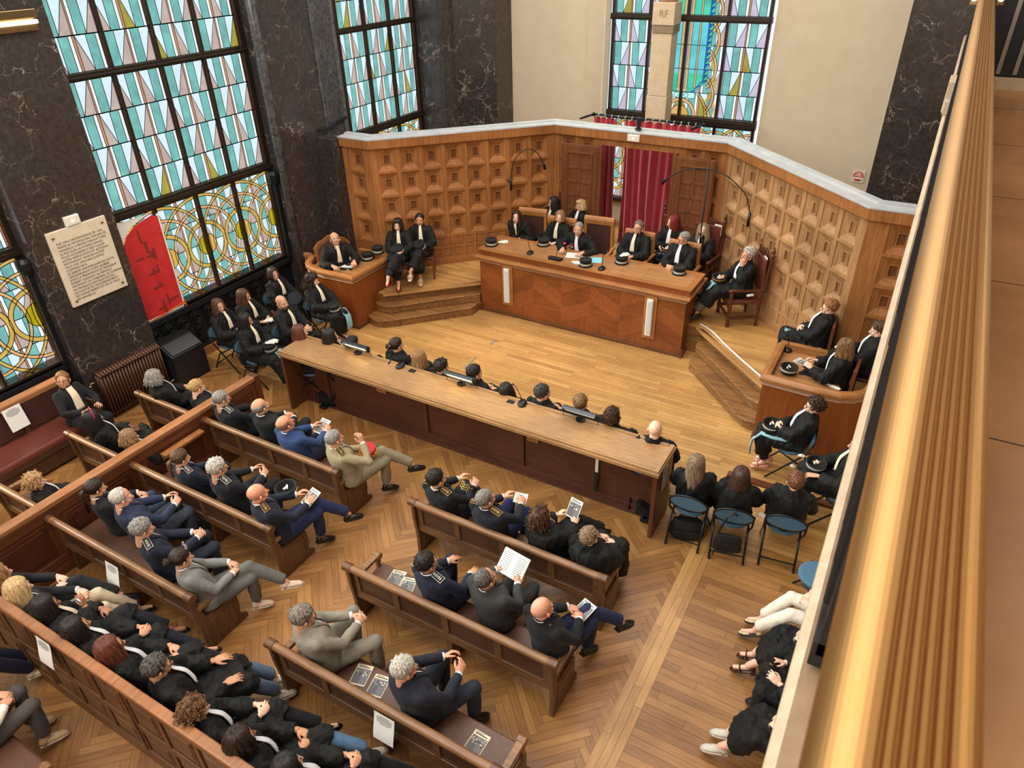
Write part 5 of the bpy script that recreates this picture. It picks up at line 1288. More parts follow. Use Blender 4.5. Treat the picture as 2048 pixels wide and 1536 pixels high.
# ---------------------------------------------------------------- hair
def hair_mesh(style, seed, c1, c2, L=.22):
    rs = np.random.RandomState(seed); b = MB(); hr = hairm(c1, c2)
    def cap(off, front, side, nape, noise=.004, freq=34, top=0.0):
        nu, nv = 56, 30; vs = []; fs = []
        for j in range(nv + 1):
            bb = -PI / 2 + PI * j / nv
            for k in range(nu):
                a = 2 * PI * k / nu; d = np.array((math.cos(bb) * math.cos(a), math.cos(bb) * math.sin(a), math.sin(bb)))
                p = np.array((0, -.014, .072)) + d * np.array((.074 + off, .096 + off, .084 + off + top * max(0, d[2])))
                x, y, z = p; ax = abs(x)
                lim_face = front - .05 * min(1, (ax / .075)) ** 2         # hairline height at the front
                inside = 0.0
                if y > .02: inside = max(inside, min(1, (lim_face - z) / .012))
                elif y > -.045: inside = max(inside, min(1, (side - z) / .012))
                else: inside = max(inside, min(1, (nape - z) / .012))
                inside = max(0, inside)
                n_ = noise * (math.sin(freq * a + 3 * math.sin(5 * bb) + seed) * .6 + math.sin(freq * .43 * a + 9 * bb + seed * 2) * .6) * math.cos(bb) + noise * .8 * rs.randn()
                sc = 1 - .24 * inside; c = np.array((0, -.014, .06)); p = c + (p - c) * sc + d * n_ * (1 - inside)
                vs.append(p)
        for j in range(nv):
            for k in range(nu): fs.append((j * nu + k, j * nu + (k + 1) % nu, (j + 1) * nu + (k + 1) % nu, (j + 1) * nu + k))
        b.add(vs, fs)
    def lock(a, r0, ln, w, wav=0.0, out=0.0, el=.9, taper=.35, back=0.0):
        d = np.array((math.cos(a), math.sin(a)))
        pts = []; pt0 = np.array((d[0] * .02, -.02 + d[1] * .03, .160)); ear = np.array((d[0] * (.082 + out), -.016 + d[1] * (.098 + out), .055)); ph = rs.uniform(0, 6.28)
        for i in range(11):
            t = i / 10; 
            if t < .4:
                u = t / .4; p = pt0 * (1 - u) ** 2 + 2 * u * (1 - u) * np.array((d[0] * .085, -.018 + d[1] * .098, .150)) + u * u * ear
            else:
                u = (t - .4) / .6; p = ear + np.array((d[0] * (.012 * math.sin(u * 2.2) + out * u), d[1] * (.012 * math.sin(u * 2.2) + out * u) - back * u, -ln * u))
            s = wav * math.sin(ph + t * 16); p = p + np.array((-d[1] * s, d[0] * s, 0)) + np.array((d[0], d[1], 0)) * wav * .6 * math.cos(ph + t * 16)
            pts.append(p)
        rr = [w * (.5 + .5 * min(1, i / 4)) * (1 if i < 7 else 1 - (1 - taper) * (i - 6) / 4) for i in range(11)]
        b.tube(pts, rr, 6, 0, True, .55)
    if style in ('short', 'cropped', 'wavyshort', 'thin'):
        off = {'short': .011, 'cropped': .005, 'wavyshort': .016, 'thin': .006}[style]
        cap(off, .118 if style != 'thin' else .150, .022, -.030, .0024 if style != 'wavyshort' else .006, 38, .006 if style == 'short' else 0)
        if style in ('short', 'wavyshort'):
            for k in range(70):
                a = rs.uniform(0, 2 * PI); e = rs.uniform(.25, 1.35); d = np.array((math.cos(e) * math.cos(a), math.cos(e) * math.sin(a), math.sin(e))); c = np.array((0, -.014, .072))
                p = c + d * np.array((.080, .102, .092)); 
                if p[1] > .03 and p[2] < .135: continue
                tdir = np.array((d[0] * .6, .5 if p[1] > 0 else -.3, -.5 * (1 - d[2]))) + rs.randn(3) * .35; ln = .030 if style == 'short' else .045
                b.tube([p, p + tdir * ln * .5 + d * .005, p + tdir * ln - d * .003], [.007, .007, .003], 5, 0, True, .6)
    elif style == 'bald': pass
    elif style == 'fringe':
        cap(.005, .20, .020, -.03, .002)                  # covered below by cutting the top
        b.v = [tuple(np.array((0, -.014, .06)) + (np.array(v) - np.array((0, -.014, .06))) * (1 - .10 * max(0, min(1, (v[2] - .098 + .25 * max(0, v[1])) / .018)))) for v in b.v]
    elif style in ('bob', 'long', 'wavylong', 'tail', 'bun', 'fringebob'):
        cap(.010, .120, .0, -.05, .0028, 40)
        if style in ('bob', 'fringebob', 'long', 'wavylong'):
            n = 46
            for k in range(n):
                a = PI * .5 + .62 + (2 * PI - 1.24) * (k + rs.uniform(-.3, .3)) / n
                lock(a, 0, (.10 if style in ('bob', 'fringebob') else L) * rs.uniform(.85, 1.12), .020, .0 if style != 'wavylong' else .008, .004 + (.014 if style == 'wavylong' else .004) * rs.rand())
            if style == 'fringebob':
                for k in range(12): x = -.055 + .01 * k; b.tube([(x * .6, .03, .160), (x * .95, .084, .130), (x, .094, .090)], [.010, .010, .005], 6, 0, True, .5)
        else:
            for k in range(26):
                a = rs.uniform(.1, PI - .1) + (0 if k % 2 else 0); a0 = 2 * PI * k / 26; d = np.array((math.cos(a0), math.sin(a0)))
                b.tube([(d[0] * .060, -.010 + d[1] * .080, .130 - .03 * max(0, d[1])), (d[0] * .078, -.045 + d[1] * .065, .09), (0 + d[0] * .012, -.118, .065)], [.010, .013, .012], 6, 0, True, .6)
            if style == 'bun':
                b.ball((0, -.135, .062), (.042, .036, .040), 14, 10)
                for k in range(10): a = 2 * PI * k / 10; b.tube([(.02 * math.cos(a), -.13, .062 + .02 * math.sin(a)), (.042 * math.cos(a + .8), -.145, .062 + .04 * math.sin(a + .8)), (.02 * math.cos(a + 1.8), -.172, .062 + .02 * math.sin(a + 1.8))], [.010, .011, .007], 6)
            else:
                for k in range(14):
                    x, o = rs.uniform(-.022, .022), rs.uniform(-.01, .01); b.tube([(x * .4, -.118, .068), (x, -.150 + o, .03), (x * 1.3, -.145 + o, -.06), (x * 1.2, -.125 + o, -L)], [.012, .016, .015, .005], 6)
    elif style in ('curly', 'curlylong'):
        cap(.020, .125, .0, -.045, .006, 26, .01)
        n = 260 if style == 'curly' else 330
        for k in range(n):
            a = rs.uniform(0, 2 * PI); e = rs.uniform(-.55, 1.45); d = np.array((math.cos(e) * math.cos(a), math.cos(e) * math.sin(a), math.sin(e))); p = np.array((0, -.016, .068)) + d * np.array((.088, .108, .098)) * rs.uniform(.9, 1.12)
            if p[1] > .035 and p[2] < .122: continue
            dirn = np.array((d[0] * .25, d[1] * .25, -.9 if e < .7 else -.2)) + rs.randn(3) * .28; dirn /= np.linalg.norm(dirn); u = np.cross(dirn, (0.3, .2, 1)); u /= np.linalg.norm(u); v = np.cross(dirn, u)
            ln = .040 if style == 'curly' else (.045 if e > .1 else L * rs.uniform(.4, .8)); m = 9 if style == 'curly' else 12; r = .0085; ph = rs.uniform(0, 6)
            pts = [p + dirn * ln * i / m + (u * math.cos(ph + i * 1.15) + v * math.sin(ph + i * 1.15)) * r for i in range(m + 1)]
            b.tube(pts, [.0052] * m + [.003], 5)
    if not b.v: return None
    return mesh('hair', b, hr, True)
# ---------------------------------------------------------------- the figure
def vv(*a): return np.array(a, float)
def ik(S, W, a, b, pole):
    d = W - S; L = np.linalg.norm(d); L2 = min(L, (a + b) * .999); dn = d / (L + 1e-9); x = (a * a - b * b + L2 * L2) / (2 * L2); h = math.sqrt(max(0, a * a - x * x))
    p = pole - dn * np.dot(pole, dn); p /= np.linalg.norm(p) + 1e-9
    return S + dn * x + p * h, S + dn * L2
TOR = [(0.0, .176, .132), (.10, .176, .135), (.30, .166, .122), (.50, .170, .122), (.66, .182, .122), (.76, .184, .114), (.84, .160, .096), (.90, .112, .078), (.95, .076, .066), (1.0, .058, .058)]
TL = .545
PN = [0]; HS = 1.03
def rotz(a): return np.array(((math.cos(a), -math.sin(a), 0), (math.sin(a), math.cos(a), 0), (0, 0, 1)))
def rotx(a): return np.array(((1, 0, 0), (0, math.cos(a), -math.sin(a)), (0, math.sin(a), math.cos(a))))
def roty(a): return np.array(((math.cos(a), 0, math.sin(a)), (0, 1, 0), (-math.sin(a), 0, math.cos(a))))
def frame(f, up):
    f = f / np.linalg.norm(f); r = np.cross(f, up); r /= np.linalg.norm(r) + 1e-9; u = np.cross(r, f); return np.stack([r, f, u], 1)
LEGS = {  # knee and ankle (x for the right side, mirrored on the left), toe direction
 'flat': dict(R=((.12, .44, .06), (.12, .41, -.36), 0), L=((-.12, .44, .06), (-.12, .41, -.36), 0)),
 'wide': dict(R=((.22, .40, .08), (.20, .40, -.36), 0), L=((-.22, .40, .08), (-.20, .36, -.36), 0)),
 'ext': dict(R=((.13, .45, .03), (.10, .68, -.35), 0), L=((-.11, .44, .04), (-.08, .72, -.35), 0)),
 'crossR': dict(R=((-.02, .46, .16), (-.20, .70, -.10), .5), L=((-.10, .44, .05), (-.06, .44, -.36), 0)),
 'crossL': dict(L=((.03, .46, .15), (.22, .76, -.12), .5), R=((.10, .44, .05), (.06, .44, -.36), 0)),
 'tuck': dict(R=((.10, .43, .05), (.08, .30, -.36), 0), L=((-.10, .43, .05), (-.08, .34, -.36), 0)),
}
ARMS = {  # wrist targets (from the pelvis), finger direction, palm-up normal reversed (back of the hand)
 'lap': dict(R=((.085, .29, .215), (-.8, .6, -.2), (.15, .2, 1)), L=((-.085, .31, .225), (.8, .6, -.25), (-.15, .2, 1))),
 'clasp': dict(R=((.06, .33, .24), (-.5, .8, .1), (.6, .2, .7)), L=((-.06, .33, .24), (.5, .8, .1), (-.6, .2, .7))),
 'thighs': dict(R=((.15, .30, .19), (-.1, 1, -.15), (0, .1, 1)), L=((-.15, .30, .19), (.1, 1, -.15), (0, .1, 1))),
 'hold': dict(R=((.12, .34, .25), (-.3, .8, .35), (.5, -.3, .6)), L=((-.12, .34, .25), (.3, .8, .35), (-.5, -.3, .6))),
 'chin': dict(R=((.05, .17, .48), (-.2, .1, 1), (.4, .9, 0)), L=((-.10, .27, .21), (.8, .5, -.1), (0, .2, 1))),
 'face': dict(R=((.14, .16, .50), (-.3, .0, 1), (.9, .4, 0)), L=((-.12, .27, .21), (.6, .7, -.1), (0, .2, 1))),
 'facel': dict(L=((-.13, .10, .50), (.2, -.1, 1), (-.9, .4, 0)), R=((.12, .30, .21), (-.5, .8, -.1), (0, .2, 1))),
 'desk': dict(R=((.20, .40, .27), (-.3, 1, -.1), (0, .1, 1)), L=((-.20, .40, .27), (.3, 1, -.1), (0, .1, 1))),
 'talk': dict(R=((.12, .33, .25), (-.45, .8, .3), (.8, .0, .5)), L=((-.12, .35, .23), (.3, .9, .3), (-.7, 0, .6))),
 'fold': dict(R=((.02, .24, .24), (-1, .15, .0), (0, 1, .3)), L=((-.02, .27, .20), (1, .1, 0), (0, 1, .3))),
}
def person(label, head, yaw, z=0.0, sex='f', skin=(222, 176, 150), hair=('long', (40, 28, 22), (74, 52, 40)), L=.22, outfit='robe', c1=None, c2=None, arms='lap', legs='flat', lean=-6, hy=0, hp=0, ht=0, seat=.44,
           size=1.0, glasses=None, shoes='dress', shoec=(26, 24, 24), sock=None, ep=None, jab='cream', sash=None, beard=None, extra=None, group=None, twist=0, wide=1.0, armset=None, drop=.2, lowres=False):
    PN[0] += 1; seed = PN[0] * 7 + 3; fm = sex == 'f'
    S = size * (0.96 if fm else 1.0); s0 = seat; pel = vv(0, 0, s0 + .095)
    jk = None; ln = math.radians(lean); RT = rotz(math.radians(twist)) @ rotx(-ln)
    def T(x, y, h): return pel + RT @ vv(x, y, 0) + RT @ vv(0, 0, h * TL)
    ax = RT @ vv(0, 0, 1); fx = RT @ vv(0, 1, 0); rx = RT @ vv(1, 0, 0)
    nb = T(0, -.005, .985); RH = rotz(math.radians(twist + hy)) @ rotx(math.radians(-hp)) @ roty(math.radians(ht))
    hpv = nb + ax * .060 + fx * .024                     # head pivot
    wd = wide * (1.05 if outfit in ('robe', 'robepants') else 1.0)
    tor = [(h, a * wd * (.93 if fm else 1), d * wd) for h, a, d in TOR]
    def tp(th, h, off=0.0):
        hs = [q[0] for q in tor]; a = np.interp(h, hs, [q[1] for q in tor]) + off; d = np.interp(h, hs, [q[2] for q in tor]) + off
        return T(a * math.cos(th), d * math.sin(th), h)
    sh = {1: T(.170 * wd * (.93 if fm else 1), -.012, .825), -1: T(-.170 * wd * (.93 if fm else 1), -.012, .825)}
    A = dict(ARMS[arms]); 
    if armset: A.update(armset)
    el = {}; wr = {}; hd = {}
    for sd, k in ((1, 'R'), (-1, 'L')):
        w, f, n_ = A[k]; e, w2 = ik(sh[sd], pel + vv(*w), .285, .255, vv(sd * .75, -.45, -.55)); el[sd] = e; wr[sd] = w2; hd[sd] = (vv(*f), vv(*n_))
    LG = LEGS[legs]; hip = {1: pel + vv(.09, .02, -.01), -1: pel + vv(-.09, .02, -.01)}; kn = {}; an = {}; toe = {}
    for sd, k in ((1, 'R'), (-1, 'L')):
        q, a_, tdn = LG[k]; kn[sd] = pel + vv(*q) - vv(0, 0, .0); an[sd] = pel + vv(*a_); an[sd][2] = max(an[sd][2], .085) if tdn == 0 else an[sd][2]
        dxy = vv(q[0] * .25 if tdn == 0 else (a_[0] - q[0]) * .6, 1, 0); toe[sd] = dxy / np.linalg.norm(dxy) + vv(0, 0, -.25 if tdn == 0 else -.30 + .15 * tdn)
        if tdn == 0: toe[sd][2] = -.32
        toe[sd] /= np.linalg.norm(toe[sd])
    # head centre of mass in local coordinates decides where the figure stands
    hc = (hpv + RH @ vv(0, 0, .05)) * S
    cy, sy = math.cos(math.radians(yaw)), math.sin(math.radians(yaw))
    hx, hyy = hc[0] * cy - hc[1] * sy, hc[0] * sy + hc[1] * cy
    root = thing('person', label, 'person', (head[0] - hx, head[1] - hyy, z), math.radians(yaw), group); root.scale = (S, S, S)
    # ---- body: one continuous skin
    b = MB()
    b.loft([(T(0, 0, h), rx * a * .86, fx * d * .84) for h, a, d in tor], 16)
    for sd in (1, -1):
        b.tube([sh[sd], (sh[sd] + el[sd]) / 2, el[sd], (el[sd] + wr[sd]) / 2, wr[sd] + (wr[sd] - el[sd]) * .05], [.050, .044, .037, .036, .027], 10); b.ball(sh[sd], .052); b.ball(el[sd], .038)
        b.tube([hip[sd], kn[sd], kn[sd] * .6 + an[sd] * .4, an[sd]], [.080, .056, .052, .036], 12); b.ball(kn[sd], .057); b.ball(hip[sd], .08)
        t_ = toe[sd]; fr_ = .02 if shoes in ('dress', 'sneaker') else .030; b.tube([an[sd] - t_ * .02 + vv(0, 0, -.03), an[sd] + t_ * .06 + vv(0, 0, -.045), an[sd] + t_ * (.10 if fr_ < .025 else .15) + vv(0, 0, -.05)], [fr_, fr_, fr_ * .8], 10); b.ball(an[sd], .037)
    b.tube([nb - ax * .05, hpv - ax * .02 + fx * -.02], [.058, .05], 12)
    V, F = remeshed(b, .016, 3, .5); mi = np.zeros(len(F), int)
    parts = [(V, F, mi)]
    hv, hf, hm = get_head(fm); parts.append((hv * HS @ RH.T + hpv, hf, hm))
    for sd in (1, -1):
        cv = .55 if arms in ('lap', 'fold', 'hold', 'chin', 'face', 'facel', 'talk', 'clasp') else .22
        pv, pf = get_hand(cv); pv = pv.copy()
        if sd < 0: pv[:, 0] *= -1; pf = [f[::-1] for f in pf]
        f_, n_ = hd[sd]; Fm = frame(f_, n_)
        if fm: pv = pv * .92
        parts.append((pv @ Fm.T + wr[sd], pf, np.zeros(len(pf), int)))
    VV = []; FF = []; MM = []; o = 0
    for a_, f_, m_ in parts: VV.append(a_); FF += [tuple(o + i for i in q) for q in f_]; MM.append(m_); o += len(a_)
    hcol = hair[1] if hair else (60, 50, 44)
    me = raw_mesh('body', np.vstack(VV), FF, np.concatenate(MM), [skinm(skin), M['eye_white'], M['iris'], mat('lips_%d' % (1 if fm else 0), (186, 104, 96) if fm else (182, 124, 106), .5), hairm(hcol, hcol)])
    place('body', me, root)
    # ---- clothes
    def shell(name, mb, vox, m, amp=.006, k=26, kz=.2, sm=3, seedx=0, rg=False):
        V, F = remeshed(mb, vox, sm, .5); Nn = vnormals(V, F); loc = V.copy(); V = V + Nn * (waves(loc, k, seed + seedx, amp, kz, rg) + waves(loc, k * 2.4, seed + seedx + 1, amp * .55, kz * 1.2))[:, None]
        return place(name, raw_mesh(name, V, F, None, [m]), root)
    robe = outfit in ('robe', 'robepants')
    if robe:
        col = M['robe_black']
        b = MB(); b.loft([(T(0, -.005, h), rx * (a + (.030 if h < .9 else .02)), fx * (d + (.026 if h < .9 else .016))) for h, a, d in tor] + [(T(0, -.008, 1.03), rx * .070, fx * .068)], 20)
        for sd in (1, -1):
            b.ball(sh[sd], .066); b.tube([sh[sd], (sh[sd] + el[sd]) / 2, el[sd] + vv(0, 0, -.015), (el[sd] * .45 + wr[sd] * .55) + vv(0, 0, -.025), wr[sd] - (wr[sd] - el[sd]) * .10 + vv(0, 0, -.022)], [.066, .076, .086, .088, .070], 12, 0, True); b.ball(el[sd] + vv(0, 0, -.015), .086)
        b.loft([(pel + vv(0, -.10, .0), vv(.21, 0, 0), vv(0, 0, .11)), (pel + vv(0, .10, .01), vv(.215, 0, 0), vv(0, 0, .115)), ((kn[1] + kn[-1]) / 2 + vv(0, -.12, .0), vv(.19, 0, 0), vv(0, 0, .10)), ((kn[1] + kn[-1]) / 2 + vv(0, .02, -.01), vv(.175, 0, 0), vv(0, .02, .085))], 18)
        for sd in (1, -1): b.tube([hip[sd], kn[sd]], [.115, .095], 12); b.ball(kn[sd], .098)
        mid = (kn[1] + kn[-1]) / 2; low = (an[1] + an[-1]) / 2; fr = min(.92, max(.15, (mid[2] - drop) / (mid[2] - low[2] + 1e-6)))
        for sd in (1, -1): b.tube([kn[sd], kn[sd] + (an[sd] - kn[sd]) * fr], [.094, .108], 12)
        k0 = mid + vv(0, .02, -.03); k1 = mid + (low - mid) * fr + vv(0, 0, .02); 
        hw_ = .5 * abs(kn[1][0] - kn[-1][0]) + .07; ha = .5 * abs(an[1][0] - an[-1][0]) + .08; b.loft([(k0, vv(hw_, 0, 0), vv(0, .08, .03)), ((k0 + k1) / 2, vv((hw_ + ha) / 2 + .01, 0, 0), vv(0, .085, .02)), (k1, vv(ha + .03, 0, 0), vv(0, .095, .02))], 18)
        shell('robe', b, .0140, col, .017, 40, .22, 2, 0, True)
    elif outfit in ('suit', 'uniform', 'cardigan'):
        jm = cloth('jacket_%02x%02x%02x' % c1, c1, .8, .05, .12, 60, .25)
        b = MB(); b.loft([(T(0, 0, h), rx * (a + (.020 if h < .9 else .010)), fx * (d + (.020 if h < .9 else .008))) for h, a, d in tor] + [(T(0, -.008, 1.035), rx * .070, fx * .068)], 20)
        b.loft([(pel + vv(0, -.01, -.055), vv(.20, 0, 0), vv(0, .155, 0)), (pel + vv(0, .0, .06), vv(.20, 0, 0), vv(0, .15, 0))], 18)
        for sd in (1, -1):
            b.ball(sh[sd], .060); b.tube([sh[sd], (sh[sd] + el[sd]) / 2, el[sd], (el[sd] + wr[sd]) / 2, wr[sd] - (wr[sd] - el[sd]) * .06], [.061, .060, .056, .052, .045], 12); b.ball(el[sd], .056)
        jk = shell('jacket', b, .0140, jm, .0055, 34, .8)
    if outfit in ('suit', 'uniform', 'cardigan', 'robepants'):
        tm = cloth('trousers_%02x%02x%02x' % (c2 or c1), (c2 or c1), .82, .05, .12, 60, .25)
        b = MB(); b.ball(pel + vv(0, 0, .0), (.17, .14, .10), 14, 10)
        for sd in (1, -1):
            am = an[sd] * .96 + kn[sd] * .04 + vv(0, 0, .03); b.tube([hip[sd], hip[sd] * .4 + kn[sd] * .6, kn[sd], kn[sd] * .5 + am * .5, am], [.100, .086, .074, .070, .062], 12); b.ball(kn[sd], .075); b.ball(hip[sd], .10)
        shell('trousers', b, .0145, tm, .004, 34, .8, 3, 5)
    # ---- patches on the chest
    def patch(name, m, h0, h1, w0, w1, off, rip=0.0, nr=9, xs=0.0, xs1=None, thick=.006, nx=8, back=False):
        vs = []; xs1 = xs if xs1 is None else xs1
        for i in range(nr + 1):
            t = i / nr; h = h0 + (h1 - h0) * t; w = w0 + (w1 - w0) * t; x0 = xs + (xs1 - xs) * t
            for j in range(nx + 1):
                u = -1 + 2 * j / nx; x = x0 + w * u; hs = [q[0] for q in tor]; a = np.interp(h, hs, [q[1] for q in tor]) + .02; d = np.interp(h, hs, [q[2] for q in tor])
                yy = d * math.sqrt(max(.05, 1 - min(.95, (x / a) ** 2))) + off + rip * math.sin(u * 9 + i * .2)
                vs.append(T(x, -yy if back else yy, h))
        n = len(vs); vs += [p - fx * thick for p in vs]; q = nx + 1; fs = []
        for i in range(nr):
            for j in range(nx): a = i * q + j; fs.append((a, a + 1, a + q + 1, a + q)); fs.append((n + a, n + a + q, n + a + q + 1, n + a + 1))
        for i in range(nr): a = i * q; fs.append((a, a + q, n + a + q, n + a)); a += nx; fs.append((a, n + a, n + a + q, a + q))
        for j in range(nx): fs.append((j, n + j, n + j + 1, j + 1)); a = nr * q + j; fs.append((a, a + 1, n + a + 1, n + a))
        return place(name, raw_mesh(name, vs, fs, None, [m]), jk if name == 'lapel' else root)
    if robe and jab:
        patch('jabot', M['jabot_' + jab], 1.0, .42, .022, .046, .040, .006)
        b = MB(); ring = [nb + rx * .060 * math.cos(t) + fx * (.060 * math.sin(t) - .002) + ax * (-.002 - .006 * math.sin(t)) for t in np.linspace(0, 2 * PI, 21)]; b.tube(ring, .0085, 6, 0, False)
        if not fm: place('collar', mesh('collar', b, M['jabot_white'], True), root)
    elif outfit in ('suit', 'uniform'):
        sm_ = mat('shirt_white', (226, 226, 226), .7)
        b = MB(); ring = [nb + rx * .060 * math.cos(t) + fx * (.060 * math.sin(t) - .002) + ax * (.002 - .008 * math.sin(t)) for t in np.linspace(0, 2 * PI, 21)]; b.tube(ring, .0095, 6, 0, False); place('shirt_collar', mesh('shirt_collar', b, sm_, True), root)
        patch('shirt_front', sm_, 1.0, .55, .05, .006, .021, 0)
        if outfit == 'suit' or not fm: patch('necktie', mat('tie_dark', (40, 40, 48), .6), .985, .56, .014, .010, .028, 0, 8, 0, 0, .004, 2)
        for sd in (1, -1): patch('lapel', cloth('jacket_%02x%02x%02x' % c1, c1), .99, .55, .022, .012, .027, 0, 8, sd * .062, sd * .014, .006, 3)
        for sd in (1, -1):
            w_ = wr[sd] - (wr[sd] - el[sd]) * .02; d_ = (wr[sd] - el[sd]); d_ /= np.linalg.norm(d_); b = MB(); b.tube([w_ - d_ * .02, w_ + d_ * .008], [.037, .036], 12); place('shirt_cuff', mesh('shirt_cuff', b, sm_, True), jk)
    elif outfit == 'cardigan':
        patch('blouse', mat('blouse_%d' % seed, jab if isinstance(jab, tuple) else (222, 210, 190), .7), .97, .30, .045, .065, .024, 0)
    if ep:
        cm = {'gold': M['gold_braid'], 'white': M['silver_braid']}[ep]; base = cloth('epaulette_navy', (20, 22, 32), .8)
        for sd in (1, -1):
            p0 = tp(0 if sd > 0 else PI, .925, -.02) + ax * .0; p1 = sh[sd] + ax * .058 + rx * sd * .01; p0 = nb + rx * sd * .074 - ax * .012; d_ = p1 - p0; Lh = np.linalg.norm(d_); Fm = frame(d_, ax); cen = (p0 + p1) / 2 + Fm[:, 2] * .020
            b = MB(); pl = [(-.030, -.060), (.030, -.060), (.030, .045), (.018, .062), (-.018, .062), (-.030, .045)]; b.prism(pl[::1], 'z', -.006, .006, 0)
            b.prism([(x * 1.13, y * 1.08) for x, y in pl], 'z', -.008, .003, 1)
            rs = random.Random(3)
            for q in range(5): b.bx(-.016 + .003 * (q % 3), .012 + .003 * (q % 2), -.042 + q * .019, -.034 + q * .019, .006, .0085, 1)
            b.bx(-.008, .008, .046, .056, .006, .009, 1)
            me = mesh('epaulette', b, [base, cm]); o = place('epaulette', me, jk); o.matrix_local = Matrix([list(Fm[0]) + [cen[0]], list(Fm[1]) + [cen[1]], list(Fm[2]) + [cen[2]], [0, 0, 0, 1]]) @ Matrix.Rotation(PI if sd < 0 else 0, 4, 'Z') @ Matrix.Rotation(PI if True else 0, 4, 'Z')
    if sash:
        b = MB(); k = (kn[1] + kn[-1]) / 2; xx = sash[1]; pts = [(pel + vv(xx, .12, .115)), (pel + vv(xx, .30, .12)), (k + vv(xx, .02, .10)), (k + vv(xx, .115, -.02)), (k + vv(xx, .13, -.16)), (k + vv(xx, .12, -.26))][:sash[2] if len(sash) > 2 else 6]
        vs = []
        for i, p in enumerate(pts):
            for j in range(7): u = -1 + j / 3; vs.append(p + vv((sash[3] if len(sash) > 3 else .075) * u, 0, .010 * math.cos(u * 4 + i) - .01 * u * u) + vv(0, .008 * math.sin(u * 6), 0))
        n = len(vs); vs += [p - vv(0, .012, .012) for p in vs]; fs = []
        for i in range(len(pts) - 1):
            for j in range(6): a = i * 7 + j; fs.append((a, a + 1, a + 8, a + 7)); fs.append((n + a, n + a + 7, n + a + 8, n + a + 1))
        for i in range(len(pts) - 1): a = i * 7; fs.append((a, a + 7, n + a + 7, n + a)); fs.append((a + 6, n + a + 6, n + a + 13, a + 13))
        place('sash', raw_mesh('sash', vs, fs, None, [cloth('sash_' + sash[0], {'cyan': (126, 172, 180), 'navy': (40, 52, 84), 'denim': (86, 116, 150)}[sash[0]], .7, .2, .1, 30, .2)]), root)
    # ---- shoes
    if shoes:
        for sd in (1, -1):
            t_ = toe[sd]; upv = vv(0, 0, 1) if abs(t_[2]) < .5 else vv(0, 1, .6); flatdir = vv(t_[0], t_[1], 0) if an[sd][2] < .12 else t_; Fm = frame(flatdir, upv); b = MB(); hl = {'pump': .045, 'heel': .055}.get(shoes, .012)
            sole = [(-.032, -.055), (.032, -.055), (.034, .0), (.043, .10), (.036, .165), (.010, .198), (-.012, .198), (-.038, .165), (-.043, .10), (-.034, .0)]
            mm = mat('shoe_%02x%02x%02x' % shoec, shoec, .35 if shoes != 'sneaker' else .6)
            z0 = -.085
            b.prism(sole, 'z', z0, z0 + .016, 1)
            if shoes in ('dress', 'sneaker'):
                k = 1.0; b.loft([((0, -.02, z0 + .014), (.036, 0, 0), (0, .04, 0)), ((0, -.015, z0 + .05), (.036, 0, 0), (0, .045, 0)), ((0, -.01, z0 + .095), (.036, 0, 0), (0, .044, 0))], 14)
                b.loft([((0, .0, z0 + .045), (.038, 0, 0), (0, .0, .034)), ((0, .08, z0 + .036), (.042, 0, 0), (0, 0, .028)), ((0, .15, z0 + .028), (.038, 0, 0), (0, 0, .018)), ((0, .190, z0 + .022), (.018, 0, 0), (0, 0, .010))], 14)
                if shoes == 'sneaker':
                    for q in range(4): b.tube([(-.022, .03 + q * .022, z0 + .076 - q * .006), (.022, .035 + q * .022, z0 + .076 - q * .006)], .0035, 5, 1)
            elif shoes in ('pump', 'heel'):
                b.loft([((0, -.02, z0 + .014), (.033, 0, 0), (0, .036, 0)), ((0, -.018, z0 + .06), (.031, 0, 0), (0, .034, 0))], 14)
                b.loft([((0, .075, z0 + .03), (.038, 0, 0), (0, 0, .022)), ((0, .13, z0 + .026), (.036, 0, 0), (0, 0, .018)), ((0, .19, z0 + .018), (.012, 0, 0), (0, 0, .008))], 14); b.tube([(0, -.04, z0), (0, -.038, z0 - .045)], [.014, .007], 8)
            else:
                b.tube([(-.042, .09, z0 + .012), (-.03, .09, z0 + .055), (0, .09, z0 + .064), (.03, .09, z0 + .055), (.042, .09, z0 + .012)], .018, 8, 0, True, .5); b.tube([(-.040, .13, z0 + .012), (0, .13, z0 + .048), (.040, .13, z0 + .012)], .014, 8, 0, True, .5); b.bx(-.03, .03, -.055, -.005, z0 - .03, z0, 0)
            b.v = [tuple(Fm @ np.array(v) + an[sd]) for v in b.v]
            me = mesh('shoe', b, [mm, mat('sole_light', (214, 204, 188), .6) if shoes == 'sneaker' else (mm if shoes == 'sandal' else mat('sole_dark', (40, 34, 30), .6))], True); place('shoe', me, root)
    # ---- hair, beard, glasses
    RHM = Matrix([list(RH[0]) + [hpv[0]], list(RH[1]) + [hpv[1]], list(RH[2]) + [hpv[2]], [0, 0, 0, 1]]) @ Matrix.Scale(HS, 4)
    if hair:
        me = hair_mesh(hair[0], seed, hair[1], hair[2], L)
        if me: o = place('hair', me, root); o.matrix_local = RHM
    if beard:
        b = MB(); b.ball((0, .050, -.052), (.046, .050, .034), 16, 10); b.tube([(-.058, .03, .0), (-.055, .045, -.04), (-.03, .075, -.06), (0, .088, -.066), (.03, .075, -.06), (.055, .045, -.04), (.058, .03, .0)], [.006, .012, .014, .016, .014, .012, .006], 8); b.tube([(-.028, .088, -.030), (0, .097, -.021), (.028, .088, -.030)], [.004, .007, .004], 6)
        o = place('beard', mesh('beard', b, hairm(*beard), True), root); o.matrix_local = RHM
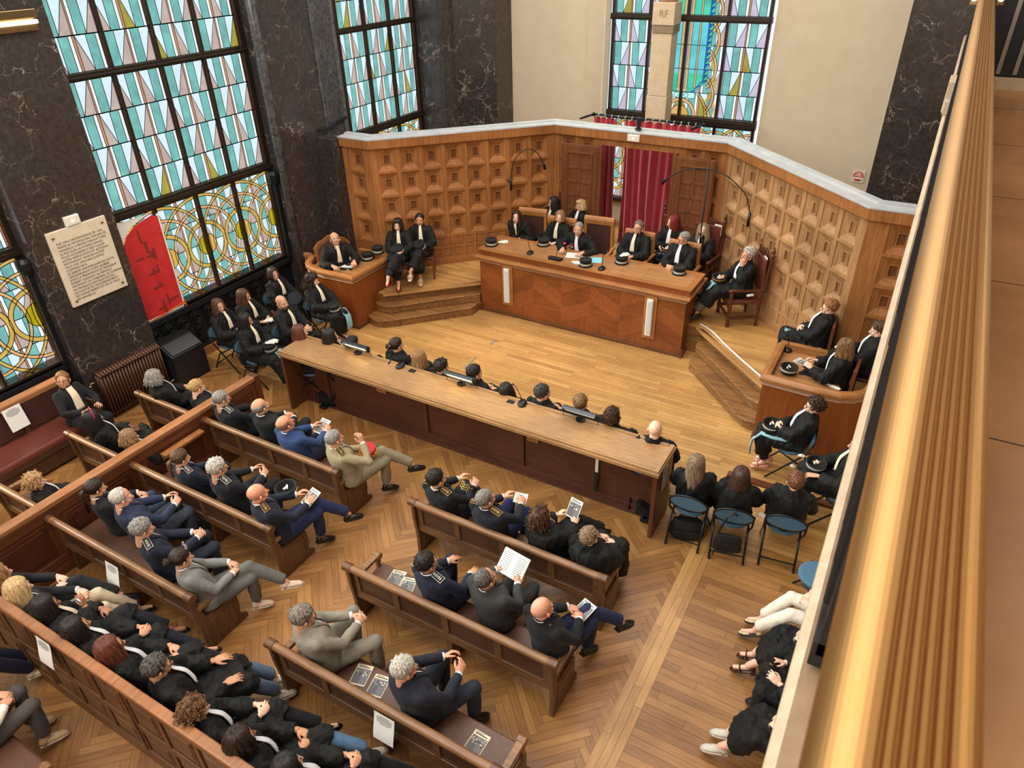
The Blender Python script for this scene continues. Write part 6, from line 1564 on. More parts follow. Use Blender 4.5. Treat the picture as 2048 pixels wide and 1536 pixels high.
    if glasses:
        b = MB()
        for s in (-1, 1):
            b.tube([(s * .031 + .021 * math.cos(a), .100 - .012 * abs(s * .031 + .021 * math.cos(a)) / .05, .022 + .016 * math.sin(a)) for a in np.linspace(0, 2 * PI, 17)], .0022, 5, 0, False); b.tube([(s * .052, .088, .028), (s * .074, .055, .030), (s * .080, .0, .034)], .0022, 5)
        b.tube([(-.010, .102, .025), (.010, .102, .025)], .0022, 5); o = place('glasses', mesh('glasses', b, mat('glasses_%02x%02x%02x' % glasses, glasses, .3), True), root)
        o.matrix_local = RHM
    J = dict(pel=pel, wr=wr, el=el, kn=kn, an=an, nb=nb, hpv=hpv, S=S, root=root, T=T, rx=rx, fx=fx, ax=ax, RHM=RHM, patch=patch, hd=hd)
    return J
M['robe_black'] = cloth('robe_black', (11, 11, 12), .72, .02, .3, 22, .6)
M['jabot_cream'] = cloth('jabot_cream', (226, 214, 188), .85, .1, .06, 50, .2)
M['jabot_white'] = cloth('jabot_white', (232, 232, 236), .85, .1, .05, 50, .2)
def wpos(J, p):                     # local point of a figure -> world
    r = J['root']; return r.matrix_basis @ Vector(tuple(p))
# ---------------------------------------------------------------- the people
DK = ((24, 17, 14), (52, 36, 28)); BR = ((52, 34, 24), (98, 66, 44)); LB = ((98, 68, 42), (158, 118, 78)); BL = ((150, 118, 76), (214, 184, 134)); GY = ((96, 92, 88), (158, 154, 150)); WH = ((140, 134, 126), (206, 200, 190)); BK = ((18, 15, 15), (40, 34, 32)); RD = ((84, 24, 22), (140, 52, 42)); AU = ((62, 30, 24), (112, 62, 46))
TAN = (206, 156, 126); PALE = (232, 190, 166); OLV = (196, 146, 112); BRN = (112, 72, 52)
NAVY = (22, 27, 46); INK = (20, 22, 30)
def H(st, c): return (st, c[0], c[1])
gJ, gD = 'judges seated at the bench', 'magistrates seated around the dais'
zf, zm = 1.635, 1.68
# judges at the bench
j1 = person('woman judge with long dark hair resting her chin on her hand', (-6.519, 11.395, 1.600), 184, DZ, 'f', PALE, H('long', DK), arms='chin', lean=14, hp=-10, hy=16, group=gJ, shoes=None)
j2 = person('woman judge with light brown bob and pale blue sash at the bench', (-5.752, 11.712, 1.620), 176, DZ, 'f', PALE, H('bob', LB), arms='lap', hp=-4, hy=14, group=gJ, sash=('cyan', -.08, 3), shoes=None)
j3 = person('president with short grey hair and two medals leaning over papers', (-5.146, 11.245, 1.600), 178, DZ, 'm', TAN, H('cropped', GY), arms='desk', lean=16, hp=-8, hy=14, group=gJ, jab='white', shoes=None)
j4 = person('man judge with grey brown hair and glasses looking down smiling', (-4.183, 11.710, 1.680), 174, DZ, 'm', TAN, H('short', ((84, 70, 58), (140, 122, 104))), arms='lap', hp=-18, hy=2, group=gJ, glasses=(40, 36, 34), shoes=None, wide=1.08)
j5 = person('man judge with cropped grey hair turned sideways in dark glasses', (-3.292, 11.553, 1.680), 170, DZ, 'm', TAN, H('cropped', GY), arms='clasp', hy=-40, hp=2, group=gJ, jab='white', glasses=(24, 22, 22), shoes=None, wide=1.08)
b1 = person('woman with long dark hair smiling sideways behind the bench', (-6.240, 12.401, 1.635), 172, DZ, 'f', TAN, H('long', BK), arms='lap', hy=-28, group=gD, sash=('cyan', 0, 3), shoes=None)
b2 = person('blonde woman with bob, fringe and glasses behind the bench', (-5.673, 12.476, 1.635), 168, DZ, 'f', PALE, H('fringebob', BL), arms='lap', hy=-6, hp=-4, group=gD, glasses=(70, 40, 40), jab='white', shoes=None)
b3 = person('woman with dark red hair gazing sideways by the curtain', (-3.775, 12.402, 1.635), 178, DZ, 'f', PALE, H('long', RD), arms='lap', hy=-40, hp=4, group=gD, jab='white', sash=('cyan', .0, 3), shoes=None)
b4 = person('woman with wavy fair-brown hair looking down near the right wall', (-3.156, 12.246, 1.635), 168, DZ, 'f', PALE, H('wavylong', ((92, 74, 54), (150, 126, 96))), arms='lap', hp=-18, hy=18, ht=6, group=gD, jab='white', L=.26, shoes=None)
s1 = person('man with curly grey hair touching his ear in a carved armchair', (-2.137, 11.333, 1.680), 122, DZ, 'm', TAN, H('wavyshort', WH), arms='facel', hy=4, hp=-6, legs='ext', group=gD, jab='white', outfit='robepants', c1=INK, c2=(92, 86, 78), sash=('cyan', .09), lean=-4, drop=.34, twist=6)
r1 = person('person with short reddish hair seated against the right oak wall', (-0.667, 10.054, 1.635), 96, DZ, 'f', PALE, H('wavyshort', ((110, 66, 36), (166, 112, 66))), arms='fold', hy=6, hp=2, legs='flat', group=gD, jab='white', sash=('cyan', .05, 3), glasses=(120, 90, 70), lean=-10, wide=1.12, outfit='robe')
r2 = person('woman with long highlighted brown hair at the right curved desk', (-0.321, 9.239, 1.500), 88, .34, 'f', PALE, H('long', ((58, 38, 26), (138, 100, 62))), arms='hold', hy=-2, hp=2, legs='tuck', group=gD, jab='white', lean=-2, shoes=None)
r3 = person('dark-haired person half hidden by the ledge behind the right desk', (0.017, 9.644, 1.600), 92, .48, 'f', PALE, H('wavyshort', BR), arms='lap', hy=2, hp=8, group=gD, jab='white', shoes=None)
l1 = person('bald man reading pages at the left curved desk', (-9.110, 9.161, 1.500), -122, .30, 'm', TAN, H('fringe', GY), arms='desk', lean=4, hp=-24, hy=-2, legs='tuck', group=gD, shoes=None, wide=1.05)
l2 = person('woman with dark fringed bob and red shoes beside the left wall', (-8.273, 9.987, 1.635), -146, DZ, 'f', PALE, H('fringebob', BK), arms='clasp', hp=-4, hy=-6, legs='crossL', group=gD, outfit='robepants', c1=INK, c2=(24, 26, 34), shoes='pump', shoec=(196, 40, 38), drop=.42)
l3 = person('woman with dark pulled-back hair and pale slippers beside the left wall', (-8.064, 10.394, 1.635), -146, DZ, 'f', OLV, H('tail', BK), arms='lap', hp=-6, hy=-4, legs='crossL', group=gD, shoes='sandal', shoec=(214, 200, 178), drop=.36, L=.12)
# right of the court floor
r4 = person('woman with dark curls and pink sandals in front of the right desk', (-0.442, 8.187, 1.150), 98, 0, 'f', PALE, H('curly', ((30, 20, 16), (74, 50, 38))), arms='fold', hy=4, hp=0, legs='tuck', group='magistrates on folding chairs', jab='white', sash=('cyan', -.15, 6, .03), glasses=(30, 30, 30), shoes='sandal', shoec=(214, 142, 128), lean=-14, outfit='robepants', c1=INK, c2=INK, drop=.34)
r5 = person('person in black robe with upturned hat on lap under the ledge', (.16, 7.5), 96, 0, 'm', TAN, H('short', BR), arms='thighs', legs='flat', group='magistrates on folding chairs', outfit='robepants', c1=INK, c2=(40, 42, 48), drop=.3)
# group by the left windows
gG = 'magistrates by the left windows'
g1 = person('woman with mid-length brown hair nearest the black cabinet', (-9.445, 6.651, 1.155), -84, 0, 'f', TAN, H('long', BR), arms='lap', hy=-14, hp=-4, group=gG, L=.16)
g2 = person('woman with long straight brown hair between two others by the window', (-9.364, 7.117, 1.155), -80, 0, 'f', TAN, H('long', ((44, 26, 20), (92, 60, 44))), arms='lap', hy=14, hp=4, group=gG, L=.30)
g3 = person('woman with short wavy dark hair holding a large flat black cap', (-9.599, 8.014, 1.155), -84, 0, 'f', TAN, H('bob', DK), arms='lap', hy=-20, group=gG, sash=('cyan', .0, 3), shoes='pump', L=.12)
g4 = person('woman with dark curly ponytail sitting beside the left desk', (-8.788, 8.139, 1.155), -92, 0, 'f', PALE, H('curlylong', DK), arms='lap', hy=34, hp=4, legs='tuck', group=gG, sash=('cyan', -.10, 6, .06), shoes='pump', shoec=(26, 26, 30), L=.24, outfit='robepants', c1=INK, c2=INK, lean=-14)
g5 = person('bald bearded man with dark jumper collar by the window', (-8.515, 7.152, 1.200), -82, 0, 'm', TAN, None, arms='clasp', hy=-14, hp=-8, group=gG, beard=DK)
g6 = person('woman with long dark hair and cyan-lined robe at the front', (-8.659, 6.501, 1.155), -80, 0, 'f', OLV, H('long', BK), arms='lap', hy=20, hp=6, legs='ext', group=gG, sash=('cyan', -.04, 6, .08), shoes='dress', L=.30)
# backs of heads beyond the long bar
gH = 'people seated just beyond the long bar'
h1 = person('person with straight auburn hair at the left end beyond the bar', (-7.603, 6.606, 1.120), -50, 0, 'f', PALE, H('long', AU), hy=0, group=gH, shoes=None)
h2 = person('person with dark hair in profile second beyond the bar', (-7.101, 6.726, 1.120), -40, 0, 'f', PALE, H('long', BK), hy=0, group=gH, shoes=None)
h3 = person('dark short head just behind the left lamp of the bar', (-6.707, 6.763, 1.050), -20, 0, 'm', TAN, H('wavyshort', BK), group=gH, shoes=None, size=.92)
h4 = person('woman with clipped-up dark hair right of the left lamp', (-6.041, 6.965, 1.140), -10, 0, 'f', TAN, H('bun', DK), hy=-12, group=gH, jab='white', shoes=None)
h5 = person('woman with long light brown hair behind the left microphone', (-5.514, 6.820, 1.140), 0, 0, 'f', PALE, H('long', LB), hy=-8, group=gH, shoes=None)
h6 = person('person with thick short black hair left of the middle lamp', (-5.123, 6.785, 1.120), -6, 0, 'm', TAN, H('wavyshort', BK), hy=-16, group=gH, shoes=None, size=.95)
h7 = person('man with neat dark hair right behind the middle lamp', (-4.573, 6.776, 1.170), -6, 0, 'm', TAN, H('short', BK), hy=-20, group=gH, jab='white', shoes=None)
h8 = person('dark-haired head low behind the bar left of the second microphone', (-4.070, 6.764, 1.040), 0, 0, 'f', TAN, H('long', BK), hp=-20, group=gH, shoes=None, size=.95)
h9 = person('man with swept-back dark hair right of the second microphone', (-3.534, 6.771, 1.170), -8, 0, 'm', TAN, H('short', ((26, 22, 22), (70, 64, 60))), hy=-18, group=gH, jab='white', shoes=None)
h10 = person('man with short fair brown hair above the unlit lamp', (-3.006, 6.792, 1.170), 4, 0, 'm', PALE, H('short', ((86, 60, 38), (140, 104, 70))), group=gH, jab='white', shoes=None)
h11 = person('person with dark brown curls right of the unlit lamp', (-2.566, 6.769, 1.100), 0, 0, 'f', TAN, H('curly', ((30, 18, 14), (84, 52, 36))), group=gH, shoes=None)
h12 = person('bald head in glasses near the right end of the bar', (-1.988, 6.696, 1.150), 8, 0, 'm', PALE, None, group=gH, glasses=(30, 30, 34), shoes=None)
h13 = person('woman with long grey-blonde hair on the first folding chair', (-1.378, 6.375, 1.155), 4, 0, 'f', PALE, H('long', ((74, 56, 44), (150, 124, 100))), hp=2, group=gH, L=.30, shoes=None)
h14 = person('woman with straight dark brown hair on the middle folding chair', (-0.891, 6.401, 1.155), 12, 0, 'f', PALE, H('long', ((40, 26, 22), (82, 54, 44))), hp=-10, group=gH, L=.18, shoes=None)
h15 = person('woman with short wavy chestnut hair on the right folding chair', (-0.353, 6.577, 1.155), 8, 0, 'f', PALE, H('wavyshort', ((70, 40, 26), (138, 88, 58))), hy=8, group=gH, shoes=None, wide=1.1)
# left of the partition
gW = 'people left of the partition'
w1 = person('woman in dark cardigan and floral top on the leather bench with phone', (-9.539, 4.045, 1.150), -84, 0, 'f', TAN, H('tail', LB), outfit='cardigan', c1=(22, 22, 28), c2=(26, 26, 32), jab=(228, 212, 184), arms='hold', hy=-44, hp=-18, legs='flat', glasses=(110, 70, 60), group=gW)
w2 = person('woman with curly grey hair and glasses beside the radiator', (-8.465, 4.702, 1.100), -8, 0, 'f', TAN, H('wavylong', GY), hy=-6, hp=6, jab='white', glasses=(90, 60, 50), group=gW, L=.10, shoes=None, lean=-13)
w3 = person('person with short blond hair behind the far end of the partition', (-7.806, 4.845, 1.070), -4, 0, 'm', PALE, H('short', ((140, 104, 62), (206, 170, 116))), hy=-6, hp=6, group=gW, jab='white', size=.92, shoes=None, lean=-13)
w4 = person('woman with pink headband, dark hair and glasses', (-8.317, 3.679, 1.100), -10, 0, 'f', BRN, H('long', BK), hy=-8, jab='white', glasses=(190, 190, 190), group=gW, shoes=None, lean=-13)
w5 = person('woman with layered light brown hair leaning on the partition', (-7.718, 3.730, 1.010), -14, 0, 'f', PALE, H('wavylong', ((92, 66, 44), (160, 122, 86))), hy=-4, hp=4, jab='white', group=gW, L=.12, shoes=None, lean=-13, size=.9)
w6 = person('woman with curly blonde hair by herself at the left edge', (-7.918, 2.660, 1.020), -10, 0, 'f', PALE, H('curlylong', ((124, 92, 58), (198, 160, 112))), hy=-6, hp=4, jab='white', group=gW, L=.12, shoes=None, lean=-13, size=.9)
# front left pew
gA = 'guests on the left pews'
a1 = person('grey-haired officer in glasses with white epaulettes by the partition', (-7.149, 4.719, 1.140), -6, 0, 'm', TAN, H('cropped', GY), outfit='uniform', c1=INK, c2=INK, ep='white', arms='clasp', hy=-12, hp=2, glasses=(30, 30, 30), group=gA, lean=-13)
a2 = person('balding man in plain black suit on the front left pew', (-6.562, 4.824, 1.140), 2, 0, 'm', TAN, H('fringe', GY), outfit='suit', c1=(24, 26, 30), c2=(26, 28, 32), arms='lap', hp=-14, hy=-6, group=gA, lean=-13)
a3 = person('bald man in bright blue suit holding a booklet', (-6.007, 4.703, 1.140), -4, 0, 'm', (214, 150, 118), H('fringe', ((110, 80, 60), (150, 120, 96))), outfit='suit', c1=(42, 64, 108), c2=(34, 38, 56), arms='hold', hp=-16, hy=-6, glasses=(40, 40, 40), group=gA, wide=1.08, lean=-13)
a4 = person('officer in beige uniform with legs crossed at the pew end', (-5.265, 4.756, 1.140), -20, 0, 'm', TAN, H('cropped', GY), outfit='uniform', c1=(146, 134, 106), c2=(132, 122, 98), arms='face', legs='crossL', ep='gold', hp=-4, hy=4, group=gA, wide=1.1, shoes='dress', lean=-13)
# middle left pew
p1 = person('young woman officer with dark ponytail and white epaulettes', (-6.644, 3.664, 1.100), -6, 0, 'f', TAN, H('tail', BR), outfit='uniform', c1=NAVY, c2=NAVY, ep='white', arms='lap', hy=-4, hp=6, group=gA, L=.16, lean=-13)
p2 = person('silver-haired officer in glasses raising his hands, middle left pew', (-6.066, 3.714, 1.140), -6, 0, 'm', TAN, H('short', WH), outfit='uniform', c1=INK, c2=INK, ep='white', arms='talk', hy=-10, hp=4, glasses=(90, 60, 50), group=gA, lean=-13)
p3 = person('bald officer with gold epaulettes and a booklet on his knee', (-5.329, 3.615, 1.140), -16, 0, 'm', (218, 152, 122), None, outfit='uniform', c1=NAVY, c2=(30, 36, 72), ep='gold', arms='hold', hy=0, hp=-6, legs='crossL', group=gA, shoes='dress', lean=-13)
# rear left pew
q1 = person('woman with dark ponytail in black jacket beside the partition', (-7.037, 2.855, 1.100), -10, 0, 'f', TAN, H('tail', DK), outfit='suit', c1=(22, 23, 28), c2=(58, 74, 98), arms='lap', hy=-4, hp=6, group=gA, L=.24, lean=-13)
q2 = person('older man with white hair and bald crown in navy jacket', (-6.580, 2.866, 1.140), -6, 0, 'm', (228, 168, 142), H('thin', WH), outfit='suit', c1=(34, 42, 68), c2=(52, 58, 72), arms='talk', hy=-12, hp=4, glasses=(170, 160, 150), group=gA, wide=1.1, lean=-13)
q3 = person('grey-haired officer with white epaulettes on the rear left pew', (-5.964, 2.669, 1.140), -18, 0, 'm', TAN, H('short', GY), outfit='uniform', c1=(26, 30, 48), c2=(30, 34, 48), ep='white', arms='clasp', hy=0, hp=8, group=gA, lean=-13)
q4 = person('woman in grey trouser suit with glasses pushed up on dark bun', (-5.320, 2.614, 1.100), -24, 0, 'f', TAN, H('bun', DK), outfit='suit', c1=(116, 118, 116), c2=(92, 92, 88), arms='lap', legs='crossL', shoes='sneaker', shoec=(216, 186, 168), hy=8, hp=6, group=gA, lean=-13)
# row before the tall panelled pew
gD2 = 'advocates in front of the tall panelled pew'
d0 = person('person in dark jacket cut by the left edge of the picture', (-6.714, 1.620, 1.100), -22, 0, 'f', PALE, H('wavylong', LB), outfit='cardigan', c1=(24, 24, 30), c2=(24, 24, 30), jab=(40, 40, 44), legs='crossL', group=gD2, lean=-13, hy=8)
d1 = person('woman with blonde hair and beige trousers at the left edge', (-6.360, 1.619, 1.100), -22, 0, 'f', PALE, H('long', BL), outfit='suit', c1=(22, 22, 26), c2=(206, 188, 160), arms='lap', legs='ext', hy=8, hp=6, group=gD2, shoes='pump', L=.24, lean=-13)
d2 = person('woman with black hair and black trousers, hand near her chin', (-5.938, 1.624, 1.100), -26, 0, 'f', (178, 126, 98), H('long', BK), outfit='robepants', c1=INK, c2=(20, 22, 30), arms='chin', legs='crossL', hy=10, hp=2, group=gD2, shoes='pump', drop=.60, lean=-13)
d3 = person('woman with long black hair, second from blonde, in robe', (-5.464, 1.609, 1.100), -26, 0, 'f', (206, 152, 122), H('long', BK), outfit='robepants', c1=INK, c2=INK, jab='white', arms='clasp', legs='crossL', hy=10, hp=-4, group=gD2, shoes='pump', drop=.60, L=.34, lean=-13)
d4 = person('woman with straight reddish-brown hair and glasses in robe', (-5.004, 1.626, 1.100), -26, 0, 'f', TAN, H('long', AU), outfit='robepants', c1=INK, c2=INK, jab='white', arms='lap', legs='crossL', hy=10, hp=-4, group=gD2, shoes='dress', glasses=(60, 40, 40), drop=.60, L=.22, lean=-13)
d5 = person('man with short dark greying hair and glasses in robe and jeans', (-4.439, 1.682, 1.140), -22, 0, 'm', OLV, H('short', ((28, 26, 26), (96, 92, 90))), outfit='robepants', c1=INK, c2=(86, 104, 130), jab='white', arms='thighs', legs='ext', hy=6, hp=4, group=gD2, shoes='sneaker', shoec=(214, 208, 196), glasses=(24, 24, 24), drop=.60, lean=-13)
d6 = person('woman with big brown curls in black robe and strappy heels', (-3.881, 1.584, 1.100), -26, 0, 'f', PALE, H('curlylong', ((44, 28, 20), (134, 94, 60))), outfit='robepants', c1=INK, c2=(20, 20, 24), jab='white', arms='clasp', legs='crossL', hy=10, hp=8, group=gD2, shoes='heel', shoec=(18, 18, 20), drop=.60, L=.10, lean=-13)
d7 = person('woman with dark parted hair in robe with jeans and pale trainers', (-3.388, 1.596, 1.100), -26, 0, 'f', OLV, H('wavylong', DK), outfit='robepants', c1=INK, c2=(86, 116, 150), jab='white', arms='lap', legs='crossL', hy=10, hp=2, group=gD2, shoes='sneaker', shoec=(206, 200, 184), drop=.60, L=.18, lean=-13)
d8 = person('woman with sleek black hair and white-framed glasses at the bottom edge', (-2.921, 1.617, 1.100), -26, 0, 'f', TAN, H('bob', BK), outfit='robepants', c1=INK, c2=(20, 20, 24), jab='white', arms='clasp', legs='crossL', hy=10, hp=0, group=gD2, shoes='sandal', shoec=(18, 18, 20), glasses=(226, 226, 222), drop=.60, lean=-13)
d9 = person('person in brown boots at the end of the panelled pew', (-2.43, 1.64), -20, 0, 'f', TAN, H('long', BR), outfit='robepants', c1=INK, c2=INK, legs='crossL', group=gD2, shoes='dress', shoec=(58, 38, 30), drop=.60, lean=-13)
# bottom-left corner, mostly outside the picture
gE = 'people at the lower left corner'
e1 = person('person in navy trousers and cream trainers at the lower left', (-6.50, .70), -4, 0, 'f', TAN, H('long', BR), outfit='suit', c1=(30, 32, 52), c2=(26, 28, 50), legs='ext', group=gE, shoes='sneaker', shoec=(220, 206, 180), hp=0)
e2 = person('person in grey trousers and light shirt at the lower left', (-5.72, .60), -4, 0, 'm', TAN, H('short', BR), outfit='suit', c1=(226, 216, 206), c2=(74, 70, 68), legs='flat', group=gE, shoes='sneaker', shoec=(196, 166, 126))
# right pews
gF = 'guests on the right pews'
f1 = person('officer with dark hair and gold epaulettes holding a gold-braided kepi', (-3.776, 4.733, 1.140), -8, 0, 'm', TAN, H('short', BK), outfit='uniform', c1=(20, 21, 27), c2=INK, ep='gold', arms='hold', hp=-8, hy=-14, group=gF, lean=-13)
f2 = person('officer with short grey hair and gold shoulder bars on the front right pew', (-3.134, 4.712, 1.140), -6, 0, 'm', TAN, H('cropped', ((86, 82, 78), (140, 136, 132))), outfit='uniform', c1=(24, 26, 38), c2=(34, 42, 88), ep='gold', arms='hold', hp=-14, hy=-16, group=gF, wide=1.06, lean=-13)
f3 = person('person with big dark brown curls in black robe reading a booklet', (-2.512, 4.788, 1.100), -10, 0, 'f', PALE, H('curlylong', ((40, 24, 18), (104, 68, 46))), outfit='robepants', c1=INK, c2=(30, 40, 86), arms='hold', legs='crossL', hp=-12, hy=-8, group=gF, L=.14, wide=1.08, lean=-13)
f4 = person('person with short greying brown hair in a black pleated robe', (-1.963, 4.778, 1.100), -4, 0, 'f', PALE, H('short', ((84, 66, 50), (156, 130, 104))), arms='lap', hp=-16, hy=-8, group=gF, wide=1.2, shoes=None, lean=-13)
g7 = person('officer with dark hair and white epaulettes on the middle right pew', (-3.153, 3.680, 1.140), -8, 0, 'm', OLV, H('short', BK), outfit='uniform', c1=(26, 30, 52), c2=(28, 30, 50), ep='white', arms='thighs', legs='wide', hp=-12, hy=-16, glasses=(30, 30, 30), group=gF, lean=-13)
g8 = person('balding man in charcoal suit reading an open white book', (-2.561, 3.779, 1.140), -8, 0, 'm', TAN, H('thin', ((46, 42, 40), (110, 104, 100))), outfit='suit', c1=(56, 56, 56), c2=(50, 50, 52), arms='hold', hp=-14, hy=-8, group=gF, wide=1.1, armset=dict(R=((.06, .27, .24), (-.2, .8, .35), (.5, -.3, .6)), L=((-.22, .29, .24), (.2, .8, .35), (-.5, -.3, .6))), lean=-13)
g9 = person('bald man in black tunic with brass shoulder buttons', (-1.943, 3.726, 1.140), -18, 0, 'm', (222, 164, 136), None, outfit='uniform', c1=(20, 21, 26), c2=(28, 34, 66), arms='lap', legs='crossL', hp=-10, hy=0, group=gF, shoes='dress', wide=1.06, lean=-13)
k1 = person('man in light grey suit and dark glasses at the rear right pew', (-3.737, 2.643, 1.140), -22, 0, 'm', TAN, H('short', ((74, 66, 58), (146, 138, 130))), outfit='suit', c1=(134, 128, 116), c2=(124, 118, 106), arms='clasp', legs='wide', hp=4, hy=-6, glasses=(24, 24, 26), group=gF, wide=1.12, shoes='dress', shoec=(104, 62, 36), sock=1, lean=-13)
k2 = person('man with grey crew cut in dark navy suit spreading his fingers', (-2.643, 2.652, 1.140), -18, 0, 'm', (222, 158, 128), H('short', WH), outfit='suit', c1=(26, 29, 42), c2=(34, 38, 50), arms='talk', legs='wide', hp=2, hy=-8, group=gF, wide=1.14, lean=-13)
# seated under the balcony at the right
gR = 'people under the balcony ledge'
u1 = person('person in white trousers and pale pointed shoes under the ledge', (.42, 5.42), 96, 0, 'f', PALE, H('long', BR), outfit='suit', c1=(20, 20, 24), c2=(226, 216, 202), legs='ext', group=gR, shoes='pump', shoec=(222, 208, 166))
u2 = person('person in black robe and brown suede sandals under the ledge', (.46, 4.96), 96, 0, 'f', PALE, H('long', BR), outfit='robe', legs='ext', group=gR, shoes='sandal', shoec=(66, 34, 24), drop=.34)
u3 = person('person in dark skirt holding a phone under the ledge', (.40, 4.42), 92, 0, 'f', PALE, H('long', BR), outfit='robe', arms='hold', legs='flat', group=gR, shoes='dress', shoec=(22, 24, 30), drop=.30)
u4 = person('person in black robe and pale grey trainers under the ledge', (.46, 3.98), 92, 0, 'f', PALE, H('long', BR), outfit='robe', legs='ext', group=gR, shoes='sneaker', shoec=(198, 194, 184), drop=.34)
# ---------------------------------------------------------------- small things worn by single figures
def on(J, name, p, mb, m, rot=None):
    o = obj(name, mb, m, J['root']); o.location = tuple(p); 
    if rot: o.rotation_euler = rot
    return o
b = MB(); b.tube([(.080 * math.cos(a), -.014 + .0 , .078 + .088 * math.sin(a)) for a in np.linspace(-.1, PI + .1, 15)], .013, 8, 0, True, .5); o = on(w4, 'headband', (0, 0, 0), b, mat('pink_ribbon', (190, 44, 84), .6)); o.matrix_local = w4['RHM'] @ Matrix.Translation((0, .02, .008)) @ Matrix.Scale(1.1, 4)
b = MB()
for s in (-1, 1): b.tube([(s * .033 + .024 * math.cos(a), .05 + .004 * math.sin(a), .172 + .018 * math.sin(a)) for a in np.linspace(0, 2 * PI, 15)], .0026, 5, 0, False)
b.tube([(-.01, .05, .172), (.01, .05, .172)], .0026, 5); o = on(q4, 'glasses', (0, 0, 0), b, mat('pink_clear_frame', (206, 170, 180), .3)); o.matrix_local = q4['RHM']
b = MB(); b.tube([(-.03, -.125, .09), (-.02, -.15, .06), (.0, -.155, .03)], [.016, .02, .012], 8); b.tube([(.03, -.125, .09), (.02, -.15, .06), (.0, -.155, .03)], [.016, .02, .012], 8); o = on(h4, 'hair_clip', (0, 0, 0), b, mat('pink_clip', (176, 112, 104), .5)); o.matrix_local = h4['RHM']
for k, (c, x) in enumerate((((200, 40, 44), .085), ((40, 84, 176), .115))):
    b = MB(); b.bx(-.012, .012, -.003, .003, -.03, .03, 0); b.ball((0, .002, -.045), (.014, .004, .014), 10, 6, 1); p = j3['T'](x, .148, .66); o = on(j3, 'medal', p, b, [mat('ribbon_%d' % k, c, .6), M['silver_braid']], (-.2, 0, 0))
for s in (-1, 1):
    b = MB(); b.ball((0, 0, 0), .010, 10, 6); on(g9, 'brass_button', g9['T'](s * .105, -.01, .945), b, M['brass_dk']); b = MB(); b.bx(-.05, .05, -.022, .022, -.004, .004); o = on(g9, 'shoulder_strap', g9['T'](s * .125, -.012, .925), b, cloth('strap_black', (16, 16, 20)), (0, s * .45, 0))
def fur(J, p, rot=(0, 0, 0), w=.11):
    b = MB(); b.loft([((-w / 2, 0, 0), (0, .030, 0), (0, 0, .018)), ((0, .004, .004), (0, .034, 0), (0, 0, .022)), ((w / 2, 0, 0), (0, .030, 0), (0, 0, .018))], 10); on(J, 'fur_trim', p, b, M['glove'], rot)
fur(r4, r4['pel'] + vv(-.26, -.10, -.02), (0, .6, .4)); fur(r4, r4['pel'] + vv(-.20, -.02, -.24), (0, .2, .2)); fur(r2, r2['pel'] + vv(-.26, -.02, .12), (.2, .1, 1.2), .20); fur(h15, h15['pel'] + vv(-.24, -.14, .10), (.3, .6, .3), .14); fur(s1, s1['pel'] + vv(-.24, -.08, .02), (0, .2, 1.4)); fur(r1, r1['pel'] + vv(-.26, -.08, .05), (0, .2, 1.0), .09)
# ---------------------------------------------------------------- things people hold or keep beside them
def lap(J, x=0, y=.33, zz=.145): return tuple(wpos(J, J['pel'] + vv(x, y, zz)))
def hat_on(J, label, band='silver', x=0, y=.34, zz=.13, tx=.2, rz=0, up=False, r=1.0): return hat(label, lap(J, x, y, zz), rz, band, tx, 0, 'black magistrates hats', up, r)
hat_on(g1, 'black hat with silver band on the lap of the woman by the cabinet', zz=.14)
hat_on(g6, 'black hat with white gloves on the cyan-lined robe', zz=.14)
hat_on(g4, 'black hat with silver band held by the curly woman at the left desk', zz=.14)
hat_on(l3, 'black hat with silver band held upright by the woman in pale slippers', zz=.20, tx=.5)
hat_on(l2, 'black hat held by the woman in red shoes', zz=.20, tx=.5, y=.27)
hat_on(s1, 'black cap with gold braid on the knee of the man touching his ear', 'gold', .10, .36, .14, .1, 0, True)
hat_on(b3, 'black cap with gold braid on the lap of the red-haired woman', 'gold', -.05, .28, .15, .1, 0, True)
hat_on(r4, 'upturned black hat with gloves on the lap of the woman in pink sandals', 'silver', 0, .33, .14, .1, 0, True)
hat_on(r5, 'upturned black hat on the lap of the hidden person under the ledge', 'silver', .05, .34, .15, .1, 0, True)
hat_on(p3, 'dark upturned cap beside the bald officer with a booklet', 'silver', -.26, .30, .20, .1, 0, True, 1.1)
for J, lab in ((g1, 'white gloves on the hat of the woman by the cabinet'), (g6, 'white gloves on the hat over the cyan-lined robe'), (g2, 'white gloves under the hand of the long straight-haired woman')):
    p = lap(J, .02, .34, .27 if J is not g2 else .20); gloves(lab, p, .6)
t = thing('flat_cap', 'large flat black cap held by the wavy-haired woman by the window', 'hat', lap(g3, .02, .38, .16)); t.rotation_euler = (.5, .3, 0)
b = MB(); b.lathe((0, 0, 0), [(.0, 0), (.09, 0), (.095, .05), (.135, .065), (.140, .08), (.12, .09), (.0, .094)], 28); obj('crown', b, cloth('navy_cap', (24, 27, 38), .8, .05), t, smooth=True)
b = MB(); b.lathe((0, 0, 0), [(.091, .012), (.0965, .012), (.0985, .046), (.094, .046)], 28); obj('band', b, M['silver_braid'], t)
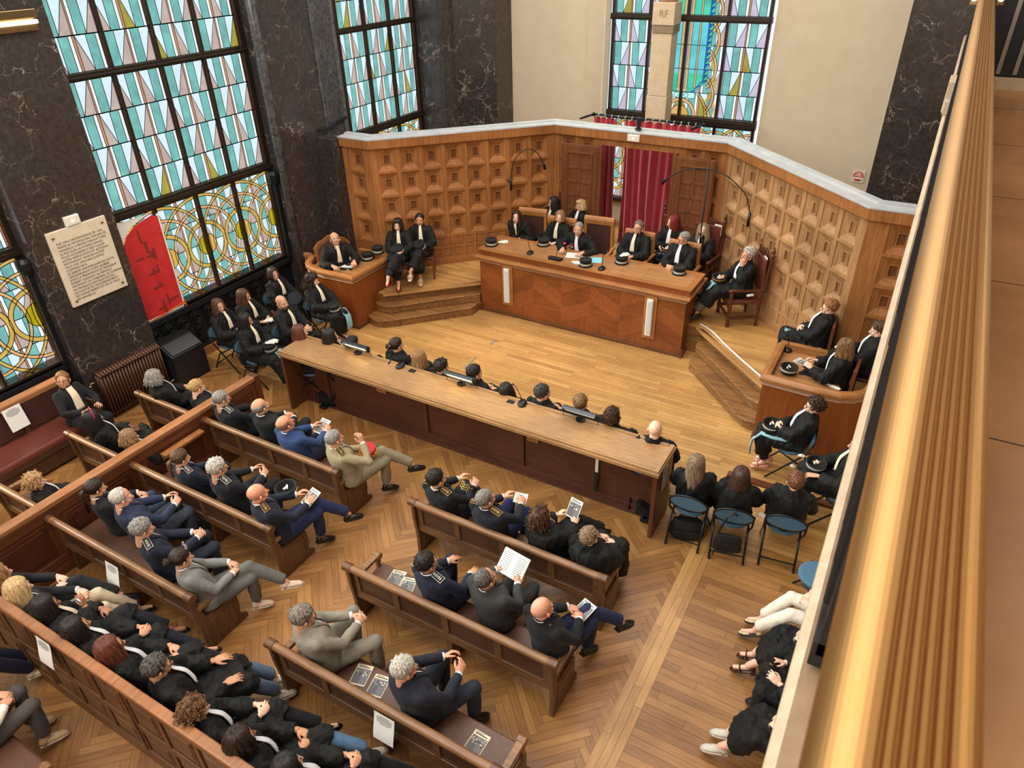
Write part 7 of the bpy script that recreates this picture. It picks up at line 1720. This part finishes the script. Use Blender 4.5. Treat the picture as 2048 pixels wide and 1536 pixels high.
def kepi(label, loc, c, rot, gold=True, r=1.0):
    t = thing('kepi', label, 'hat', loc, 0, 'officers kepis'); t.rotation_euler = rot; t.scale = (r, r, r)
    b = MB(); b.lathe((0, 0, 0), [(.0, .02), (.085, .015), (.098, .0), (.104, .01), (.098, .10), (.094, .135), (.088, .135), (.0, .12)], 28); obj('crown', b, cloth('kepi_%02x%02x%02x' % c, c, .75, .05), t, smooth=True)
    for z in (.03, .055, .08):
        b = MB(); b.tube([((.105 - .04 * (z - .0) * .5) * math.cos(a), (.105 - .04 * z * .5) * math.sin(a), z + .008 * math.sin(a * 10)) for a in np.linspace(0, 2 * PI, 61)], .005, 5, 0, False); obj('braid', b, M['gold_braid'], t)
    b = MB(); b.prism([(.10 * math.cos(a), .10 * math.sin(a)) for a in np.linspace(-.9, .9, 12) + PI / 2] + [(.115 * math.cos(a), .05 + .11 * math.sin(a)) for a in np.linspace(.75, -.75, 12) + PI / 2], 'z', .0, .006); obj('visor', b, M['black'], t)
kepi('black kepi with gold braid upturned in the front officer hands', lap(f1, .09, .36, .26), (22, 22, 28), (2.4, .3, 0), True, 1.15)
kepi('red and white kepi on the knee of the beige officer', lap(a4, -.02, .30, .17), (176, 40, 44), (.3, .2, 0))
def held(J, name, label, cat, p, w, h, rz, tilt, pic=True, m='paper'):
    q = wpos(J, J['pel'] + vv(*p)); o = sheet(name, label, cat, tuple(q), J['root'].rotation_euler.z + rz, w, h, m, 8, pic, .004, 'printed booklets' if cat == 'booklet' else None, tilt); return o
held(a3, 'booklet', 'booklet in the hands of the man in the blue suit', 'booklet', (.0, .40, .26), .155, .215, 0, .5)
held(p3, 'booklet', 'booklet on the knee of the bald officer with gold epaulettes', 'booklet', (.06, .42, .26), .155, .215, .1, .5)
held(f3, 'booklet', 'booklet raised by the curly-haired reader in a robe', 'booklet', (.04, .44, .36), .155, .215, 0, 1.0)
held(f2, 'paper_sheet', 'folded white paper held by the grey officer with gold bars', 'paper', (.06, .42, .26), .15, .12, .3, .5, False)
held(g9, 'booklet', 'booklet on the lap of the bald man in the black tunic', 'booklet', (.03, .40, .19), .155, .215, 0, .25)
held(j4, 'paper_sheet', 'white cloth-like paper in the lap of the man judge in glasses', 'paper', (.0, .34, .22), .1, .12, .3, .4, False)
t = thing('open_book', 'open white book held by the man in the charcoal suit', 'book', tuple(wpos(g8, g8['pel'] + vv(-.08, .38, .32)))); t.rotation_euler = (.75, 0, math.radians(-8))
for s in (-1, 1):
    b = MB(); b.prism([(0, .006), (s * .05, .018), (s * .155, .004), (s * .155, -.006), (0, -.004)], 'y', -.125, .125, 0); obj('page_block', b, M['paper'], t)
    for k in range(9):
        pl_ = MB() if k == 0 else pl_; x0, x1 = sorted((s * .03, s * .14)); pl_.bx(x0, x1, .09 - k * .022, .095 - k * .022, .019, .0205)
    obj('printed_lines', pl_, M['ink'], t)
def phone(J, label, p, rz=0):
    q = wpos(J, J['pel'] + vv(*p)); b = MB(); b.bx(-.036, .036, -.075, .075, 0, .008); o = obj('phone', b, M['black'], None, tuple(q), bev=.004); o.rotation_euler = (.6, 0, J['root'].rotation_euler.z + rz); tag(o, label, 'phone')
phone(w1, 'dark phone in the hands of the woman on the leather bench', (.02, .42, .28)); phone(u3, 'black phone held by the person in the dark skirt', (.05, .44, .30))
# chairs
for J, lab, fn in ((j1, 'tan judges chair behind the woman resting her chin', 0), (j2, 'tan judges chair behind the woman with light brown bob', 0), (j3, 'tan judges chair with brown back behind the president', 0), (j4, 'tan judges chair behind the man looking down smiling', 0), (j5, 'tan judges chair behind the man in dark glasses', 0)):
    l = J['root'].location; a = {id(j3): (.20, .16), id(j1): (.16, .12)}.get(id(J), (0, 0)); judge_chair(lab, (l.x - .02 + a[0], l.y - .02 + a[1]), math.radians({id(j1): 190, id(j2): 184, id(j3): 186}.get(id(J), 178)), DZ, 1.14 if J is j3 else (1.06 if J is j1 else .98))
for J, lab, rz in ((b1, 'carved high-backed chair behind the long dark-haired woman', 174), (b2, 'carved high-backed chair behind the blonde woman with fringe', 172), (b3, 'carved high-backed chair behind the red-haired woman', 180), (b4, 'carved high-backed chair behind the wavy fair-brown-haired woman', 172), (s1, 'carved armchair of the man touching his ear', 122)):
    l = J['root'].location; high_chair(lab, (l.x, l.y), math.radians(rz))
for J, lab in ((l2, 'plain chair under the woman in red shoes'), (l3, 'plain chair under the woman in pale slippers')):
    l = J['root'].location; side_chair(lab, (l.x, l.y), math.radians(-146))
l = r1['root'].location; side_chair('plain chair under the reddish-haired person by the right wall', (l.x, l.y), math.radians(96))
l = r3['root'].location; side_chair('plain chair under the dark-haired person behind the right desk', (l.x, l.y), math.radians(92))
l = r2['root'].location; side_chair('plain chair of the woman at the right curved desk', (l.x + .03, l.y), math.radians(88), .34)
for J, lab in ((s1, 'white card on the back of the carved armchair'), (b2, 'white card on the chair behind the blonde woman'), (b1, 'white card on the chair behind the long dark-haired woman'), (b4, 'white card on the chair behind the wavy-haired woman')):
    l = J['root'].location; a_ = J['root'].rotation_euler.z; q = Vector((l.x, l.y, DZ + 1.10)) + Matrix.Rotation(a_, 3, 'Z') @ Vector((-.17, -.262, 0))
    b = MB(); b.bx(-.07, .07, 0, .003, -.10, .10, 0); b.bx(-.05, .05, .003, .0036, .03, .04, 1); b.bx(-.05, .03, .003, .0036, .0, .01, 1); o = obj('paper_card', b, [M['paper'], M['ink']], None, tuple(q), a_); tag(o, lab, 'card', 'white cards on the carved chairs')
# round-topped armchair at the left desk
l = l1['root'].location; t = thing('arched_chair', 'arched leather chair behind the bald man at the left desk', 'chair', (l.x - .02, l.y + .02, .30), math.radians(-122))
m_ = wood('arched_chair_oak', (130, 74, 38), (168, 106, 58), 'z', .34)
arc = [(-.33, .42), (-.35, .92), (-.27, 1.02), (-.16, 1.06), (-.06, 1.12), (0, 1.13), (.06, 1.12), (.16, 1.06), (.27, 1.02), (.35, .92), (.33, .42)]
b = MB(); b.prism(arc, 'y', -.32, -.27); obj('back_frame', b, m_, t, bev=.012)
b = MB(); b.prism([(x * .82, .42 + (z - .42) * .90 + .03) for x, z in arc], 'y', -.275, -.24); obj('back_pad', b, M['leather'], t, bev=.014)
b = MB(); b.bx(-.30, .30, -.27, .26, .39, .46); obj('seat', b, M['leather'], t, bev=.02)
for sx in (-1, 1):
    for y in (-.26, .22): b = MB(); b.bx(sx * .27 - .03, sx * .27 + .03, y - .03, y + .03, 0, .40); obj('leg', b, m_, t, bev=.006)
    b = MB(); b.bx(sx * .31 - .03, sx * .31 + .03, -.28, .2, .62, .66); obj('armrest', b, m_, t, bev=.01)
b = MB(); b.bx(-9.9, -8.41, 8.95, 9.9, 0, .30) if False else b.prism([(-8.42, 9.72), (-9.4, 9.9), (-9.85, 9.75), (-9.80, 9.14), (-9.55, 9.12), (-9.4, 8.80), (-8.42, 8.76)], 'z', 0, .295); struct('floor_desk_step', b, M['bar'])
b = MB(); b.prism([(-1.10, 8.78), (.06, 8.9), (1.8, 8.9), (1.8, 9.7), (-1.10, 9.7)], 'z', 0, .335); struct('floor_desk_step_right', b, M['bar'])
# folding chairs under everyone on the court floor
fc = None
FC = [(h13, 'blue folding chair nearest the end of the long bar'), (h14, 'blue folding chair with a black handbag hung from its back'), (h15, 'blue folding chair of the woman with short chestnut hair'), (r4, 'folding chair of the woman in pink sandals'), (r5, 'folding chair of the hidden person under the ledge'), (g1, 'folding chair of the woman nearest the cabinet'), (g2, 'folding chair of the long straight-haired woman'), (g3, 'folding chair of the woman with the flat cap'), (g4, 'pale blue folding chair beside the left desk'), (g5, 'folding chair of the bald bearded man'), (g6, 'folding chair of the woman in the cyan-lined robe')]
FC += [(x, 'folding chair beyond the bar under the %s' % n) for x, n in ((h1, 'auburn-haired person'), (h2, 'dark-haired person in profile'), (h3, 'person behind the left lamp'), (h4, 'woman with clipped hair'), (h5, 'long light-brown-haired woman'), (h6, 'person with thick black hair'), (h7, 'man behind the middle lamp'), (h8, 'low dark-haired person'), (h9, 'man with swept-back hair'), (h10, 'fair-brown-haired man'), (h11, 'dark-curled person'), (h12, 'bald person in glasses'))]
FC += [(x, 'folding chair under the %s below the ledge' % n) for x, n in ((u1, 'person in white trousers'), (u2, 'person in brown sandals'), (u3, 'person with the phone'), (u4, 'person in grey trainers'))]
for J, lab in FC:
    l = J['root'].location; rz = J['root'].rotation_euler.z
    if fc is None: fc = folding_chair(lab, (l.x, l.y, 0), rz)
    else: dup(fc, (l.x, l.y, 0), rz, lab)
dup(fc, (.16, 6.0, 0), math.radians(86), 'empty blue folding chair showing past the balcony ledge')
# bags
def bag(name, label, loc, rz, w, d_, h, strap=None, m='bag_black'):
    t = thing(name, label, 'bag', loc, rz); mm = cloth(m, (24, 24, 27), .7, .02, .2, 40, .4)
    b = MB(); b.loft([((0, 0, 0), (w * .46, 0, 0), (0, d_ * .46, 0)), ((0, 0, h * .12), (w * .5, 0, 0), (0, d_ * .5, 0)), ((0, 0, h * .7), (w * .47, 0, 0), (0, d_ * .45, 0)), ((0, .0, h), (w * .40, 0, 0), (0, d_ * .26, 0))], 12); obj('body', b, mm, t, smooth=False, bev=.02)
    b = MB(); b.bx(-w * .36, w * .36, -d_ * .52, -d_ * .44, h * .12, h * .55); obj('pocket', b, mm, t, bev=.01)
    b = MB(); b.tube(strap or [(-w * .3, 0, h * .95), (-w * .2, 0, h * 1.25), (w * .2, 0, h * 1.25), (w * .3, 0, h * .95)], .012, 6); obj('strap', b, M['black'], t, smooth=True); return t
l = h14['root'].location; bag('handbag', 'black shoulder bag hanging from the middle folding chair', (l.x + .04, l.y - .30, .22), h14['root'].rotation_euler.z + .05, .34, .10, .24, [(-.12, 0, .22), (-.05, .02, .48), (.02, .04, .53), (.06, .04, .50)])
l = h13['root'].location; bag('travel_bag', 'black bag on the floor under the first folding chair', (l.x, l.y - .02, 0), .3, .42, .22, .26)
bag('backpack', 'black backpack on the floor between the left pews', (-6.536, 3.588, 0.170)[:2] + (0,), .4, .42, .30, .34)
